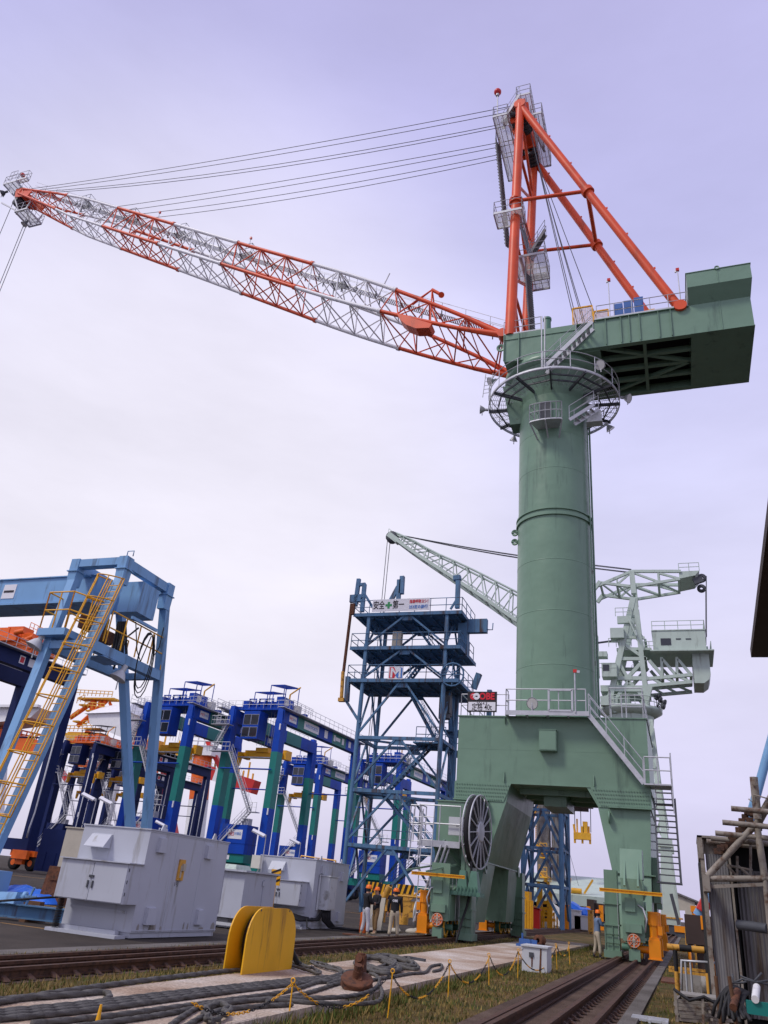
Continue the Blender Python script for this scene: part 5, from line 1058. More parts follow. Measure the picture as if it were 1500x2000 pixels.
b = MB(); a, c = PY(1326,1116,qn), PY(1366,1116,qn); d = PY(1328,1143,qn); b.hexa([(a.x,qn,d.z+1.0),(c.x-.6,qn,d.z+1.4),(c.x-.6,qf,d.z+1.4),(a.x,qf,d.z+1.0),(a.x,qn,a.z),(c.x,qn,a.z),(c.x,qf,a.z),(a.x,qf,a.z)]); b.rail([(a.x,qn,a.z),(c.x,qn,a.z)], 1.2, 1.4, .05); pp(b, 'head_box')
b = MB(); e = PY(1375,1122,qn); b.lathe((e.x-.3,qn+.6,e.z-.3), [(.2,-.2),(.6,-.2),(.6,.2),(.2,.2)], 16, (0,1,0)); b.bar((e.x-1.4,qn+.6,e.z-.8), (e.x-.2,qn+.6,e.z-.4), .5, .9); pp(b, 'rope_sheave', 'darksteel'); b = MB(); b.lathe((e.x-.3,qf-.6,e.z-.3), [(.2,-.2),(.6,-.2),(.6,.2),(.2,.2)], 16, (0,1,0)); pp(b, 'rope_sheave', 'darksteel')
b = MB(); 
for y in (qn+.6, qn+.9, qf-.6): b.tube((e.x+.3,y,e.z), (PY(1380,1240,qn).x,y,PY(1380,1240,qn).z), .07, 5)
pp(b, 'counterweight_rope', 'rope')
b = MB(); a, c = PY(1274,1236,qn), PY(1380,1274,qn); hn, hf = qn-.8, qf+.8; b.box((a.x,hn,c.z), (c.x,hf,a.z)); b.box((a.x-.1,hn-.1,a.z), (c.x+.1,hf+.1,a.z+.12)); b.box((a.x,hn-.02,c.z+.05), (c.x,hn,c.z+.12)); hs = pp(b, 'machinery_house')
for (xa, xb, ya, yb) in ((1290,1311,1247,1260),(1320,1330,1247,1249),(1339,1350,1247,1249)): p, q = PY(xa,ya,hn), PY(xb,yb,hn); b = MB(); b.box((p.x,hn-.05,q.z), (q.x,hn-.02,p.z)); b.build('window', 'glass', hs)
b = MB(); p = PY(1384,1255,hn); b.box((c.x,hn+1.2,p.z-.8), (c.x+.04,hn+2.6,p.z+.5)); b.build('window', 'glass', hs)
b = MB(); b.rail([(a.x,hn,a.z+.12),(c.x,hn,a.z+.12),(c.x,hf,a.z+.12)], 1.25, 1.6, .05); b.rail([(c.x+.6,hn,c.z),(c.x+.6,hf,c.z)], 1.25, 1.2, .05); b.box((a.x-.4,hn-.6,c.z-.15), (c.x+.9,hf+.6,c.z)); b.rail([(a.x-1.2,hn-.5,c.z),(a.x+.2,hn-.5,c.z)], 1.2, .7, .05); b.build('guard_rail', 'pale', hs)
b = MB(); a, c = PY(1352,1284,qn), PY(1390,1334,qn); b.prism([(a.x,qn,c.z),(c.x-.9,qn,c.z),(c.x-.25,qn,c.z+.5),(c.x,qn,c.z+1.2),(c.x,qn,a.z+1.5),(a.x,qn,a.z+1.5)], (0,qf-qn,0)); pp(b, 'counterweight')
b = MB()
for (a, c, w_) in (((1268,1290),(1294,1320),.4),((1292,1284),(1293,1318),.35),((1294,1288),(1320,1318),.35),((1322,1284),(1322,1318),.35),((1324,1288),(1350,1318),.35),((1264,1326),(1352,1318),.42),((1264,1340),(1352,1332),.42),((1272,1324),(1292,1336),.3),((1294,1320),(1320,1334),.3),((1322,1320),(1350,1332),.3)): mem(b, a, c, w_)
for px, py in ((1293,1318),(1322,1318),(1350,1318)): p = PY(px,py,qn); b.bar((p.x,qn,p.z), (p.x,qf,p.z), .35)
pp(b, 'tail_truss')
b = MB(); a, c = PY(1172,1300,qn), PY(1206,1318,qn); b.box((a.x+.3,qn-1.4,c.z-.6), (c.x,qn+.6,a.z)); b.rail([(a.x-.4,qn-1.4,c.z),(c.x,qn-1.4,c.z)], 1.2, 1, .05); b.cbox(PY(1174,1280,qn), (1.7,1.5,.7)); cb_ = pp(b, 'operator_cab')
b = MB(); p, q = PY(1177,1298,qn-1.4), PY(1190,1310,qn-1.4); b.box((p.x,qn-1.45,q.z), (q.x,qn-1.4,p.z)); b.build('window', 'glass', cb_)
b = MB(); b.box((cxl-3.5,qn-.3,zr+2.2), (PY(1268,1330,qn).x,qf+.3,zr+3.0)); b.cbox((cxl-1.5,QY,zr+1.2), (3.4,3.4,2)); b.bar(PY(1195,1362,qn), PY(1205,1392,qn), .8); b.bar(PY(1268,1340,qn), PY(1256,1385,qn), .9); b.cbox(PY(1190,1370,qn-.5), (2.2,1,1.2)); pp(b, 'slewing_frame')
# boom
b = MB(); bt, btn = PY(757,1043,QY), PY(1162,1258,QY)     # lower chord
def ptb(px, py, y): return PY(px, py, y)
lo = [(760,1045),(812,1083),(880,1128),(950,1175),(1004,1213),(1080,1262),(1168,1318)]
upn = [(772,1041),(806,1056),(848,1081),(895,1102),(942,1125),(992,1151),(1050,1180),(1110,1212),(1166,1240)]
def lerp_poly(L_, f):
    k = f*(len(L_)-1); i = min(int(k), len(L_)-2); u = k-i; return (L_[i][0]+(L_[i+1][0]-L_[i][0])*u, L_[i][1]+(L_[i+1][1]-L_[i][1])*u)
LO = [PY(*p,QY) for p in lo]; UP = [PY(*p,QY) for p in upn]
def along(L_, f):
    k = f*(len(L_)-1); i = min(int(k), len(L_)-2); return L_[i].lerp(L_[i+1], k-i)
N_ = 14
for i in range(N_):
    f0, f1 = i/N_, (i+1)/N_; w0, w1 = .35+1.3*min(1,f0*2.2), .35+1.3*min(1,f1*2.2)
    for s_ in (-1, 1):
        y0_, y1_ = Vector((0,s_*w0,0)), Vector((0,s_*w1,0))
        b.tube(along(UP,f0)+y0_*.6, along(UP,f1)+y1_*.6, .17, 7); b.bar(along(LO,f0)+y0_, along(LO,f1)+y1_, .32, .5)
        b.tube(along(LO,f0)+y0_, along(UP,f1)+y1_*.6, .10, 6); b.tube(along(UP,f1)+y1_*.6, along(LO,f1)+y1_, .10, 6)
    b.tube(along(UP,f1)+Vector((0,-w1*.6,0)), along(UP,f1)+Vector((0,w1*.6,0)), .1, 6); b.tube(along(LO,f1)+Vector((0,-w1,0)), along(LO,f1)+Vector((0,w1,0)), .12, 6); b.tube(along(LO,f0)+Vector((0,-w0,0)), along(LO,f1)+Vector((0,w1,0)), .1, 6)
b.bar(LO[0], along(LO,.06), 1.2, .9)
pp(b, 'boom')
b = MB(); b.path([p+Vector((0,-.4,1.0)) for p in LO], .05, 5); b.path([p+Vector((0,.4,1.0)) for p in LO], .05, 5)
for k in range(24): p = along(LO,k/24)+Vector((0,-.4,0)); b.tube(p, p+Z*1.0, .04, 4)
for k in range(23): b.bar(along(LO,k/23)+Z*.2, along(LO,min(1,(k+.8)/23))+Z*.2, .7, .06)
pp(b, 'boom_walkway')
b = MB(); b.lathe(PY(766,1050,QY), [(0,-.5),(1.0,-.5),(1.0,.5),(0,.5)], 14, (0,1,0)); pp(b, 'boom_sheave', 'darksteel')
b = MB(); tp = PY(762,1041,QY); e1, e2 = PY(1170,1113,QY), PY(1234,1118,QY)
for i, y in enumerate((-1.2,-.6,.6,1.2)): b.path([tp.lerp(e2,k/10)+Vector((0,y*k/10,-.5*math.sin(math.pi*k/10)*(1+i*.12)+.12*i*k/10)) for k in range(11)], .06, 5)
g0 = PY(757,1052,QY)
for (dx, px) in ((0,748),(.5,751)): b.tube(g0+Vector((dx,0,0)), (g0.x+dx*.6,QY,16), .06, 5)
b.path([PY(1010,1256,QY),PY(1120,1262,QY),PY(1202,1251,QY)], .14, 6)
pp(b, 'luffing_rope', 'rope')
# ------------------------------------------------------------------ blue lattice tower seen under the portal
LT = thing('lattice_tower', 'slim dark blue lattice tower seen through the green portal', 'tower', (-12.5,72,0))
xa, xb = PY(1022,1650,70).x, PY(1096,1650,70).x; LY, LD = 70.0, 4.2
for (x, y) in ((xa,LY),(xb,LY),(xa,LY+LD),(xb,LY+LD)): b = MB(); b.tube((x,y,0), (x,y,17), .2, 8); b.build('tower_leg', 'tblue', LT)
b = MB(); zz = [0.6,3.2,6.0,9.0,12,15,17]
for za, zb in zip(zz, zz[1:]):
    for y in (LY, LY+LD): b.bar((xa,y,zb), (xb,y,zb), .22); b.bar((xa,y,za), ((xa+xb)/2,y,zb), .2); b.bar(((xa+xb)/2,y,zb), (xb,y,za), .2)
    for x in (xa, xb): b.bar((x,LY,zb), (x,LY+LD,zb), .2); b.bar((x,LY,za), (x,LY+LD/2,zb), .17); b.bar((x,LY+LD/2,zb), (x,LY+LD,za), .17)
b.build('tower_brace', 'tblue', LT)
# ------------------------------------------------------------------ quay cranes far off
def sts(name, label, px, py, Y, side):
    """far quay crane: grey or red legs, apex, boom; px,py is the portal top"""
    return thing(name, label, 'crane', (PY(px,1700,Y).x, Y, 0))
SY = 260.0
q1 = thing('quay_crane', 'distant quay crane with orange A frame, yellow railings and white machinery house', 'crane', (PY(200,1600,SY).x, SY, 0))
def W(px, py, d=0): return PY(px, py, SY+d)
b = MB()
for (a, c, r_) in (((138,1402),(186,1369),.9),((152,1418),(208,1369),.9),((178,1412),(183,1370),1.3),((206,1400),(196,1372),1.2),((222,1390),(214,1372),.6)): b.tube(W(*a), W(*c), r_, 10)
b.build('a_frame', 'craneorange', q1)
b = MB()
for (a, c) in (((160,1362),(230,1366)),((162,1378),(176,1372)),((176,1386),(214,1390)),((140,1432),(205,1432)),((144,1448),(180,1454)),((150,1410),(164,1400)),((172,1424),(206,1416))):
    p, q = W(*a), W(*c); b.box((min(p.x,q.x),SY-2.5,min(p.z,q.z)-.5), (max(p.x,q.x),SY+2.5,min(p.z,q.z)+.1)); b.rail([(p.x,SY-4,p.z),(q.x,SY-4,q.z)], 2.2, 2, .16)
p, q = W(142,1436), W(182,1462); b.hexa([(p.x+3,SY-5,q.z),(q.x,SY-5,q.z),(q.x,SY+5,q.z),(p.x+3,SY+5,q.z),(p.x,SY-5,p.z),(q.x,SY-5,p.z),(q.x,SY+5,p.z),(p.x,SY+5,p.z)])
b.build('platform', 'craneyellow', q1)
b = MB(); p, q = W(196,1392), W(262,1432); b.hexa([(p.x+2,SY-7,q.z+2),(q.x,SY-7,q.z-3),(q.x,SY+7,q.z-3),(p.x+2,SY+7,q.z+2),(p.x,SY-7,p.z-2),(q.x,SY-7,p.z-1),(q.x,SY+7,p.z-1),(p.x,SY+7,p.z-2)]); b.hexa([(p.x-1,SY-8,p.z-2.1),(q.x+1,SY-8,p.z-1.1),(q.x+1,SY+8,p.z-1.1),(p.x-1,SY+8,p.z-2.1),(p.x+4,SY-3,p.z+2),(q.x-2,SY-3,p.z+3.4),(q.x-2,SY+3,p.z+3.4),(p.x+4,SY+3,p.z+2)])
b.build('machinery_house', 'white', q1)
b = MB(); a, c = W(150,1440), W(500,1545)
def girder(b, a, c, h_, w_): b.bar(a, c, w_, h_)
girder(b, W(170,1440), W(262,1468), 5, 5); b.build('main_girder', 'craneorange', q1)
segs = [(262,330,'red'),(330,390,'white'),(390,425,'red'),(425,462,'white'),(462,500,'red')]
sl = lambda x: 1462+(x-262)*.32
for xa_, xb_, m in segs: b = MB(); b.bar(W(xa_,sl(xa_)), W(xb_,sl(xb_)), 5, 4.6); b.build('boom_section', m, q1)
b = MB()
for k in range(26): 
    x = 262+k*9.2; p = W(x,sl(x)-8); b.bar(p, p+Z*(3.0 if k % 3 else 6.5), .5); 
b.bar(W(262,sl(262)-14), W(500,sl(500)-12), .3); 
for (x, h_) in ((338,16),(352,12),(300,14)): b.cbox(W(x,sl(x)-h_), (6,5,5)); b.bar(W(x,sl(x)-h_), W(x+14,sl(x)-h_+10), 1.2)
b.build('boom_railing', 'craneyellow', q1)
b = MB()
for (a, c, w_) in (((318,1490),(345,1650),2.2),((340,1500),(300,1580),2.2)): b = MB(); b.bar(W(*a,8), W(*c,8), w_, w_); b.build('portal_strut', 'red', q1)
b = MB()
b.bar(W(400,1435), W(432,1502), 1.6, 1.6); b.build('stay_bar', 'red', q1); b = MB(); b.bar(W(108,1488), W(132,1525), 1.8, 1.8); b.build('stay_bar', 'red', q1)
for (a, c, w_) in (((160,1490),(170,1610),2.6),((240,1480),(200,1640),2.4),((344,1640),(345,1650),2.2),((301,1575),(300,1580),2.2)): b = MB(); b.bar(W(*a,8), W(*c,8), w_, w_); p = W(*c,8); b.bar(p, (p.x,p.y,0), w_); b.build('portal_leg', 'white', q1)
q2 = thing('quay_crane', 'white quay crane machinery house far behind the navy crane at the left edge', 'crane', (PY(60,1600,SY).x, SY, 0))
b = MB(); p, q = W(-20,1388), W(92,1428); b.hexa([(p.x,SY-7,q.z),(q.x-4,SY-7,q.z+4),(q.x-4,SY+7,q.z+4),(p.x,SY+7,q.z),(p.x,SY-7,p.z),(q.x,SY-7,p.z),(q.x,SY+7,p.z),(p.x,SY+7,p.z)]); b.bar((p.x,SY-8,p.z), (q.x,SY-8,p.z+.5), 2, 1); b.build('machinery_house', 'white', q2)
b = MB(); b.bar(W(-20,1432), W(100,1470), 6, 6); b.rail([W(-20,1428),W(80,1450)], 3, 3, .3); b.build('main_girder', 'craneorange', q2)
for (a, c) in (((100,1470),(90,1640)),((10,1450),(-5,1640))): b = MB(); b.bar(W(*a), W(*c), 2.4, 2.4); p = W(*c); b.bar(p, (p.x,p.y,0), 2.4); b.build('portal_leg', 'white', q2)
b = MB(); b.tube(W(396,1478), W(388,1562), 3.6, 14); b.m = 0; ch = b.build('chimney_mast', 'craneorange', None, 'orange and white striped mast with a small railed top beyond the yard cranes', 'mast', None, None, (W(390,1600).x,SY,0))
b = MB(); b.tube(W(387.9,1563), Vector((W(383,1640).x,SY,0)), 3.7, 14); b.build('lower_shaft', 'white', ch)
b = MB(); p = W(396,1478); b.box((p.x-5,SY-4,p.z), (p.x+6,SY+4,p.z+3.5)); b.rail([(p.x-6,SY-5,p.z+3.5),(p.x+6,SY-5,p.z+3.5)], 3, 3, .3); b.build('mast_head', 'white', ch)
# grey quay crane legs with yellow stairs, seen through the portal
q3 = thing('quay_crane', 'grey twin legged quay crane with yellow stairs seen through the green portal', 'crane', (PY(1076,1700,150).x, 150, 0))
for (px, w_) in ((1064,4.6),(1091,4.2)): p = PY(px,1560,150); b = MB(); b.bar((p.x,150,0), (p.x-.5,150,32), w_/2.1, w_/2.1); b.build('portal_leg', 'corr', q3)
b = MB(); p, q = PY(1064,1672,150), PY(1092,1680,150); b.bar(p, q, 1.6, 1.8); b.build('cross_beam', 'corr', q3)
b = MB()
for i, (a, c) in enumerate((((1046,1648),(1064,1665)),((1064,1672),(1048,1660)),((1052,1700),(1068,1722)),((1062,1720),(1076,1728)),((1040,1600),(1052,1560)),((1046,1655),(1046,1610)))): b.stair(PY(*a,147), PY(*c,147), 1.0, (0,1,0), 12)
for py in (1665,1674,1712): p, q = PY(1056,py,147), PY(1070,py,147); b.box((p.x,146,p.z-.2), (q.x,148,p.z)); b.rail([(p.x,146,p.z),(q.x,146,q.z)], 1.4, 1, .06)
b.build('access_stair', 'craneyellow', q3)
b = MB(); p, q = PY(1076,1562,148), PY(1092,1578,148); b.box((p.x,147,q.z), (q.x,150,p.z)); b.build('equipment_box', 'lblue', q3)
b = MB(); p, q = PY(1100,1558,146), PY(1152,1572,146); b.box((p.x,144,q.z), (q.x,152,q.z+4)); b.build('trolley', 'brown', q3)
b = MB(); p, q = PY(1122,1576,146), PY(1150,1586,146); b.box((p.x,145.5,q.z), (q.x,146,p.z)); sb_ = b.build('sign_board', 'brown', q3)
text('sign_lettering', 'SAFETY FIRST', .5, 'sign_white', ((p.x+q.x)/2,145.46,(p.z+q.z)/2), (1,0,0), (0,0,1), sb_, .01, width=(q.x-p.x)*.85) if False else None
b = MB(); a, c = PY(1121,1628,146), PY(1154,1634,146); zz_ = a.z; b.box((a.x,145.4,zz_-.9), (c.x,146.6,zz_+.2)); e = (c.x-a.x)
b.box((a.x+e*.55,145.5,zz_), (a.x+e*.82,146.5,zz_+2.0)); b.box((a.x+e*.45,145.5,zz_), (a.x+e*.6,146.5,zz_+1.2)); b.bar((a.x+.2,146,zz_), (a.x,146,zz_+1.5), .35); b.bar((c.x-.3,146,zz_), (c.x-.3,146,zz_+1.3), .3); b.bar((a.x+e*.2,146,zz_), (a.x+e*.2,146,zz_+2.4), .25)
for f in (.05,.5,.95): b.box((a.x+e*f-.15,145.7,zz_-1.5), (a.x+e*f+.15,146.3,zz_-.8))
sp2 = b.build('spreader', 'craneyellow', q3)
b = MB()
for (px, py, py2) in ((1122,1575,1626),(1134,1585,1630),(1153,1570,1626)): b.tube(PY(px,py,146), PY(px+1,py2,146), .07, 5)
b.tube(PY(1106,1572,146), PY(1101,1750,146), .05, 4); b.tube(PY(1100,1620,146), PY(1130,1730,146), .04, 4); b.build('hoist_rope', 'rope', sp2)
# ------------------------------------------------------------------ grey electrical houses
def vent(par, x, y0, y1, z0, z1, d=.10):
    b = MB(); b.hexa([(x,y0,z0),(x+d,y0,z0),(x+d,y1,z0),(x,y1,z0),(x,y0,z1),(x+d*.85,y0+.02,z1-.02),(x+d*.85,y1-.02,z1-.02),(x,y1,z1)]); return b.build('vent_box', 'grey', par)
def house_unit(name, label, x0, x1, y0, y1, h, cz, cx, depth, hood):
    r = thing(name, label, 'electrical house', ((x0+x1)/2,(y0+y1)/2,0), 'grey electrical houses')
    b = MB(); b.box((x0,y0,.14), (x1,y1,h)); b.box((x0-.03,y0-.03,h), (x1+.03,y1+.03,h+.03)); b.box((x0+.03,y0+.03,.02), (x1-.03,y1-.03,.14))
    b.box((x0+.2,y0-.06,.55), (x1-.25,y0,.60))
    for y in (y0+.7, y1-.7): b.prism([(x1-.12,y-.12,h+.03),(x1-.12,y+.12,h+.03),(x1-.12,y+.03,h+.2),(x1-.12,y-.03,h+.2)], (.03,0,0))
    b.path([(x1-.6,y0+1.2,h),(x1-.6,y0+1.2,h+.12),(x1-.6,y0+1.6,h+.12),(x1-.6,y0+1.6,h)], .015, 5)
    for f in (.33,.66): y = y0+(y1-y0)*f; b.box((x1,y-.012,.16), (x1+.006,y+.012,h-.02))
    for z in (.17,h-.04): b.box((x1,y0,z), (x1+.012,y1,z+.03))
    b.build('wall', 'grey', r)
    b = MB(); b.box((x0-.1,y0-.45,.0), (x1-.1,y0-.02,.07)); b.box((x0+.1,y0-.2,.07), (x1-.3,y0-.05,.16)); b.build('skid', 'grey', r)
    b = MB(); b.box((cx[0],y0-depth,cz[0]), (cx[1],y0,cz[1])); b.box((cx[0]-.04,y0-depth-.08,cz[1]), (cx[1]+.05,y0,cz[1]+.025)); cab = b.build('front_cabinet', 'grey', r)
    xm = (cx[0]+cx[1])/2
    for (xa, xb) in ((cx[0]+.02,xm-.008),(xm+.008,cx[1]-.02)): 
        b = MB(); b.box((xa,y0-depth-.02,cz[0]+.02), (xb,y0-depth,cz[1]-.02)); b.build('door', 'grey', cab)
    b = MB()
    for e in (-.07,.07): b.box((xm+e-.02,y0-depth-.05,cz[0]+.32*(cz[1]-cz[0])), (xm+e+.02,y0-depth-.02,cz[0]+.5*(cz[1]-cz[0]))); 
    b.box((xm-.07,y0-depth-.05,cz[0]+.58*(cz[1]-cz[0])), (xm+.07,y0-depth-.02,cz[0]+.64*(cz[1]-cz[0])))
    for z in (.2,.5,.8): b.tube((cx[1]+.005,y0-depth+.03,cz[0]+z*(cz[1]-cz[0])), (cx[1]+.005,y0-depth+.03,cz[0]+z*(cz[1]-cz[0])+.08), .012, 6)
    b.build('door_handle', 'darksteel', cab)
    (hx0, hx1, hz0, hz1) = hood; b = MB(); b.prism([(hx0,y0,hz1),(hx0,y0-.06,hz1-.02),(hx0,y0-.30,hz0+.02),(hx0,y0-.30,hz0),(hx0,y0,hz0)], (hx1-hx0,0,0)); b.build('rain_hood', 'grey', r)
    return r
e1 = house_unit('electrical_house', 'grey steel electrical house nearest the camera with small amber box on its side', -15.1, -12.97, 18.3, 22.35, 2.5, (.76,1.66), (-15.02,-12.95), .62, (-14.75,-14.12,1.98,2.32))
for (ya, yb, za, zb) in ((18.7,19.05,2.0,2.36),(21.1,21.45,2.0,2.36),(18.75,19.15,.32,.72),(21.15,21.5,.32,.7)): vent(e1, -12.97, ya, yb, za, zb)
b = MB(); b.box((-12.97,19.85,1.38), (-12.93,20.13,1.9)); sb = b.build('switch_board', 'fadedyellow', e1); b = MB(); b.box((-12.93,19.98,1.62), (-12.87,20.1,1.8)); b.box((-12.93,19.93,1.45), (-12.92,20.0,1.75)); b.build('switch_body', 'beige', sb)
text('unit_lettering', '1号', .15, 'darksteel', (-12.965,19.92,1.28), (0,1,0), (0,0,1), e1, .002)
b = MB(); 
for k in range(22): z = .02+.035*k; xx = -15.02+.0*k; b.lathe((xx,18.0+.0*k,z), [(.075,0),(.095,.012),(.075,.024)], 12)
b.build('corrugated_hose', 'black', e1)
rnd = random.Random(3)
for (y, w_, h_) in ((18.5,.12,.18),(19.0,.35,.2),(19.5,.1,.13),(20.6,.08,.22),(20.8,.08,.2),(21.4,.3,.1),(22.05,.25,.22)): b = MB(); b.prism([(-12.968,y,.16),(-12.968,y+w_,.16),(-12.968,y+w_*.9,.16+h_*.8),(-12.968,y+w_*.5,.16+h_),(-12.968,y+w_*.15,.16+h_*.7)], (.003,0,0)); b.build('paint_patch', 'concrete', e1)
e2 = house_unit('electrical_house', 'grey steel electrical house just left of the three standing workers', -16.75, -14.2, 31.7, 35.35, 2.52, (.78,1.66), (-16.42,-14.46), .62, (-16.2,-15.55,2.0,2.36))
for (ya, yb, za, zb) in ((32.2,32.55,2.05,2.35),(34.4,34.75,1.85,2.2),(34.4,34.7,.3,.65)): vent(e2, -14.2, ya, yb, za, zb)
b = MB(); b.box((-14.2,32.3,.72), (-13.78,33.15,1.95)); b.box((-14.24,32.26,1.95), (-13.72,33.2,1.99)); b.box((-13.78,32.35,.76), (-13.76,33.1,1.92)); b.box((-13.75,32.9,1.2), (-13.74,32.95,1.4)); b.tube((-14.15,32.15,.7), (-14.15,32.15,2.0), .04, 6); b.build('side_cabinet', 'lgrey', e2)
b = MB(); b.box((-17.0,31.35,2.0), (-16.6,31.6,2.5)); b.tube((-16.7,31.5,2.0), (-16.9,31.55,1.2), .03, 6); b.build('junction_box', 'cream', e2)
b = MB()
for k in range(5): o = .09*k; b.path([(-14.0+o*.5,32.4+o,.75),(-13.95+o*.4,32.45+o,.35),(-13.85+o*.4,32.9+o*.7,.12),(-13.3+o*.3,33.7+o*.5,.07),(-12.6-o*.2,34.6+o*.3,.06),(-12.4,36,.06)], .05, 6)
for k in range(4): b.path([(-14.0,32.4+.1*k,.7),(-14.05,32.0+.08*k,.35),(-14.4,31.2+.05*k,.3+.04*k),(-14.9,30.9,.4+.05*k)], .045, 6)
b.path([(-14.2,31.4,.4),(-14.1,31.3,.1),(-13.8,31.0,.06)], .03, 5)
b.build('supply_cable', 'black', e2)
mc = thing('cabinet_house', 'smaller grey cabinet on legs between the two grey electrical houses', 'cabinet', (-15.2,27,0))
b = MB(); b.box((-16.4,26.2,.34), (-14.35,28.6,1.78)); b.box((-16.5,26.05,1.78), (-14.25,28.7,1.84)); b.box((-14.35,27.6,.5), (-14.32,28.3,1.6)); b.box((-15.8,26.17,.45), (-15.2,26.2,1.65)); b.box((-14.34,27.5,1.4), (-14.3,27.7,1.55)); b.build('wall', 'grey', mc)
for (x, y) in ((-16.3,26.3),(-14.45,26.3),(-16.3,28.5),(-14.45,28.5)): b = MB(); b.box((x-.06,y-.06,0), (x+.06,y+.06,.34)); b.build('leg', 'grey', mc)
b = MB(); b.bar((-16.3,26.3,.14), (-14.45,26.3,.14), .06, .1); b.box((-15.9,26.6,.02), (-15.0,28,.3)); b.build('under_frame', 'lgrey', mc)
b = MB(); b.hexa([(-18.2,29.5,1.75),(-16.6,29.5,1.75),(-16.6,30.9,1.75),(-18.2,30.9,1.75),(-18.0,29.8,2.05),(-16.8,29.8,2.05),(-16.8,30.9,2.05),(-18.0,30.9,2.05)]); b.box((-18.1,29.7,0), (-16.7,30.9,1.75)); b.build('roofed_cabinet', 'pale', None, 'pale cabinet with sloping roof behind the smaller grey cabinet', 'cabinet', None, None, (-17.4,30.3,0))
b = MB(); b.m = 0; b.box((-15.0,29.4,1.45), (-14.6,29.44,2.0)); b.m = 1
for k in range(3): b.prism([(-15.0+.0,29.395,1.47+.18*k),(-14.6,29.395,1.62+.18*k),(-14.6,29.395,1.70+.18*k),(-15.0,29.395,1.55+.18*k)], (0,-.003,0))
b.m = 0; b.box((-14.85,29.42,0), (-14.78,29.5,1.5)); b.build('hazard_board', ['yellow','sign_black'], None, 'yellow and black striped warning board beside the pale roofed cabinet', 'sign', None, None, (-14.8,29.4,0))
# flat panel floodlights on posts round the houses
def panel_light(label, px, py, Y, flip=1, base=0.0, size=1.0):
    p = PY(px,py,Y); r = thing('panel_floodlight', label, 'floodlight', (p.x,Y,base), 'white panel floodlights above the grey houses')
    b = MB(); b.tube((p.x+.42*size,Y+.1,base), (p.x+.42*size,Y+.1,p.z+.0), .035*size, 6); b.cbox((p.x+.42*size,Y+.05,p.z-.02), (.09*size,.14*size,.2*size)); b.build('post', 'galv', r)
    a, c = Vector((p.x-.5*size,Y-.2,p.z+.3*size)), Vector((p.x+.36*size,Y+.0,p.z-.02)); b = MB(); b.bar(a, c, .36*size, .11*size, (0,-.55,1)); b.build('lamp_panel', 'white', r)
panel_light('white panel floodlight above the left end of the nearest grey house', 176, 1560, 25.0, 1, 0, .5)
panel_light('white panel floodlight over the middle of the nearest grey house roof', 210, 1568, 25.5, 1, 0, .5)
panel_light('white panel floodlight at the back of the nearest grey house', 317, 1612, 27.0, 1, 0, .4)
panel_light('white panel floodlight above the cream junction box of the second grey house', 508, 1631, 30.5, 1, 0, .55)
panel_light('white panel floodlight over the roof of the second grey house', 578, 1646, 37.0, 1, 0, .5)
b = MB(); yr = PY(650,1668,44); 
b.rail([PY(586,1690,44)-Z*.9, PY(654,1700,44)-Z*.9], 1.4, 1.2, .04); b.bar(PY(652,1695,44), (yr.x,44,0), .12); b.bar(PY(588,1688,44), (PY(588,1688,44).x,44,0), .12); b.build('guard_railing', 'yellow', None, 'yellow pipe railing behind the roof of the second grey house', 'railing', None, None, (yr.x-1,44,0))
# ------------------------------------------------------------------ yellow cable guard
g = thing('cable_guard', 'yellow pair of round topped plates with cable drum between them beside the left rails', 'cable guard', (-7.2,14.2,.16))
def gplate(x, y0, y1, z1, r_): 
    q = [(x,y0,.16),(x,y1,.16),(x,y1,z1-r_)]+[(x,y1-r_+r_*math.cos(a),z1-r_+r_*math.sin(a)) for a in [k*math.pi/16 for k in range(1,8)]]+[(x,y1-r_,z1),(x,y0+r_,z1)]+[(x,y0+r_-r_*math.sin(a),z1-r_+r_*math.cos(a)) for a in [k*math.pi/16 for k in range(1,8)]]+[(x,y0,z1-r_)]
    b = MB(); b.prism(q, (.025,0,0)); return b.build('side_plate', 'guardyellow', g)
gplate(-7.06, 13.22, 15.14, 1.16, .5); gplate(-7.40, 13.22, 15.14, 1.16, .5)
b = MB(); b.tube((-7.375,14.18,.62), (-7.06,14.18,.62), .40, 32); b.build('drum', 'yellow', g)
b = MB(); b.lathe((-7.22,14.18,.62), [(.38,-.1),(.485,-.1),(.485,.1),(.38,.1)], 40, (1,0,0), True, 0, 2*math.pi); b.lathe((-7.22,14.05,.62), [(.3,-.09),(.46,-.09),(.46,.09),(.3,.09)], 40, (1,0,0)); b.build('wound_cable', 'black', g)
b = MB(); b.path([(-7.22,14.98,.75),(-7.24,15.3,.55),(-7.26,15.75,.27),(-7.28,15.95,.19)], .05, 7); b.path([(-7.18,14.98,.7),(-7.2,15.3,.5),(-7.2,15.7,.24),(-7.22,15.9,.19)], .05, 7); b.build('trailing_cable', 'black', g)
b = MB()
for y in (13.6,14.75): b.tube((-7.03,y,1.12), (-7.055,y,1.12), .02, 6)
b.build('plate_bolt', 'darksteel', g)
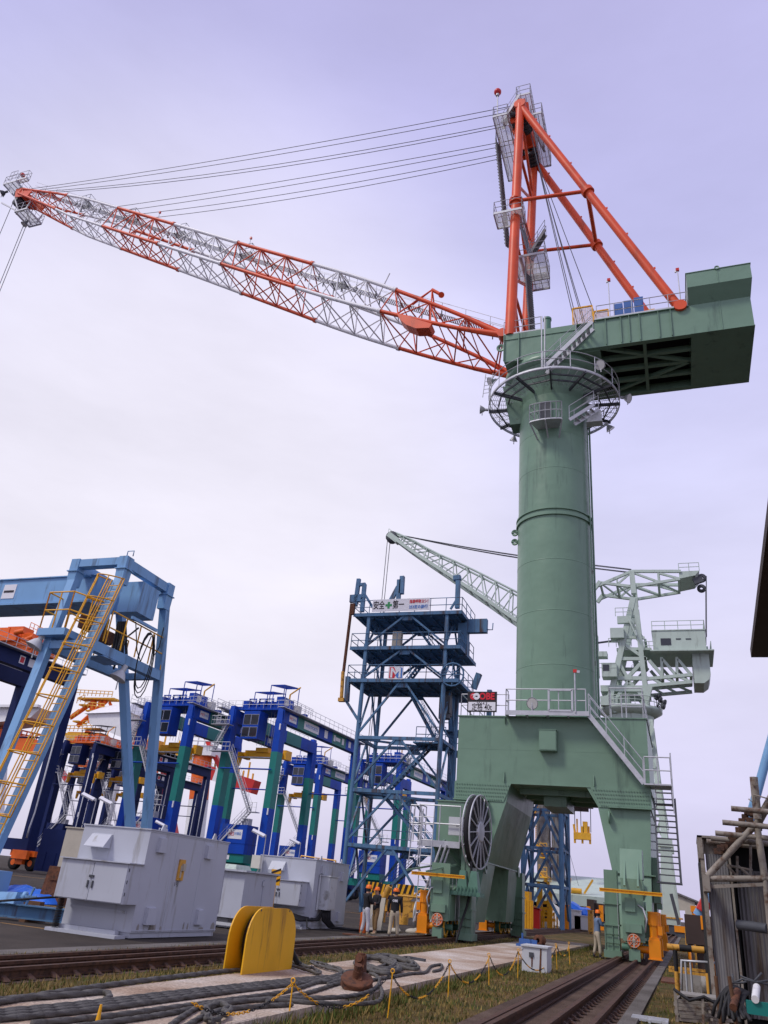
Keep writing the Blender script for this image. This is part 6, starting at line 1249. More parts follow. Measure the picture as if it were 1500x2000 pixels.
# ------------------------------------------------------------------ wire ropes on the slab
def strand(pts, r, sub=6, tw=9.0, zoff=0.16):
    P_ = [PZ(px,py,zoff) if len(q)==2 else Vector(q) for q in pts for (px,py) in [q[:2]]]
    # Catmull-Rom
    C = []
    for i in range(len(P_)-1):
        a = P_[max(0,i-1)]; p = P_[i]; q = P_[i+1]; d = P_[min(len(P_)-1,i+2)]
        n = max(sub, min(220, int((q-p).length/(r*.8))))
        for k in range(n):
            t_ = k/n; C.append(.5*((2*p)+(q-a)*t_+(2*a-5*p+4*q-d)*t_*t_+(3*p-a-3*q+d)*t_**3))
    C.append(P_[-1]); m = len(C); n = 12; vs = []; L_ = 0
    for i, p in enumerate(C):
        d = (C[min(m-1,i+1)]-C[max(0,i-1)]).normalized(); s_ = d.cross(Z).normalized(); u_ = s_.cross(d)
        if i: L_ += (C[i]-C[i-1]).length
        for k in range(n):
            a = 2*math.pi*k/n; rr = r*(1+.17*math.cos(3*a+L_*3/(r*5))); vs.append(p+Z*r+(s_*math.cos(a)+u_*math.sin(a))*rr)
    fs = [(i*n+k, i*n+(k+1)%n, (i+1)*n+(k+1)%n, (i+1)*n+k) for i in range(m-1) for k in range(n)]+[tuple(range(n)), tuple((m-1)*n+k for k in range(n))]
    return vs, fs
K['hemp'] = paint('weathered_grey_rope', (.095,.090,.082), .75, .2, 4, (.05,.045,.04), .3, bump=.5)
ropes = [
 ('thick grey rope along the far edge of the slab, ending in a bent eye', .042, [(-30,1962),(60,1955),(140,1949),(190,1944),(208,1946),(213,1953),(203,1960)]),
 ('grey rope running from the left edge to the foot of the yellow cable guard', .04, [(-30,1969),(120,1943),(260,1923),(380,1908),(440,1901),(503,1898)]),
 ('uppermost rope of the grey bundle crossing the whole slab', .036, [(-30,1985),(160,1966),(330,1945),(470,1929),(600,1915),(690,1908)]),
 ('second rope of the grey bundle crossing the whole slab', .036, [(-30,1989),(160,1970),(330,1949),(470,1932),(600,1918),(695,1911)]),
 ('third rope of the grey bundle crossing the whole slab', .036, [(-30,1994),(160,1975),(330,1953),(470,1935),(600,1921),(700,1914)]),
 ('lowest rope of the grey bundle crossing the whole slab', .036, [(-30,2000),(160,1981),(330,1958),(470,1939),(600,1924),(705,1917)]),
 ('thin grey rope weaving across the top of the bundle', .03, [(230,1972),(330,1951),(430,1944),(540,1924),(620,1921),(700,1904)]),
 ('grey rope below the bundle, passing under the rusty sheave block', .034, [(60,2006),(200,1992),(330,1974),(450,1957),(560,1940),(640,1914),(672,1902),(690,1899)]),
 ('grey rope that swings round in front of the rusty sheave block', .034, [(150,2012),(300,1990),(420,1968),(520,1956),(600,1954),(680,1950),(726,1938),(741,1920),(733,1908),(722,1905)]),
 ('nearest grey rope, looping over the slab edge beside the chain post', .034, [(330,2010),(365,1985),(400,1968),(460,1960),(540,1958),(610,1963),(690,1965),(736,1961),(746,1945),(740,1925)]),
 ('short grey rope doubling back in the lower left of the slab', .034, [(360,2012),(398,1990),(440,1977),(500,1971),(570,1967)]),
 ('slack grey rope lying from the bundle towards the sheave block', .034, [(520,1962),(590,1946),(625,1936),(660,1925),(690,1925)]),
 ('grey rope curving from the heap towards the slab end', .034, [(700,1922),(760,1912),(800,1905),(830,1902),(842,1890),(862,1887),(860,1896),(846,1900)]),
 ('grey rope running behind the sheave block into the heap', .034, [(640,1926),(680,1912),(720,1898),(760,1884),(790,1872),(800,1876),(790,1888)]),
]
for lb, r_, pts in ropes:
    vs_, fs_ = strand(pts, r_*.82); b = MB(); b.add(vs_, fs_, True); b.build('wire_rope', 'hemp', None, lb, 'rope', 'grey ropes lying on the slab', None, tuple(vs_[0]))
def coil(label, c, rx, ry, n, r_, ang=0, grp='grey ropes lying on the slab', twist=.3):
    """several slack turns of one rope heaped round a centre"""
    cx, cy = c; pts = []; rn_ = random.Random(hash(label) % 1000 if False else len(label))
    N_ = 14*n
    for i in range(N_+1):
        a = 2*math.pi*i/14; k = i/N_; jx, jy = rn_.uniform(-.05,.05), rn_.uniform(-.05,.05)
        x = rx*(1-.12*k+.1*math.sin(1.7*k*6))*math.cos(a)+jx; y = ry*(1-.25*k+.18*math.sin(2.3*k*7+1))*math.sin(a)+jy
        x2 = x*math.cos(ang)-y*math.sin(ang); y2 = x*math.sin(ang)+y*math.cos(ang)
        pts.append((cx+x2, cy+y2, .16+k*r_*1.1*n*.3+.02*abs(math.sin(a+k*5))))
    b = MB(); vs_, fs_ = strand(pts, r_, 3); b.add(vs_, fs_, True); return b.build('wire_rope', 'hemp', None, label, 'rope', grp, None, (cx,cy,.16))
p = PZ(738,1890,.16); coil('heap of slack grey rope turns right behind the rusty sheave block', (p.x,p.y), .42, 1.9, 5, .034, .40)
p = PZ(775,1884,.16); coil('heap of grey rope turns farther right, towards the chain post', (p.x,p.y), .34, 1.5, 4, .034, .55)
p = PZ(590,1893,.16); coil('thin dark rope loop beside the foot of the yellow cable guard', (p.x,p.y), .16, .95, 2, .022, .75)
p = PZ(640,1893,.16); coil('second thin dark rope loop between cable guard and sheave block', (p.x,p.y), .13, .9, 2, .022, .75)
p = PZ(420,1984,.16); coil('flattened coil of grey rope near the bottom edge of the picture', (p.x,p.y), .12, .7, 2, .026, .46)
# ------------------------------------------------------------------ rusty sheave block
sp = PZ(688,1934,.16); sx, sy, sz = sp.x+.02, sp.y+.12, .10
sh = thing('sheave_block', 'rusty brown sheave block lying on the grey ropes of the slab', 'sheave block', (sx,sy,sz))
ax_ = Vector((.15,-.35,1)).normalized(); c = Vector((sx,sy,sz+.17))
b = MB(); b.lathe(c, [(.05,-.05),(.25,-.06),(.265,-.04),(.22,0),(.265,.04),(.25,.06),(.05,.07)], 32, ax_); b.build('sheave_wheel', 'rust', sh)
b = MB(); up_ = Vector((-.05,.55,1)).normalized(); s_ = Vector((1,0,0))
for e in (.13,): q0 = c+ax_*.1; b.hexa([q0-s_*.085-up_*.10, q0+s_*.085-up_*.10, q0+s_*.085-up_*.10+ax_*.035, q0-s_*.085-up_*.10+ax_*.035, q0-s_*.075+up_*.30, q0+s_*.075+up_*.30, q0+s_*.075+up_*.30+ax_*.05, q0-s_*.075+up_*.30+ax_*.05])
q0 = c+ax_*.1+up_*.26; b.hexa([q0-s_*.085-Vector((0,.07,.18)), q0+s_*.085-Vector((0,.07,.18)), q0+s_*.085+Vector((0,.07,-.18)), q0-s_*.085+Vector((0,.07,-.18)), q0-s_*.075+Vector((0,-.06,.05)), q0+s_*.075+Vector((0,-.06,.05)), q0+s_*.075+Vector((0,.06,.05)), q0-s_*.075+Vector((0,.06,.05))]); b.build('cheek_plate', 'rust', sh)
b = MB(); b.tube(c+ax_*.05, c+ax_*.18, .08, 6); b.tube(c+ax_*.1, c+ax_*.26, .06, 12); b.tube(q0+Vector((0,-.05,.0)), q0+Vector((0,-.11,.01)), .055, 14); b.tube(q0+Vector((0,0,.04)), q0+Vector((0,0,.08)), .06, 14); b.build('axle_pin', 'rust', sh)
# ------------------------------------------------------------------ chain posts and chains
posts = [((562,2004),.46,'bottom left, its tip in front of the ropes'),((757,1990),.56,'in front of the rusty sheave block'),((875,1950),.55,'right of the rope heap, third along the slab'),((955,1925),.55,'left of the small grey cabinet, beside the pinkish slab'),((1011,1915),.60,'touching the left side of the small grey cabinet'),((1088,1895),.62,'just right of the small grey cabinet'),((1113,1885),.60,'last of the row, nearest the worker in blue')]
PP = []
for i, (px, h_, lb) in enumerate(posts):
    p = PZ(px[0],min(px[1],2004),0); PP.append((p,h_)); b = MB(); tl = Vector((random.uniform(-.03,.03),random.uniform(-.03,.03),0))
    b.tube(p, p+tl+Z*h_, .010, 8); b.path([p+tl+Z*(h_+.028)+Vector((.028*math.cos(a),0,.028*math.sin(a))) for a in [k*math.pi/5 for k in range(10)]], .008, 6, True)
    b.build('chain_post', 'yellow', None, 'yellow eye topped chain post '+lb, 'post', 'yellow chain posts along the slab edge', None, tuple(p))
def chain(p, q, sag, label, seed=0):
    b = MB(); N_ = max(10, int((q-p).length/.055)); pts = [p.lerp(q,k/N_)-Z*(sag*4*(k/N_)*(1-k/N_)) for k in range(N_+1)]
    for p_ in pts: p_.z = max(p_.z,.02)
    for k in range(N_):
        a, c = pts[k], pts[k+1]; d = (c-a); u_ = d.normalized(); s_ = u_.cross(Z).normalized(); w_ = s_ if k % 2 else u_.cross(s_); m_ = (a+c)/2; L_ = d.length*.68
        b.m = 0 if ((k//9) % 2 == seed) else 1
        b.path([m_+u_*(L_*math.cos(t_))+w_*(.015*math.sin(t_)) for t_ in [j*math.pi/4 for j in range(8)]], .0055, 4, True)
    return b.build('post_chain', ['yellow','black'], None, label, 'chain', 'yellow and black chains between the posts', None, tuple(p))
names = ['chain hanging from the bottom left post towards the sheave block post','long sagging chain between the sheave block post and the rope heap post','chain sagging between the third and fourth yellow posts','chain between the fourth post and the small grey cabinet post','chain lying slack in front of the small grey cabinet','short chain between the last two yellow posts']
for i in range(6):
    (p, h1), (q, h2) = PP[i], PP[i+1]; chain(p+Z*h1, q+Z*h2, (.34,.42,.40,.42,.5,.3)[i], 'yellow and black '+names[i], i % 2)
p, h_ = PP[0]; chain(p+Z*h_, Vector((p.x-.1,p.y-2.2,.4)), .2, 'yellow and black chain running out of the picture from the bottom left post')
b = MB(); p = PZ(190,1998,.16); b.tube(p-Z*.02, p+Z*.16, .028, 8, .012); b.build('marker_peg', 'yellow', None, 'short yellow peg on the slab at the bottom left', 'peg', None, None, tuple(p))
# ------------------------------------------------------------------ small grey cabinet and the winch behind it
cb = thing('cable_cabinet', 'small light grey steel cabinet standing in the grass between chain posts', 'cabinet', (-4.05,24.7,0))
b = MB(); b.box((-4.4,24.3,0), (-3.72,25.15,.60)); b.box((-4.43,24.26,.60), (-3.69,25.19,.64)); b.box((-4.42,24.28,.52), (-4.38,24.3,.58)); b.build('body', 'lgrey', cb)
b = MB(); b.box((-4.2,24.27,.36), (-4.08,24.3,.47)); b.build('latch', 'darksteel', cb)
b = MB(); b.prism([(-4.14,24.293,.12),(-4.11,24.293,.12),(-4.10,24.293,.36),(-4.14,24.293,.36)], (0,-.003,0)); b.prism([(-3.93,24.293,.0),(-3.88,24.293,.0),(-3.86,24.293,.58),(-3.9,24.293,.58)], (0,-.003,0)); b.build('rust_streak', 'rust', cb)
p = PZ(1040,1850,.16); wn = thing('hand_winch', 'blue and rusty winch on a steel frame on the slab behind the small grey cabinet', 'winch', (p.x,p.y,.16))
b = MB(); b.box((p.x-.6,p.y-.3,.16), (p.x+.5,p.y+.3,.24)); b.box((p.x-.5,p.y-.2,.24), (p.x-.05,p.y+.2,.42)); b.tube((p.x-.4,p.y,.4), (p.x-.4,p.y,.62), .04, 8); b.box((p.x-.15,p.y-.15,.24), (p.x+.2,p.y+.15,.42)); b.build('base', 'mach', wn)
b = MB(); b.lathe((p.x+.28,p.y,.42), [(.08,-.16),(.2,-.16),(.2,-.12),(.1,-.1),(.1,.1),(.2,.12),(.2,.16),(.08,.16)], 20, (.3,1,0)); b.build('rope_drum', 'rust', wn)
p = PZ(1036,1806,0); b = MB(); b.tube(p, p+Z*.9, .12, 8); b.build('bollard_post', 'darksteel', None, 'dark stub post beside the far left hand rails', 'post', None, None, tuple(p))
p = PZ(818,1875,.16); b = MB(); b.bar(p-Vector((.3,0,-.03)), p+Vector((.25,-.3,.03)), .06, .06); b.build('steel_bar', 'darksteel', None, 'short dark steel bar lying on the bare slab', 'bar', None, None, tuple(p))
# ------------------------------------------------------------------ left yard clutter
b = MB(); b.ibar((-24,17.6,.24), (-15.3,19.6,.24), .3, .34, .03); bm_ = b.build('steel_beam', 'tblue', None, 'long blue steel beam lying on the asphalt left of the nearest grey house', 'beam', None, None, (-19,18.6,0))
for x in (-22.4,-17.0): b = MB(); b.box((x-.1,17.4+(x+24)*.23-.0,.0), (x+.1,18.2+(x+24)*.23,.07)); b.build('support_block', 'wood', None, 'timber packing block under the %s of the blue steel beam' % ('far left' if x < -20 else 'right end'), 'block', 'timber blocks under the beam', None, (x,18.4,0))
b = MB(); q = PY(20,1771,19.2); b.hexa([(q.x-.5,18.9,.41),(q.x+.35,18.9,.41),(q.x+.35,19.3,.41),(q.x-.5,19.3,.41),(q.x-.3,19.0,.66),(q.x+.3,19.0,.70),(q.x+.3,19.2,.70),(q.x-.3,19.2,.66)]); b.lathe((q.x+.5,19.1,.6), [(.06,-.05),(.13,-.05),(.13,.05),(.06,.05)], 14, (1,.4,0)); b.bar((q.x+.6,19.1,.4), (q.x+.75,19.1,.85), .05); b.bar((q.x+.45,19.0,.62), (q.x+.9,19.1,.62), .06); b.build('steel_bracket', 'lblue', None, 'light blue cast bracket resting on the blue steel beam', 'bracket', None, None, (q.x,19.1,.41))
def tarp(label, x0, x1, y0, y1, h, seed, fn=None):
    b = MB(); rn_ = random.Random(seed); nx, ny = 26, 12; ph = [rn_.uniform(0,6) for _ in range(6)]; vs_ = []
    for j in range(ny+1):
        for i in range(nx+1):
            u, v = i/nx, j/ny; e = (math.sin(math.pi*u)**.35)*(math.sin(math.pi*v)**.4)
            z = h*e*(.62+.22*math.sin(7*u+ph[0])+.16*math.sin(17*u+5*v+ph[1])+.14*math.sin(11*v+9*u+ph[2])+.1*rn_.uniform(-1,1))+.02
            vs_.append((x0+(x1-x0)*u, y0+(y1-y0)*v+.12*math.sin(9*u+ph[3]), z))
    b.add(vs_, [(j*(nx+1)+i, j*(nx+1)+i+1, (j+1)*(nx+1)+i+1, (j+1)*(nx+1)+i) for j in range(ny) for i in range(nx)])
    return b.build('tarpaulin', 'tarp', None, label, 'tarpaulin', None, None, ((x0+x1)/2,(y0+y1)/2,0))
tarp('crumpled bright blue tarpaulin on the asphalt at the left edge', -30.5, -23.2, 27.0, 29.2, .62, 4)
b = MB(); b.box((-31,26.2,0), (-22.8,26.45,.12)); b.build('timber_plank', 'wood', None, 'brown timber plank in front of the blue tarpaulin', 'plank', None, None, (-27,26.3,0))
p = PZ(107,1766,0); b = MB(); b.hexa([(p.x-.55,p.y-.4,0),(p.x+.55,p.y-.4,0),(p.x+.55,p.y+.4,0),(p.x-.55,p.y+.4,0),(p.x-.42,p.y-.35,1.35),(p.x+.42,p.y-.35,1.35),(p.x+.42,p.y+.35,1.35),(p.x-.42,p.y+.35,1.35)]); b.box((p.x-.2,p.y-.42,.85), (p.x+.3,p.y-.36,1.15)); b.build('rusty_block', 'rust', None, 'rusty brown steel block standing between blue tarpaulin and grey house', 'block', None, None, tuple(p))
b = MB(); b.path([(-23.5,17.3,.05),(-21,17.4,.12),(-18,18.0,.35),(-15.3,18.3,.75)], .03, 5); b.build('ground_cable', 'black', None, 'black cable rising over the blue beam to the nearest grey house', 'cable', None, None, (-19,17.8,0))
p = PZ(140,1676,0); b = MB(); q = PY(145,1640,60); b.box((q.x-1.1,60,0.4), (q.x+1.1,61.2,4.2)); b.box((q.x-1.2,59.9,4.2), (q.x+1.2,61.3,4.3)); b.box((q.x-1.0,60.2,0), (q.x-.6,61,.4)); b.box((q.x+.6,60.2,0), (q.x+1.0,61,.4)); b.build('cream_cabinet', 'beige', None, 'tall beige cabinet between the navy cranes and the nearest grey house', 'cabinet', None, None, (q.x,60.6,0))
b = MB(); q = PY(170,1690,75); b.box((q.x-7,75,.3), (q.x+5,80,4.6)); 
for k in range(8): b.box((q.x-6.5+1.4*k,74.94,.5), (q.x-5.8+1.4*k,75,2.2))
b.build('navy_unit', 'navy', None, 'low navy blue equipment container behind the beige cabinet', 'container', None, None, (q.x-1,77,0))
# ------------------------------------------------------------------ clutter behind the workers
b = MB(); b.hexa([(-13.9,36.6,.0),(-12.9,36.6,.0),(-12.9,36.75,.0),(-13.9,36.75,.0),(-13.9,36.9,1.35),(-12.9,36.9,1.35),(-12.9,37.0,1.35),(-13.9,37.0,1.35)]); b.build('timber_board', 'beige', None, 'brownish board leaning behind the second grey house corner', 'board', None, None, (-13.4,36.7,0))
b = MB(); b.tube((-13.2,35.4,.0), (-13.0,36.5,1.45), .02, 6); b.build('metal_pole', 'galv', None, 'thin bright metal pole leaning on the brownish board', 'pole', None, None, (-13.1,35.9,0))
b = MB(); b.tube((-12.75,33.9,0), (-12.75,33.9,.72), .14, 14); b.tube((-12.75,33.9,.72), (-12.75,33.9,.76), .12, 14); b.build('fuel_can', 'craneorange', None, 'red orange cylinder standing beside the left worker', 'cylinder', None, None, (-12.75,33.9,0))
b = MB(); b.box((-12.3,30.6,.03), (-10.6,31.1,.07)); b.build('rusty_plank', 'rust', None, 'rusty red plank lying at the feet of the workers', 'plank', None, None, (-11.4,30.8,0))
for (x, y, s_, lb) in ((-12.2,36.5,.24,'pale sack on the ground behind the middle worker'),(-11.6,37.2,.28,'larger pale sack between the workers'),(-12.9,35.2,.2,'small pale bag behind the left worker')):
    b = MB(); b.sphere((x,y,s_*.42), s_, 14, (1.25,.9,.5)); b.sphere((x+.12,y+.05,s_*.8), s_*.4, 10, (.9,.8,.6)); b.build('sack', 'beige', None, lb, 'sack', None, None, (x,y,0))
b = MB(); b.lathe((-11.3,38.3,.8), [(.3,-.5),(.62,-.5),(.62,-.44),(.45,-.4),(.45,.4),(.62,.44),(.62,.5),(.3,.5)], 20, (1,0,0)); b.build('cable_drum', 'galv', None, 'grey cable drum behind the worker with white lettering', 'drum', None, None, (-11.3,38.3,0))
for e, lb in ((0,'left'),(1,'right')):
    x = -10.75+.9*e; b = MB(); b.tube((x,36.3,0), (x+.25,36.8,1.2), .025, 6); b.tube((x+.5,36.3,0), (x+.25,36.8,1.2), .025, 6); b.tube((x+.25,37.3,0), (x+.25,36.8,1.2), .025, 6); b.build('trestle', 'galv', None, lb+' one of two thin metal tripods behind the right hand worker', 'tripod', 'metal tripods', None, (x,36.6,0))
b = MB(); b.tube((-13.6,40,1.5), (-9.8,40,1.5), .05, 6)
for x in (-13.5,-12,-10.5): b.tube((x,40,0), (x,40,1.5), .05, 6)
b.box((-13.6,40.1,.6), (-11.8,40.15,1.3)); b.build('barrier_rail', 'fadedyellow', None, 'faded yellow barrier rail behind the workers', 'railing', None, None, (-12,40,0))
for i, (px, py, w_, lb) in enumerate(((731,1733,.9,'left of the middle worker'),(752,1737,.9,'behind the right hand worker'),(792,1738,1.1,'left of the yellow safety bar'))):
    q = PY(px,py,52); b = MB(); b.m = 0; b.box((q.x-w_/2,52,q.z-.3), (q.x+w_/2,52.1,q.z+.3)); b.m = 1
    for k in range(3): x = q.x-w_/2+w_*k/3; b.prism([(x,51.99,q.z-.3),(x+w_/6,51.99,q.z-.3),(x+w_/3,51.99,q.z+.3),(x+w_/6,51.99,q.z+.3)], (0,-.004,0))
    b.m = 0; b.box((q.x-.1,52.02,0), (q.x+.1,52.08,q.z)); b.build('hazard_board', ['yellow','sign_black'], None, 'yellow and black striped board '+lb, 'sign', 'striped hazard boards', None, (q.x,52,0))
b = MB(); q = PY(770,1772,48); b.box((q.x-.9,48,.6), (q.x-.3,48.6,1.2)); b.tube((q.x-.7,48,1.2), (q.x-.4,48,1.9), .2, 10); b.box((q.x+.5,48,.3), (q.x+.8,48.6,1.6)); b.bar((q.x-1.6,48,.8), (q.x-.4,48,1.7), .16); b.bar((q.x+.8,48,1.2), (q.x+1.6,48,1.9), .12); b.bar((q.x-.6,48.2,.6), (q.x+.6,48.2,.5), .12); b.tube((q.x+.6,48,0), (q.x+.6,48,.4), .3, 10); b.tube((q.x-.8,48,0), (q.x-.8,48,.6), .3, 10); b.build('yellow_machine', 'fadedyellow', None, 'amber coloured machine behind the right hand worker', 'machine', None, None, (q.x,48.4,0))
# ------------------------------------------------------------------ things under and beyond the portal
b = MB(); p = PZ(1028,1815,0); Yb = 66.0; q0, q1 = PY(1015,1815,Yb), PY(1041,1812,Yb)
n = 10
for k in range(n): x = q0.x+(q1.x-q0.x)*k/n; b.box((x,Yb+.05*(k%2),.0), (x+(q1.x-q0.x)/n*.96,Yb+.1+.05*(k%2),2.0))
b.box((q0.x-.5,Yb+.6,0), (q1.x-.4,Yb+1.8,2.6)); b.build('ribbed_screen', 'yellow', None, 'yellow ribbed panel screen beside the far left leg of the green portal', 'panel', None, None, ((q0.x+q1.x)/2,Yb,0))
q = PY(1046,1812,70); b = MB(); b.box((q.x-.35,70,0), (q.x+.3,70.6,1.5)); b.prism([(q.x-.45,70,1.5),(q.x+.4,70,1.35),(q.x+.4,70,1.45),(q.x-.45,70,1.62)], (0,.7,0)); b.build('red_cabinet', 'red', None, 'small red cabinet right of the yellow ribbed panel', 'cabinet', None, None, (q.x,70.3,0))
yr = thing('yellow_rack', 'tall yellow steel storage rack seen under the green portal', 'rack', (PY(1065,1805,76).x,76,0))
for (px, top) in ((1052,1722),(1057,1730),(1071,1722),(1076,1728)): 
    p = PY(px,top,76); b = MB(); b.bar((p.x,76,0), p, .22, .3); b.build('post', 'yellow', yr)
b = MB(); 
for (a, c, py) in ((1040,1078,1775),(1038,1078,1786),(1040,1080,1797),(1050,1074,1762)): p, q = PY(a,py,76), PY(c,py,76); b.bar(p, q, .2, .25); b.bar(p+Vector((0,1.5,0)), q+Vector((0,1.5,0)), .2, .25); b.bar(p, p+Vector((0,1.5,0)), .2); b.bar(p-Z*1.2, p, .15)
for px in (1040,1046,1062,1082,1088): p = PY(px,1782,75.5); b.bar((p.x,75.5,0), p, .12)
b.bar(PY(1042,1770,76), PY(1070,1785,76), .2); b.build('shelf_beam', 'yellow', yr)
b = MB(); b.bar(PY(1038,1721,76), PY(1073,1726,76), .1, .15); b.build('top_bar', 'darksteel', yr)
q0, q1 = PY(1080,1804,84), PY(1098,1770,84); b = MB(); b.prism([(q0.x,84,.2),(q1.x+.6,84,0),(q1.x,84,q1.z-.3),(q0.x,84,q1.z+.2)], (0,.15,0)); b.bar((q0.x,84.2,0), (q0.x,84.2,q1.z), .08); b.build('white_sheet', 'white', None, 'white sheet panel right of the yellow storage rack', 'panel', None, None, (q0.x+.5,84,0))
q0, q1 = PY(1112,1772,80), PY(1151,1782,80); b = MB(); vs_ = []; nx = 14
for i in range(nx+1):
    u = i/nx; x = q0.x+(q1.x-q0.x)*u; zt2 = q0.z+.35-.55*u+.08*math.sin(9*u)
    for (dy, dz) in ((0,-1.15+.2*math.sin(13*u)),(-.25,-.4),(0,0),(1.2,.15),(2.4,-.1),(2.6,-.9)): vs_.append((x+.05*math.sin(20*u+dz*3),80+dy,zt2+dz))
b.add(vs_, [(i*6+k,i*6+k+1,(i+1)*6+k+1,(i+1)*6+k) for i in range(nx) for k in range(5)]); b.build('tarpaulin', 'tarp', None, 'blue tarpaulin draped over a frame left of the worker in blue', 'tarpaulin', None, None, ((q0.x+q1.x)/2,81,0))
b = MB(); 
for px in (1113,1131,1149): p = PY(px,1785,80.6); b.tube((p.x,80.6,0), (p.x,80.6,p.z+.2), .06, 6); b.tube((p.x,82.4,0), (p.x,82.4,p.z+.2), .06, 6)
b.bar(PY(1078,1760,80.6), PY(1116,1765,80.6), .15, .3); b.bar(PY(1108,1766,80.6), (PY(1108,1800,80.6).x,80.6,0), .25); b.bar(PY(1098,1778,80.6), PY(1108,1766,80.6), .12); b.build('tarpaulin_stand', 'galv', None, 'grey pipe frame carrying the blue tarpaulin', 'frame', None, None, (PY(1125,1800,80.6).x,81.5,0))
for (px, w_, h_, m, lb, Y) in ((1124,.9,1.6,'lgrey','pale grey cabinet under the blue tarpaulin',79),(1140,1.6,1.2,'lgrey','grey machine cabinet beneath the blue tarpaulin, right side',79),(1107,.35,1.9,'motor','amber post machine left of the blue tarpaulin',74),(1153,.4,1.7,'fadedyellow','yellow post right of the blue tarpaulin',74)):
    q = PY(px,1800,Y); b = MB(); b.box((q.x-w_/2,Y,.15), (q.x+w_/2,Y+.8,h_)); b.box((q.x-w_/2-.05,Y-.05,h_), (q.x+w_/2+.05,Y+.85,h_+.08)); b.box((q.x-w_/2+.05,Y+.1,0), (q.x-w_/2+.15,Y+.7,.15)); b.box((q.x+w_/2-.15,Y+.1,0), (q.x+w_/2-.05,Y+.7,.15)); b.build('machine_cabinet', m, None, lb, 'cabinet', None, None, (q.x,Y+.4,0))
sd = thing('low_shed', 'long low shed with pale green grey roof beyond the portal', 'shed', (PY(1130,1790,140).x,140,0))
q0, q1 = PY(1084,1750,140), PY(1260,1765,140); zr_ = PY(1120,1738,140).z
b = MB(); b.hexa([(q0.x-6,139,q0.z-1.1),(q1.x,139,q0.z-1.1),(q1.x,170,q0.z-1.1),(q0.x-6,170,q0.z-1.1),(q0.x-6,139,q0.z+.4),(q1.x,139,q0.z+.4),(q1.x,155,zr_+2.6),(q0.x-6,155,zr_+2.6)]); b.build('roof', 'pale', sd)
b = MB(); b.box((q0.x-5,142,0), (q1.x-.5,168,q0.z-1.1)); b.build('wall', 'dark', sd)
text('shed_lettering', 'ECHIGO', 1.1, 'darksteel', (PY(1134,1752,139).x,138.95,q0.z-.35), (1,0,0), (0,0,1), sd, .01) if False else None
q = PY(1127,1737,139); b = MB(); b.box((q.x-1.6,140,q.z-1.6), (q.x-.4,142,q.z-.4)); b.box((q.x+.2,140,q.z-1.6), (q.x+1.8,142,q.z-.9)); b.tube((q.x-1,140,q.z-.2), (q.x+.6,140,q.z-.2), .4, 10); b.bar((q.x-1.6,140,q.z-1.5), (q.x-1.2,140,q.z+1.6), .4); b.bar((q.x+1.0,140,q.z-.5), (q.x+2.4,140,q.z+1.6), .3); b.box((q.x-.2,140,q.z-8), (q.x+2.2,142,q.z-1.6)); b.box((q.x-1.6,139.5,0), (q.x+2.4,143,q.z-8)); b.build('yellow_hoist', 'craneyellow', None, 'yellow hoist machine rising above the low shed roof', 'hoist', None, None, (q.x,141,0))
b = MB(); q0, q1 = PY(1146,1758,90), PY(1176,1775,90); b.box((q0.x,90,1.2), (q0.x+.7,93,q0.z+.1)); b.box((q0.x+.7,90.5,1.6), (q1.x,93,q0.z-.2)); b.box((q0.x+.2,90.5,0), (q0.x+.5,92,1.2)); b.box((q1.x-.5,90.6,0), (q1.x-.2,92,1.6)); b.build('dark_vehicle', 'brown', None, 'dark boxy vehicle body behind the worker in blue', 'vehicle', None, None, ((q0.x+q1.x)/2,91.5,0))
b = MB(); q = PY(1160,1790,88); b.box((q.x-.7,88,.1), (q.x-.35,88.4,2.1)); b.box((q.x+.5,88,.1), (q.x+.9,88.4,2.3)); b.build('yellow_post', 'motor', None, 'pair of yellow uprights behind the orange helmet of the worker in blue', 'post', None, None, (q.x,88.2,0))
gs = thing('gabled_shed', 'beige gabled shed with open end at the far end of the right hand track', 'shed', (PY(1335,1790,150).x,150,0))
a0, a1, a2, a3 = PY(1288,1806,150), PY(1316,1748,150), PY(1361,1762,150), PY(1360,1800,150); zt4 = a1.z
b = MB(); xw = a3.x; xl_ = a0.x-6
b.prism([(xw-1.6,150,0),(xw,150,0),(xw,150,a2.z),(a1.x,150,zt4+.3),(xl_,150,a2.z),(xl_,150,0),(xl_+1.6,150,0),(xl_+1.6,150,a2.z-1.9),(xw-1.6,150,a2.z-1.4)], (0,.4,0)); b.build('gable_wall', 'beige', gs)
b = MB(); b.prism([(xw+.6,149.6,a2.z-.1),(xw+.6,149.6,a2.z+.15),(a1.x,149.6,zt4+.6),(xl_-.6,149.6,a2.z+.15),(xl_-.6,149.6,a2.z-.1),(a1.x,149.6,zt4+.3)], (0,30,0)); b.build('roof', 'corr', gs)
b = MB(); b.box((xw-.3,150.4,0), (xw,180,a2.z-.2)); b.bar((xw-1.8,151,4.0), (xw-5,151,a2.z-1.6), .4); b.build('side_wall', 'beige', gs)
q = PY(1343,1800,100); b = MB(); b.m = 1; b.bar((q.x-.9,100,1.2), (q.x-1.5,100,4.2), .35, .3); b.m = 0; b.box((q.x-1.4,99.5,.5), (q.x+.3,101,1.1)); b.box((q.x+.5,99.6,.5), (q.x+1.3,101,2.6)); b.box((q.x+.4,99.5,2.6), (q.x+1.4,101,3.2)); b.m = 1; b.box((q.x-1.4,99.6,0), (q.x+1.3,101,.5)); b.build('yellow_excavator', ['motor','darksteel'], None, 'small yellow digging machine in front of the beige gabled shed', 'excavator', None, None, (q.x-.8,100.8,0))
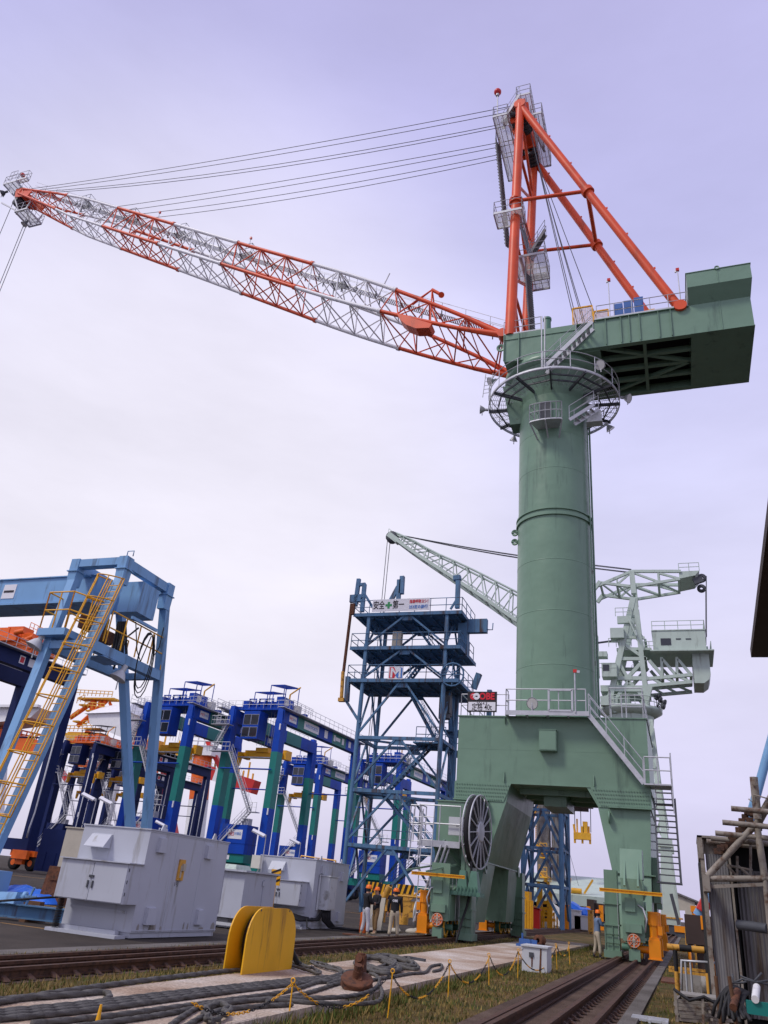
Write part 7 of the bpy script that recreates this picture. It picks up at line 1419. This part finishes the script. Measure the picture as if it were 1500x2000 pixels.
# jibs far right
b = MB(); b.tube(PY(1440,1690,45), PY(1512,1425,45), .22, 10); b.bar(PY(1440,1690,45), (PY(1436,1700,45).x,45,0), .5); b.build('crane_jib', 'lblue', None, 'slanting light blue jib rising behind the corrugated shed', 'jib', None, None, (PY(1438,1700,45).x,45,0))
b = MB(); b.m = 0; b.tube(PY(1364,1790,70), PY(1392,1735,70), .42, 10); b.m = 1; b.tube(PY(1370,1780,69.8), PY(1380,1760,69.8), .44, 10); b.m = 0; b.bar(PY(1364,1790,70), (PY(1362,1800,70).x,70,0), .8); b.build('truck_jib', ['lblue','red'], None, 'short blue and red jib low behind the corrugated shed corner', 'jib', None, None, (PY(1362,1800,70).x,70,0))
# ------------------------------------------------------------------ corrugated shed at the right
shd = thing('corrugated_shed', 'weathered corrugated steel shed with pipe bracket and roof pipes at the right edge', 'shed', (2,16,0))
def corr(b, x0, x1, y, z0, z1, pitch=.055, amp=.012, ny=1):
    n = int((x1-x0)/pitch*4); vs = []
    for i in range(n+1):
        x = x0+(x1-x0)*i/n; d = amp*math.sin(i*math.pi/2)
        vs += [(x,y+d,z0),(x,y+d,z1)]
    b.add(vs, [(2*i,2*i+2,2*i+3,2*i+1) for i in range(n)], True)
b = MB(); corr(b, .40, .80, 18.0, .1, 2.85, .05, .008); b.build('wall_sheet', 'corr', shd)
b = MB(); corr(b, .95, 4.5, 18.35, .1, 2.6, .075, .018); b.box((.95,18.4,2.6), (4.5,18.45,2.62)); b.build('wall_sheet', 'corr', shd)
b = MB(); b.box((.30,17.92,0), (.38,18.05,3.1)); b.box((.82,18.0,0), (.86,18.1,3.0)); b.box((.27,17.9,2.75), (.36,19.0,3.18)); b.box((.27,17.9,3.14), (4.5,19.6,3.18)); b.box((.38,18.06,2.85), (.86,18.1,3.1)); b.build('corner_post', 'pipe', shd)
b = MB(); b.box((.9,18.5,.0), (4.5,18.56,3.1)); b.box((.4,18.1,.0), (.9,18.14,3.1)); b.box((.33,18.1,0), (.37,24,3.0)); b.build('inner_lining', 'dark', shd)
b = MB(); yq = 17.2; P1, P2 = PY(1380,1716,yq), PY(1494,1711,yq); b.tube(P1, P2+Vector((.6,0,0)), .055, 10); b.bar(P1-Z*.14, P2-Z*.14, .05, .06)
b.tube(PY(1382,1711,yq), PY(1481,1605,yq), .06, 10); b.tube(PY(1481,1605,yq), PY(1510,1552,yq-.4), .075, 10); b.tube(PY(1477,1604,yq), PY(1494,1716,yq), .065, 10); b.tube(PY(1494,1716,yq), PY(1510,1880,yq), .05, 8); b.box((P1.x-.06,yq-.1,P1.z-.22), (P1.x+.05,yq+.8,P1.z+.06))
for (a, c) in (((1420,1690),(1440,1712)),((1440,1672),(1440,1712)),((1440,1690),(1466,1712)),((1466,1650),(1466,1712)),((1420,1690),(1470,1700))): b.tube(PY(*a,yq+.3), PY(*c,yq+.3), .025, 6)
b.build('pipe_bracket', 'pipe', shd)
b = MB()
for (px, py, L_, y) in ((1428,1579,1.0,16.4),(1411,1606,1.0,16.8),(1397,1627,1.1,17.2),(1388,1637,1.2,17.6),(1380,1643,1.0,17.9)):
    p = PY(px,py,y); b.tube(p, p+Vector((L_,0,-.04)), .05, 10); 
b.build('roof_pipe', 'pipe', shd)
b = MB()
for (px, py) in ((1405,1665),(1420,1652),(1432,1638),(1446,1625),(1456,1612),(1466,1602),(1460,1590),(1470,1588),(1476,1610)): 
    p = PY(px,py,17.4)
    for k in range(3): b.cbox(p+Vector((random.uniform(-.06,.06),random.uniform(-.2,.2),random.uniform(-.07,.07))), (.12,.14,.1))
b.build('pipe_clamp', 'railrust', shd)
b = MB(); b.tube(PY(1472,1518,17.0), PY(1480,1600,17.0), .075, 10); b.path([PY(1462,1560,16.9),PY(1470,1567,16.9),PY(1472,1552,16.9),PY(1500,1560,16.8)], .014, 5); b.tube(PY(1469,1532,16.9), PY(1480,1532,16.9), .012, 4); b.build('vent_pipe', 'pipe', shd)
b = MB(); b.tube(PY(1442,1806,17.6), PY(1500,1814,17.2), .085, 12); b.build('wall_duct', 'darksteel', shd)
# the roof edge reaching in at the upper right
Yc = 14.0; cn = thing('roof_canopy', 'dark brown roof edge reaching in at the upper right', 'canopy', (4,13,0)); zc_ = 5.6; A_, B_, C_ = PZ(1467,1284,zc_), PZ(1500,1284,zc_), PZ(1500,1022,zc_); eb, ec = (B_-A_).normalized(), (C_-A_).normalized()
b = MB(); b.prism([A_, A_+eb*5, A_+eb*5+ec*7.5, A_+ec*7.5], (0,0,.14)); b.build('roof_sheet', 'brown', cn)
for f in (.4, 6.8): b = MB(); q = A_+eb*4.0+ec*f; b.bar((q.x,q.y,0), q, .22); b.build('post', 'brown', cn)
b = MB(); b.bar((3.6,13,0), (3.6,13,5.6), .3); b.bar((3.6,12,0), (3.6,12,5.6), .3); b.build('canopy_post', 'brown', None, 'dark post carrying the brown roof edge, outside the right of the picture', 'post', None, None, (3.6,12.5,0)) if False else None
# pipe railing with yellow and black bands
rl = thing('pipe_railing', 'yellow and black banded pipe railing left of the corrugated shed', 'railing', (.0,23,0))
def banded(b, a, c, r, n):
    a, c = Vector(a), Vector(c)
    for k in range(n): b.m = k % 2; b.tube(a.lerp(c,k/n), a.lerp(c,(k+1)/n), r, 10)
b = MB(); Yr = 23.0; banded(b, PY(1303,1849,Yr), PY(1400,1858,Yr), .075, 4); b.build('top_pipe', ['fadedyellow','black'], rl)
for px in (1318, 1378): b = MB(); a = PY(px,1852,Yr); banded(b, a, (a.x,Yr,0), .055, 2); b.build('post', ['black','fadedyellow'], rl)
b = MB(); b.bar(PY(1306,1889,Yr), PY(1400,1899,Yr), .05, .06); b.bar(PY(1306,1895,Yr), PY(1400,1907,Yr), .05, .06); b.build('lower_rail', 'fadedyellow', rl)
b = MB(); Yr2 = 22; b.path([(PY(1331,1940,Yr2).x,Yr2,0),PY(1331,1876,Yr2),PY(1400,1881,Yr2)], .03, 6); 
for px in (1338,1348): p = PY(px,1877,Yr2); b.tube((p.x,Yr2,0), p, .025, 6)
b.build('handrail', 'galv', None, 'thin grey handrail in front of the banded pipe railing', 'railing', None, None, (.1,Yr2,0))
b = MB(); Yr3 = 26; b.path([PY(1333,1856,Yr3),PY(1346,1857,Yr3),PY(1350,1892,Yr3)], .05, 6); b.build('yellow_hook_bar', 'motor', None, 'bent yellow bar behind the banded pipe railing', 'bar', None, None, tuple(PY(1346,1892,Yr3)))
b = MB(); a = PY(1385,1836,22); b.tube((a.x+.12,22,.0), a, .03, 6); b.box((a.x-.05,21.8,.25), (a.x+.35,22.2,.32)); b.build('yellow_pole', 'motor', None, 'thin yellow pole at the foot of the corrugated shed', 'pole', None, None, (a.x,22,0))
b = MB(); q0, q1 = PY(1336,1785,30), PY(1394,1840,30); b.box((q0.x,30,q0.z-.85), (q1.x+.4,32,q0.z)); b.box((q0.x+.3,30.3,0), (q1.x+.4,32,q0.z-.85)); b.box((q0.x+.05,30.05,0), (q0.x+.2,30.2,q0.z-.8)); hut = b.build('dark_hut', 'brown', None, 'low dark brown hut between the banded railing and the far shed', 'hut', None, None, ((q0.x+q1.x)/2,31,0))
b = MB()
for px in (1370,1380): p = PY(px,1795,29.98); b.bar(p+Z*.1, p-Z*.3, .06, .03)
b.build('yellow_stripe', 'motor', hut)
# stacked steel frames, hoses, offcuts near the shed foot
fr = thing('frame_stack', 'rusty grey heap of steel frames on the ground before the corrugated shed', 'steel frames', (.0,17.4,0))
b = MB(); rn_ = random.Random(8)
for k in range(6): z = .05+.055*k; o = rn_.uniform(-.05,.05); b.bar((-.32+o,17.0,z), (.55+o,17.3+o,z), .05, .05); b.bar((-.3+o,17.9,z), (.55,18.0,z), .05, .05); b.bar((-.3+o,17.0,z), (-.28,17.9,z), .05, .05); b.bar((.2+o,17.05,z), (.2,17.95,z), .04, .04)
b.bar((-.33,17.0,0), (-.33,17.0,.5), .05); b.bar((.1,17.0,0), (.12,17.0,.42), .04); b.build('steel_frame', 'pipe', fr)
b = MB(); b.path([(-.35,17.0,.5),(-.1,16.9,.36),(.15,17.0,.44),(.4,16.9,.34),(.6,17.1,.42)], .03, 6); b.build('draped_hose', 'black', fr)
b = MB(); b.box((-.25,17.2,.40), (.45,17.9,.43)); b.build('grey_sheet', 'concrete', fr)
p = PZ(1270,1996,0); b = MB()
for k in range(8): b.box((p.x-.3,p.y-.25+.07*k,.02), (p.x+.3,p.y-.22+.07*k,.06))
for e in (-.28,0,.28): b.box((p.x+e-.02,p.y-.27,.0), (p.x+e+.02,p.y+.3,.05))
b.build('steel_grating', 'galv', None, 'piece of steel grating on the ground beside the pale concrete strip', 'grating', None, None, tuple(p))
b = MB(); Yh = 15.4; rn_ = random.Random(2)
for k in range(11):
    o = .035*k; a = PY(1432+3*k,1924+1.5*k,Yh); m_ = PY(1408+4.2*k,1944+2*k,Yh-.05*k); e = PY(1400+5*k,1998+2*k,Yh-.1*k)
    e = PY(1392+7*k+(k%3)*4,1985+4*(k%4),Yh-.12*k); b.path([a, a.lerp(m_,.55)+Z*(.03+.012*(k%4)), m_+Z*.02*(k%3), m_.lerp(e,.5)+Vector((-.03+.03*(k%3),0,0)), e], .026, 8)
b.build('hose_bundle', 'black', None, 'bundle of black hoses hanging at the foot of the corrugated shed', 'hoses', None, None, tuple(PY(1420,1990,Yh)))
b = MB(); Yt = 15.0
b.path([PY(1426,1922,Yt),PY(1450,1912,Yt),PY(1478,1918,Yt),PY(1500,1915,Yt)], .016, 5); b.path([PY(1445,1906,Yt),PY(1470,1915,Yt),PY(1500,1923,Yt)], .014, 5); b.path([PY(1472,1918,Yt),PY(1488,1900,Yt)], .016, 5); b.path([PY(1430,1902,Yt),PY(1433,1920,Yt),PY(1452,1919,Yt),PY(1458,1916,Yt)], .018, 5); b.build('loose_wire', 'darksteel', None, 'tangle of loose dark wires above the black hoses', 'wires', None, None, tuple(PY(1460,1916,Yt)))
b = MB(); b.tube(PY(1432,1968,14.6), PY(1440,1936,15.2), .055, 10); b.build('brown_pipe', 'rust', None, 'stubby reddish brown pipe beside the black hoses', 'pipe', None, None, tuple(PY(1432,1970,14.6)))
b = MB(); b.tube(PY(1475,1952,14.4), PY(1478,1928,15.0), .055, 10); b.build('white_pipe', 'white', None, 'white pipe end above the teal beam at the right edge', 'pipe', None, None, tuple(PY(1475,1955,14.4)))
b = MB(); p, q = PY(1458,1966,14.5), PY(1510,1974,14.5); b.bar(p, q+Vector((.6,0,0)), .12, .17); b.build('teal_beam', 'teal', None, 'dark teal beam low at the right edge', 'beam', None, None, tuple(p))
b = MB(); b.box((.62,14.2,0), (2.2,15.1,.26)); b.tube((.58,14.9,0), (.52,14.9,.9), .03, 6); b.tube((.36,15.6,0), (.34,15.6,.85), .03, 6); b.build('timber_stack', 'wood', None, 'dark timber stack in the bottom right corner', 'timber', None, None, (1.4,14.6,0))
b = MB(); q = PY(1352,1930,24.5); b.cbox((q.x,24.5,.22), (.5,.4,.44)); b.lathe((q.x+.35,24.4,.2), [(.05,-.2),(.16,-.2),(.16,.2),(.05,.2)], 12); b.build('scrap_fitting', 'concrete', None, 'grey concrete fitting behind the thin grey handrail', 'fitting', None, None, (q.x,24.5,0))
b = MB(); q = PY(1335,1915,27); b.box((q.x-.6,26.4,.0), (q.x+.9,28.4,.05)); b.build('rusty_sheet', 'rust', None, 'flat rusty red sheet on the soil behind the banded railing', 'sheet', None, None, (q.x,27.4,0))
for i, (px, py, Y) in enumerate(((1338,1812,60),(1346,1818,48),(1356,1826,40))):
    a = PY(px,py,Y); b = MB(); b.rail([(a.x,Y,0),(a.x+1.5,Y,0)], max(.6,a.z), .75, .04); b.build('yard_rail', 'fadedyellow', None, ('far','middle','near')[i]+' one of three low faded railings along the right hand track', 'railing', 'low railings right of the track', None, (a.x,Y,0))
# ------------------------------------------------------------------ people
def skin_mesh(name, chains, mat, par, sub=1):
    """one continuous surface grown round joint chains: lists of (point, radius); chains share points by index key"""
    V_, E_, Rr, idx = [], [], [], {}
    for ch in chains:
        prev = None
        for key, p, r_ in ch:
            if key is None or key not in idx:
                V_.append(tuple(p)); Rr.append(r_ if isinstance(r_, tuple) else (r_,r_)); i = len(V_)-1
                if key is not None: idx[key] = i
            else: i = idx[key]
            if prev is not None and prev != i: E_.append((prev,i))
            prev = i
    me = bpy.data.meshes.new(name); me.from_pydata(V_, E_, []); o = bpy.data.objects.new(name, me); COL.objects.link(o)
    m = o.modifiers.new('skin', 'SKIN'); m.use_smooth_shade = True
    for i, r_ in enumerate(Rr): sv = me.skin_vertices[0].data[i]; sv.radius = r_; sv.use_root = (i == 0)
    s = o.modifiers.new('sub', 'SUBSURF'); s.levels = sub; s.render_levels = sub
    bpy.context.view_layer.update(); dg = bpy.context.evaluated_depsgraph_get(); new = bpy.data.meshes.new_from_object(o.evaluated_get(dg))
    bpy.data.objects.remove(o); new.materials.clear(); new.materials.append(K[mat]); new.polygons.foreach_set('use_smooth', [True]*len(new.polygons))
    o = bpy.data.objects.new(name, new); COL.objects.link(o); o.parent = par; return o
def person(label, loc, face, ht, jm, tm, tm2, bm, pose, lettering=False):
    """face: heading (radians, 0 = +Y). local frame: x right, y forward"""
    root = thing('person', label, 'person', loc); s = ht/1.70; root.scale = (s,s,s); root.rotation_euler = (0,0,-face)
    f = pose; v = lambda x, y, z: Vector((x,y,z)); base = Vector((0,0,0))
    lean = f.get('lean',0); st = f.get('stride',.10); sp_ = f.get('spread',.10)
    pel = v(0,0,.93); wai = v(0,.01+lean*.3,1.08); che = v(0,lean*.7,1.28); nk = v(0,lean,1.45); hd = v(0,lean+.03,1.56)
    legs = []
    for sd in (-1, 1):
        y = st*sd*f.get('lead',1); hip = v(sd*.095,0,.90); kn = v(sd*(.10+sp_*.2),y*.5+.03,.49); an = v(sd*(.10+sp_*.5),y,.085); legs.append((sd,hip,kn,an))
    arms = []
    for sd in (-1, 1):
        shd_ = v(sd*.19,lean*.95,1.40); el, wr = f['arm'][0 if sd < 0 else 1]; arms.append((sd, shd_, v(*el), v(*wr)))
    B = [[('pel',pel,.10),('wai',wai,.09),('che',che,.115),('nk',nk,.055),('hd0',hd-v(0,.01,.03),.065),('hd',hd+v(0,0,.05),.085),(None,hd+v(0,-.005,.12),.06)],
         [('hd0',hd-v(0,.01,.03),.065),(None,hd+v(0,.075,-.045),.035)]]
    for sd, hip, kn, an in legs: B.append([('pel',pel,.10),(None,hip,.075),(None,kn,.05),(None,an,.04),(None,an+v(sd*.01,.12,-.05),.035)])
    for sd, sh_, el, wr in arms:
        d = (wr-el).normalized(); side = d.cross(v(sd,0,0)); side = side.normalized() if side.length > .1 else v(0,1,0); pal = wr+d*.06
        B.append([('che',che,.115),(None,sh_,.06),(None,el,.042),(('w',sd),wr,(.026,.03)),(('p',sd),pal,(.022,.038))])
        for k in range(4): e = side*(.028*(k-1.5)/1.5); L_ = (.062,.072,.068,.052)[k]; B.append([(('p',sd),pal,(.022,.038)),(None,pal+d*.035+e,.010),(None,pal+d*(.035+L_*.55)+e*1.1+v(-sd*.008,0,0),.0085),(None,pal+d*(.03+L_)+e*1.1+v(-sd*.022,0,0),.0075)])
        B.append([(('w',sd),wr,(.026,.03)),(None,wr+d*.03+side*.035,.011),(None,wr+d*.07+side*.052,.009)])
    skin_mesh('body', B, 'skin', root, 1)
    J = [[('w0',wai-v(0,0,.22),(.185,.15)),('w',wai-v(0,0,.10),(.18,.145)),('w2',wai,(.17,.135)),('c',che,(.185,.135)),('c2',v(0,lean*.95,1.40),(.13,.10)),(None,nk+v(0,0,.01),.07)]]
    for sd, sh_, el, wr in arms: J.append([('c2',v(0,lean*.95,1.40),(.13,.10)),(None,sh_,.078),(None,el,.06),(None,wr-(wr-el).normalized()*.015,.045)])
    jk = skin_mesh('jacket', J, jm, root, 1)
    T = [[('w',wai-v(0,0,.0),(.15,.125)),('p',pel,(.17,.14))]]
    for sd, hip, kn, an in legs: T.append([('p',pel,(.165,.13)),(None,hip-v(0,0,.04),.105),(None,kn,.078),(None,an+v(0,-.005,.06),.068)])
    tr = skin_mesh('trousers', T, tm, root, 1)
    if tm2: pass
    for sd, hip, kn, an in legs:
        b = MB(); c = an+v(sd*.01,.055,-.04); b.sphere(c, .055, 10, (.85,2.2,.75)); b.sphere(an+v(0,-.01,.02), .05, 10, (1,1.1,1.4)); b.build('boot', bm, None).parent = root
    hl = MB(); c = hd+v(0,0,.075); hl.lathe(c, [(.118,.0),(.116,.04),(.10,.085),(.06,.118),(0,.128)], 18); hl.lathe(c, [(.118,.0),(.124,-.008),(.118,-.006)], 18)
    hl.prism([c+v(-.09,.085,-.004), c+v(.09,.085,-.004), c+v(.06,.165,-.02), c+v(-.06,.165,-.02)], (0,0,.012)); hl.bar(c+v(0,-.10,.09), c+v(0,.10,.09), .02, .06); hl.build('helmet', 'helmet', None).parent = root
    fb = MB()
    for e in (-.03,.03): fb.sphere(hd+v(e,.083,.03), .011, 8)
    fb.build('eye', 'black', None).parent = root
    fb = MB(); fb.hexa([hd+v(-.014,.078,-.01), hd+v(.014,.078,-.01), hd+v(.012,.112,-.008), hd+v(-.012,.112,-.008), hd+v(-.007,.078,.035), hd+v(.007,.078,.035), hd+v(.006,.088,.032), hd+v(-.006,.088,.032)])
    for sd in (-1,1): fb.sphere(hd+v(sd*.082,-.005,.015), .026, 8, (.35,.7,1.1))
    fb.build('face', 'skin', None).parent = root
    fb = MB(); fb.bar(hd+v(-.025,.088,-.045), hd+v(.025,.088,-.045), .008, .008); fb.build('mouth', 'red', None).parent = root
    fb = MB(); fb.lathe(hd+v(0,-.012,.02), [(.088,-.05),(.094,.0),(.094,.06)], 16, Z, True, math.pi*1.0, math.pi*2.0); fb.build('hair', 'black', None).parent = root
    if lettering: o = text('back_lettering', 'OBE', .105, 'sign_white', (0,che.y-.152,1.31), (1,0,0), (0,0,1), None, .002, bold=.004); o.parent = root
    return root
dn = [((-.25,.02,1.14),(-.26,.08,.90)), ((.25,.02,1.14),(.26,.08,.90))]
fr_ = [((-.24,.05,1.15),(-.10,.26,1.12)), ((.24,.05,1.15),(.10,.26,1.14))]
pk = [((-.27,-.04,1.16),(-.22,.10,.96)), ((.24,-.02,1.15),(.20,.12,.98))]
person('worker in black jacket, white trousers and beige boots standing nearest the second grey house', PZ(711,1829), R_(40), 1.74, 'jacket', 'trouser', None, 'boot', dict(arm=fr_, stride=.05, lead=1))
person('middle worker in black jacket and brown trousers, turned towards his colleague', PZ(731,1826), R_(215), 1.70, 'jacket', 'brownt', None, 'boot', dict(arm=fr_, stride=.08, lead=-1))
person('worker seen from behind, black jacket with white lettering across the back', PZ(767,1836), R_(-14), 1.72, 'jacket', 'trouser2', None, 'shoe', dict(arm=dn, stride=.09, lead=1, lean=.02), True)
person('worker in blue grey jacket and beige trousers reaching towards the right portal leg', PZ(1167,1872), R_(62), 1.66, 'bluejacket', 'trouser2', None, 'shoe', dict(arm=[((-.20,.16,1.22),(-.06,.40,1.32)), ((.22,.14,1.18),(.10,.38,1.26))], stride=.07, lead=1, lean=.05))
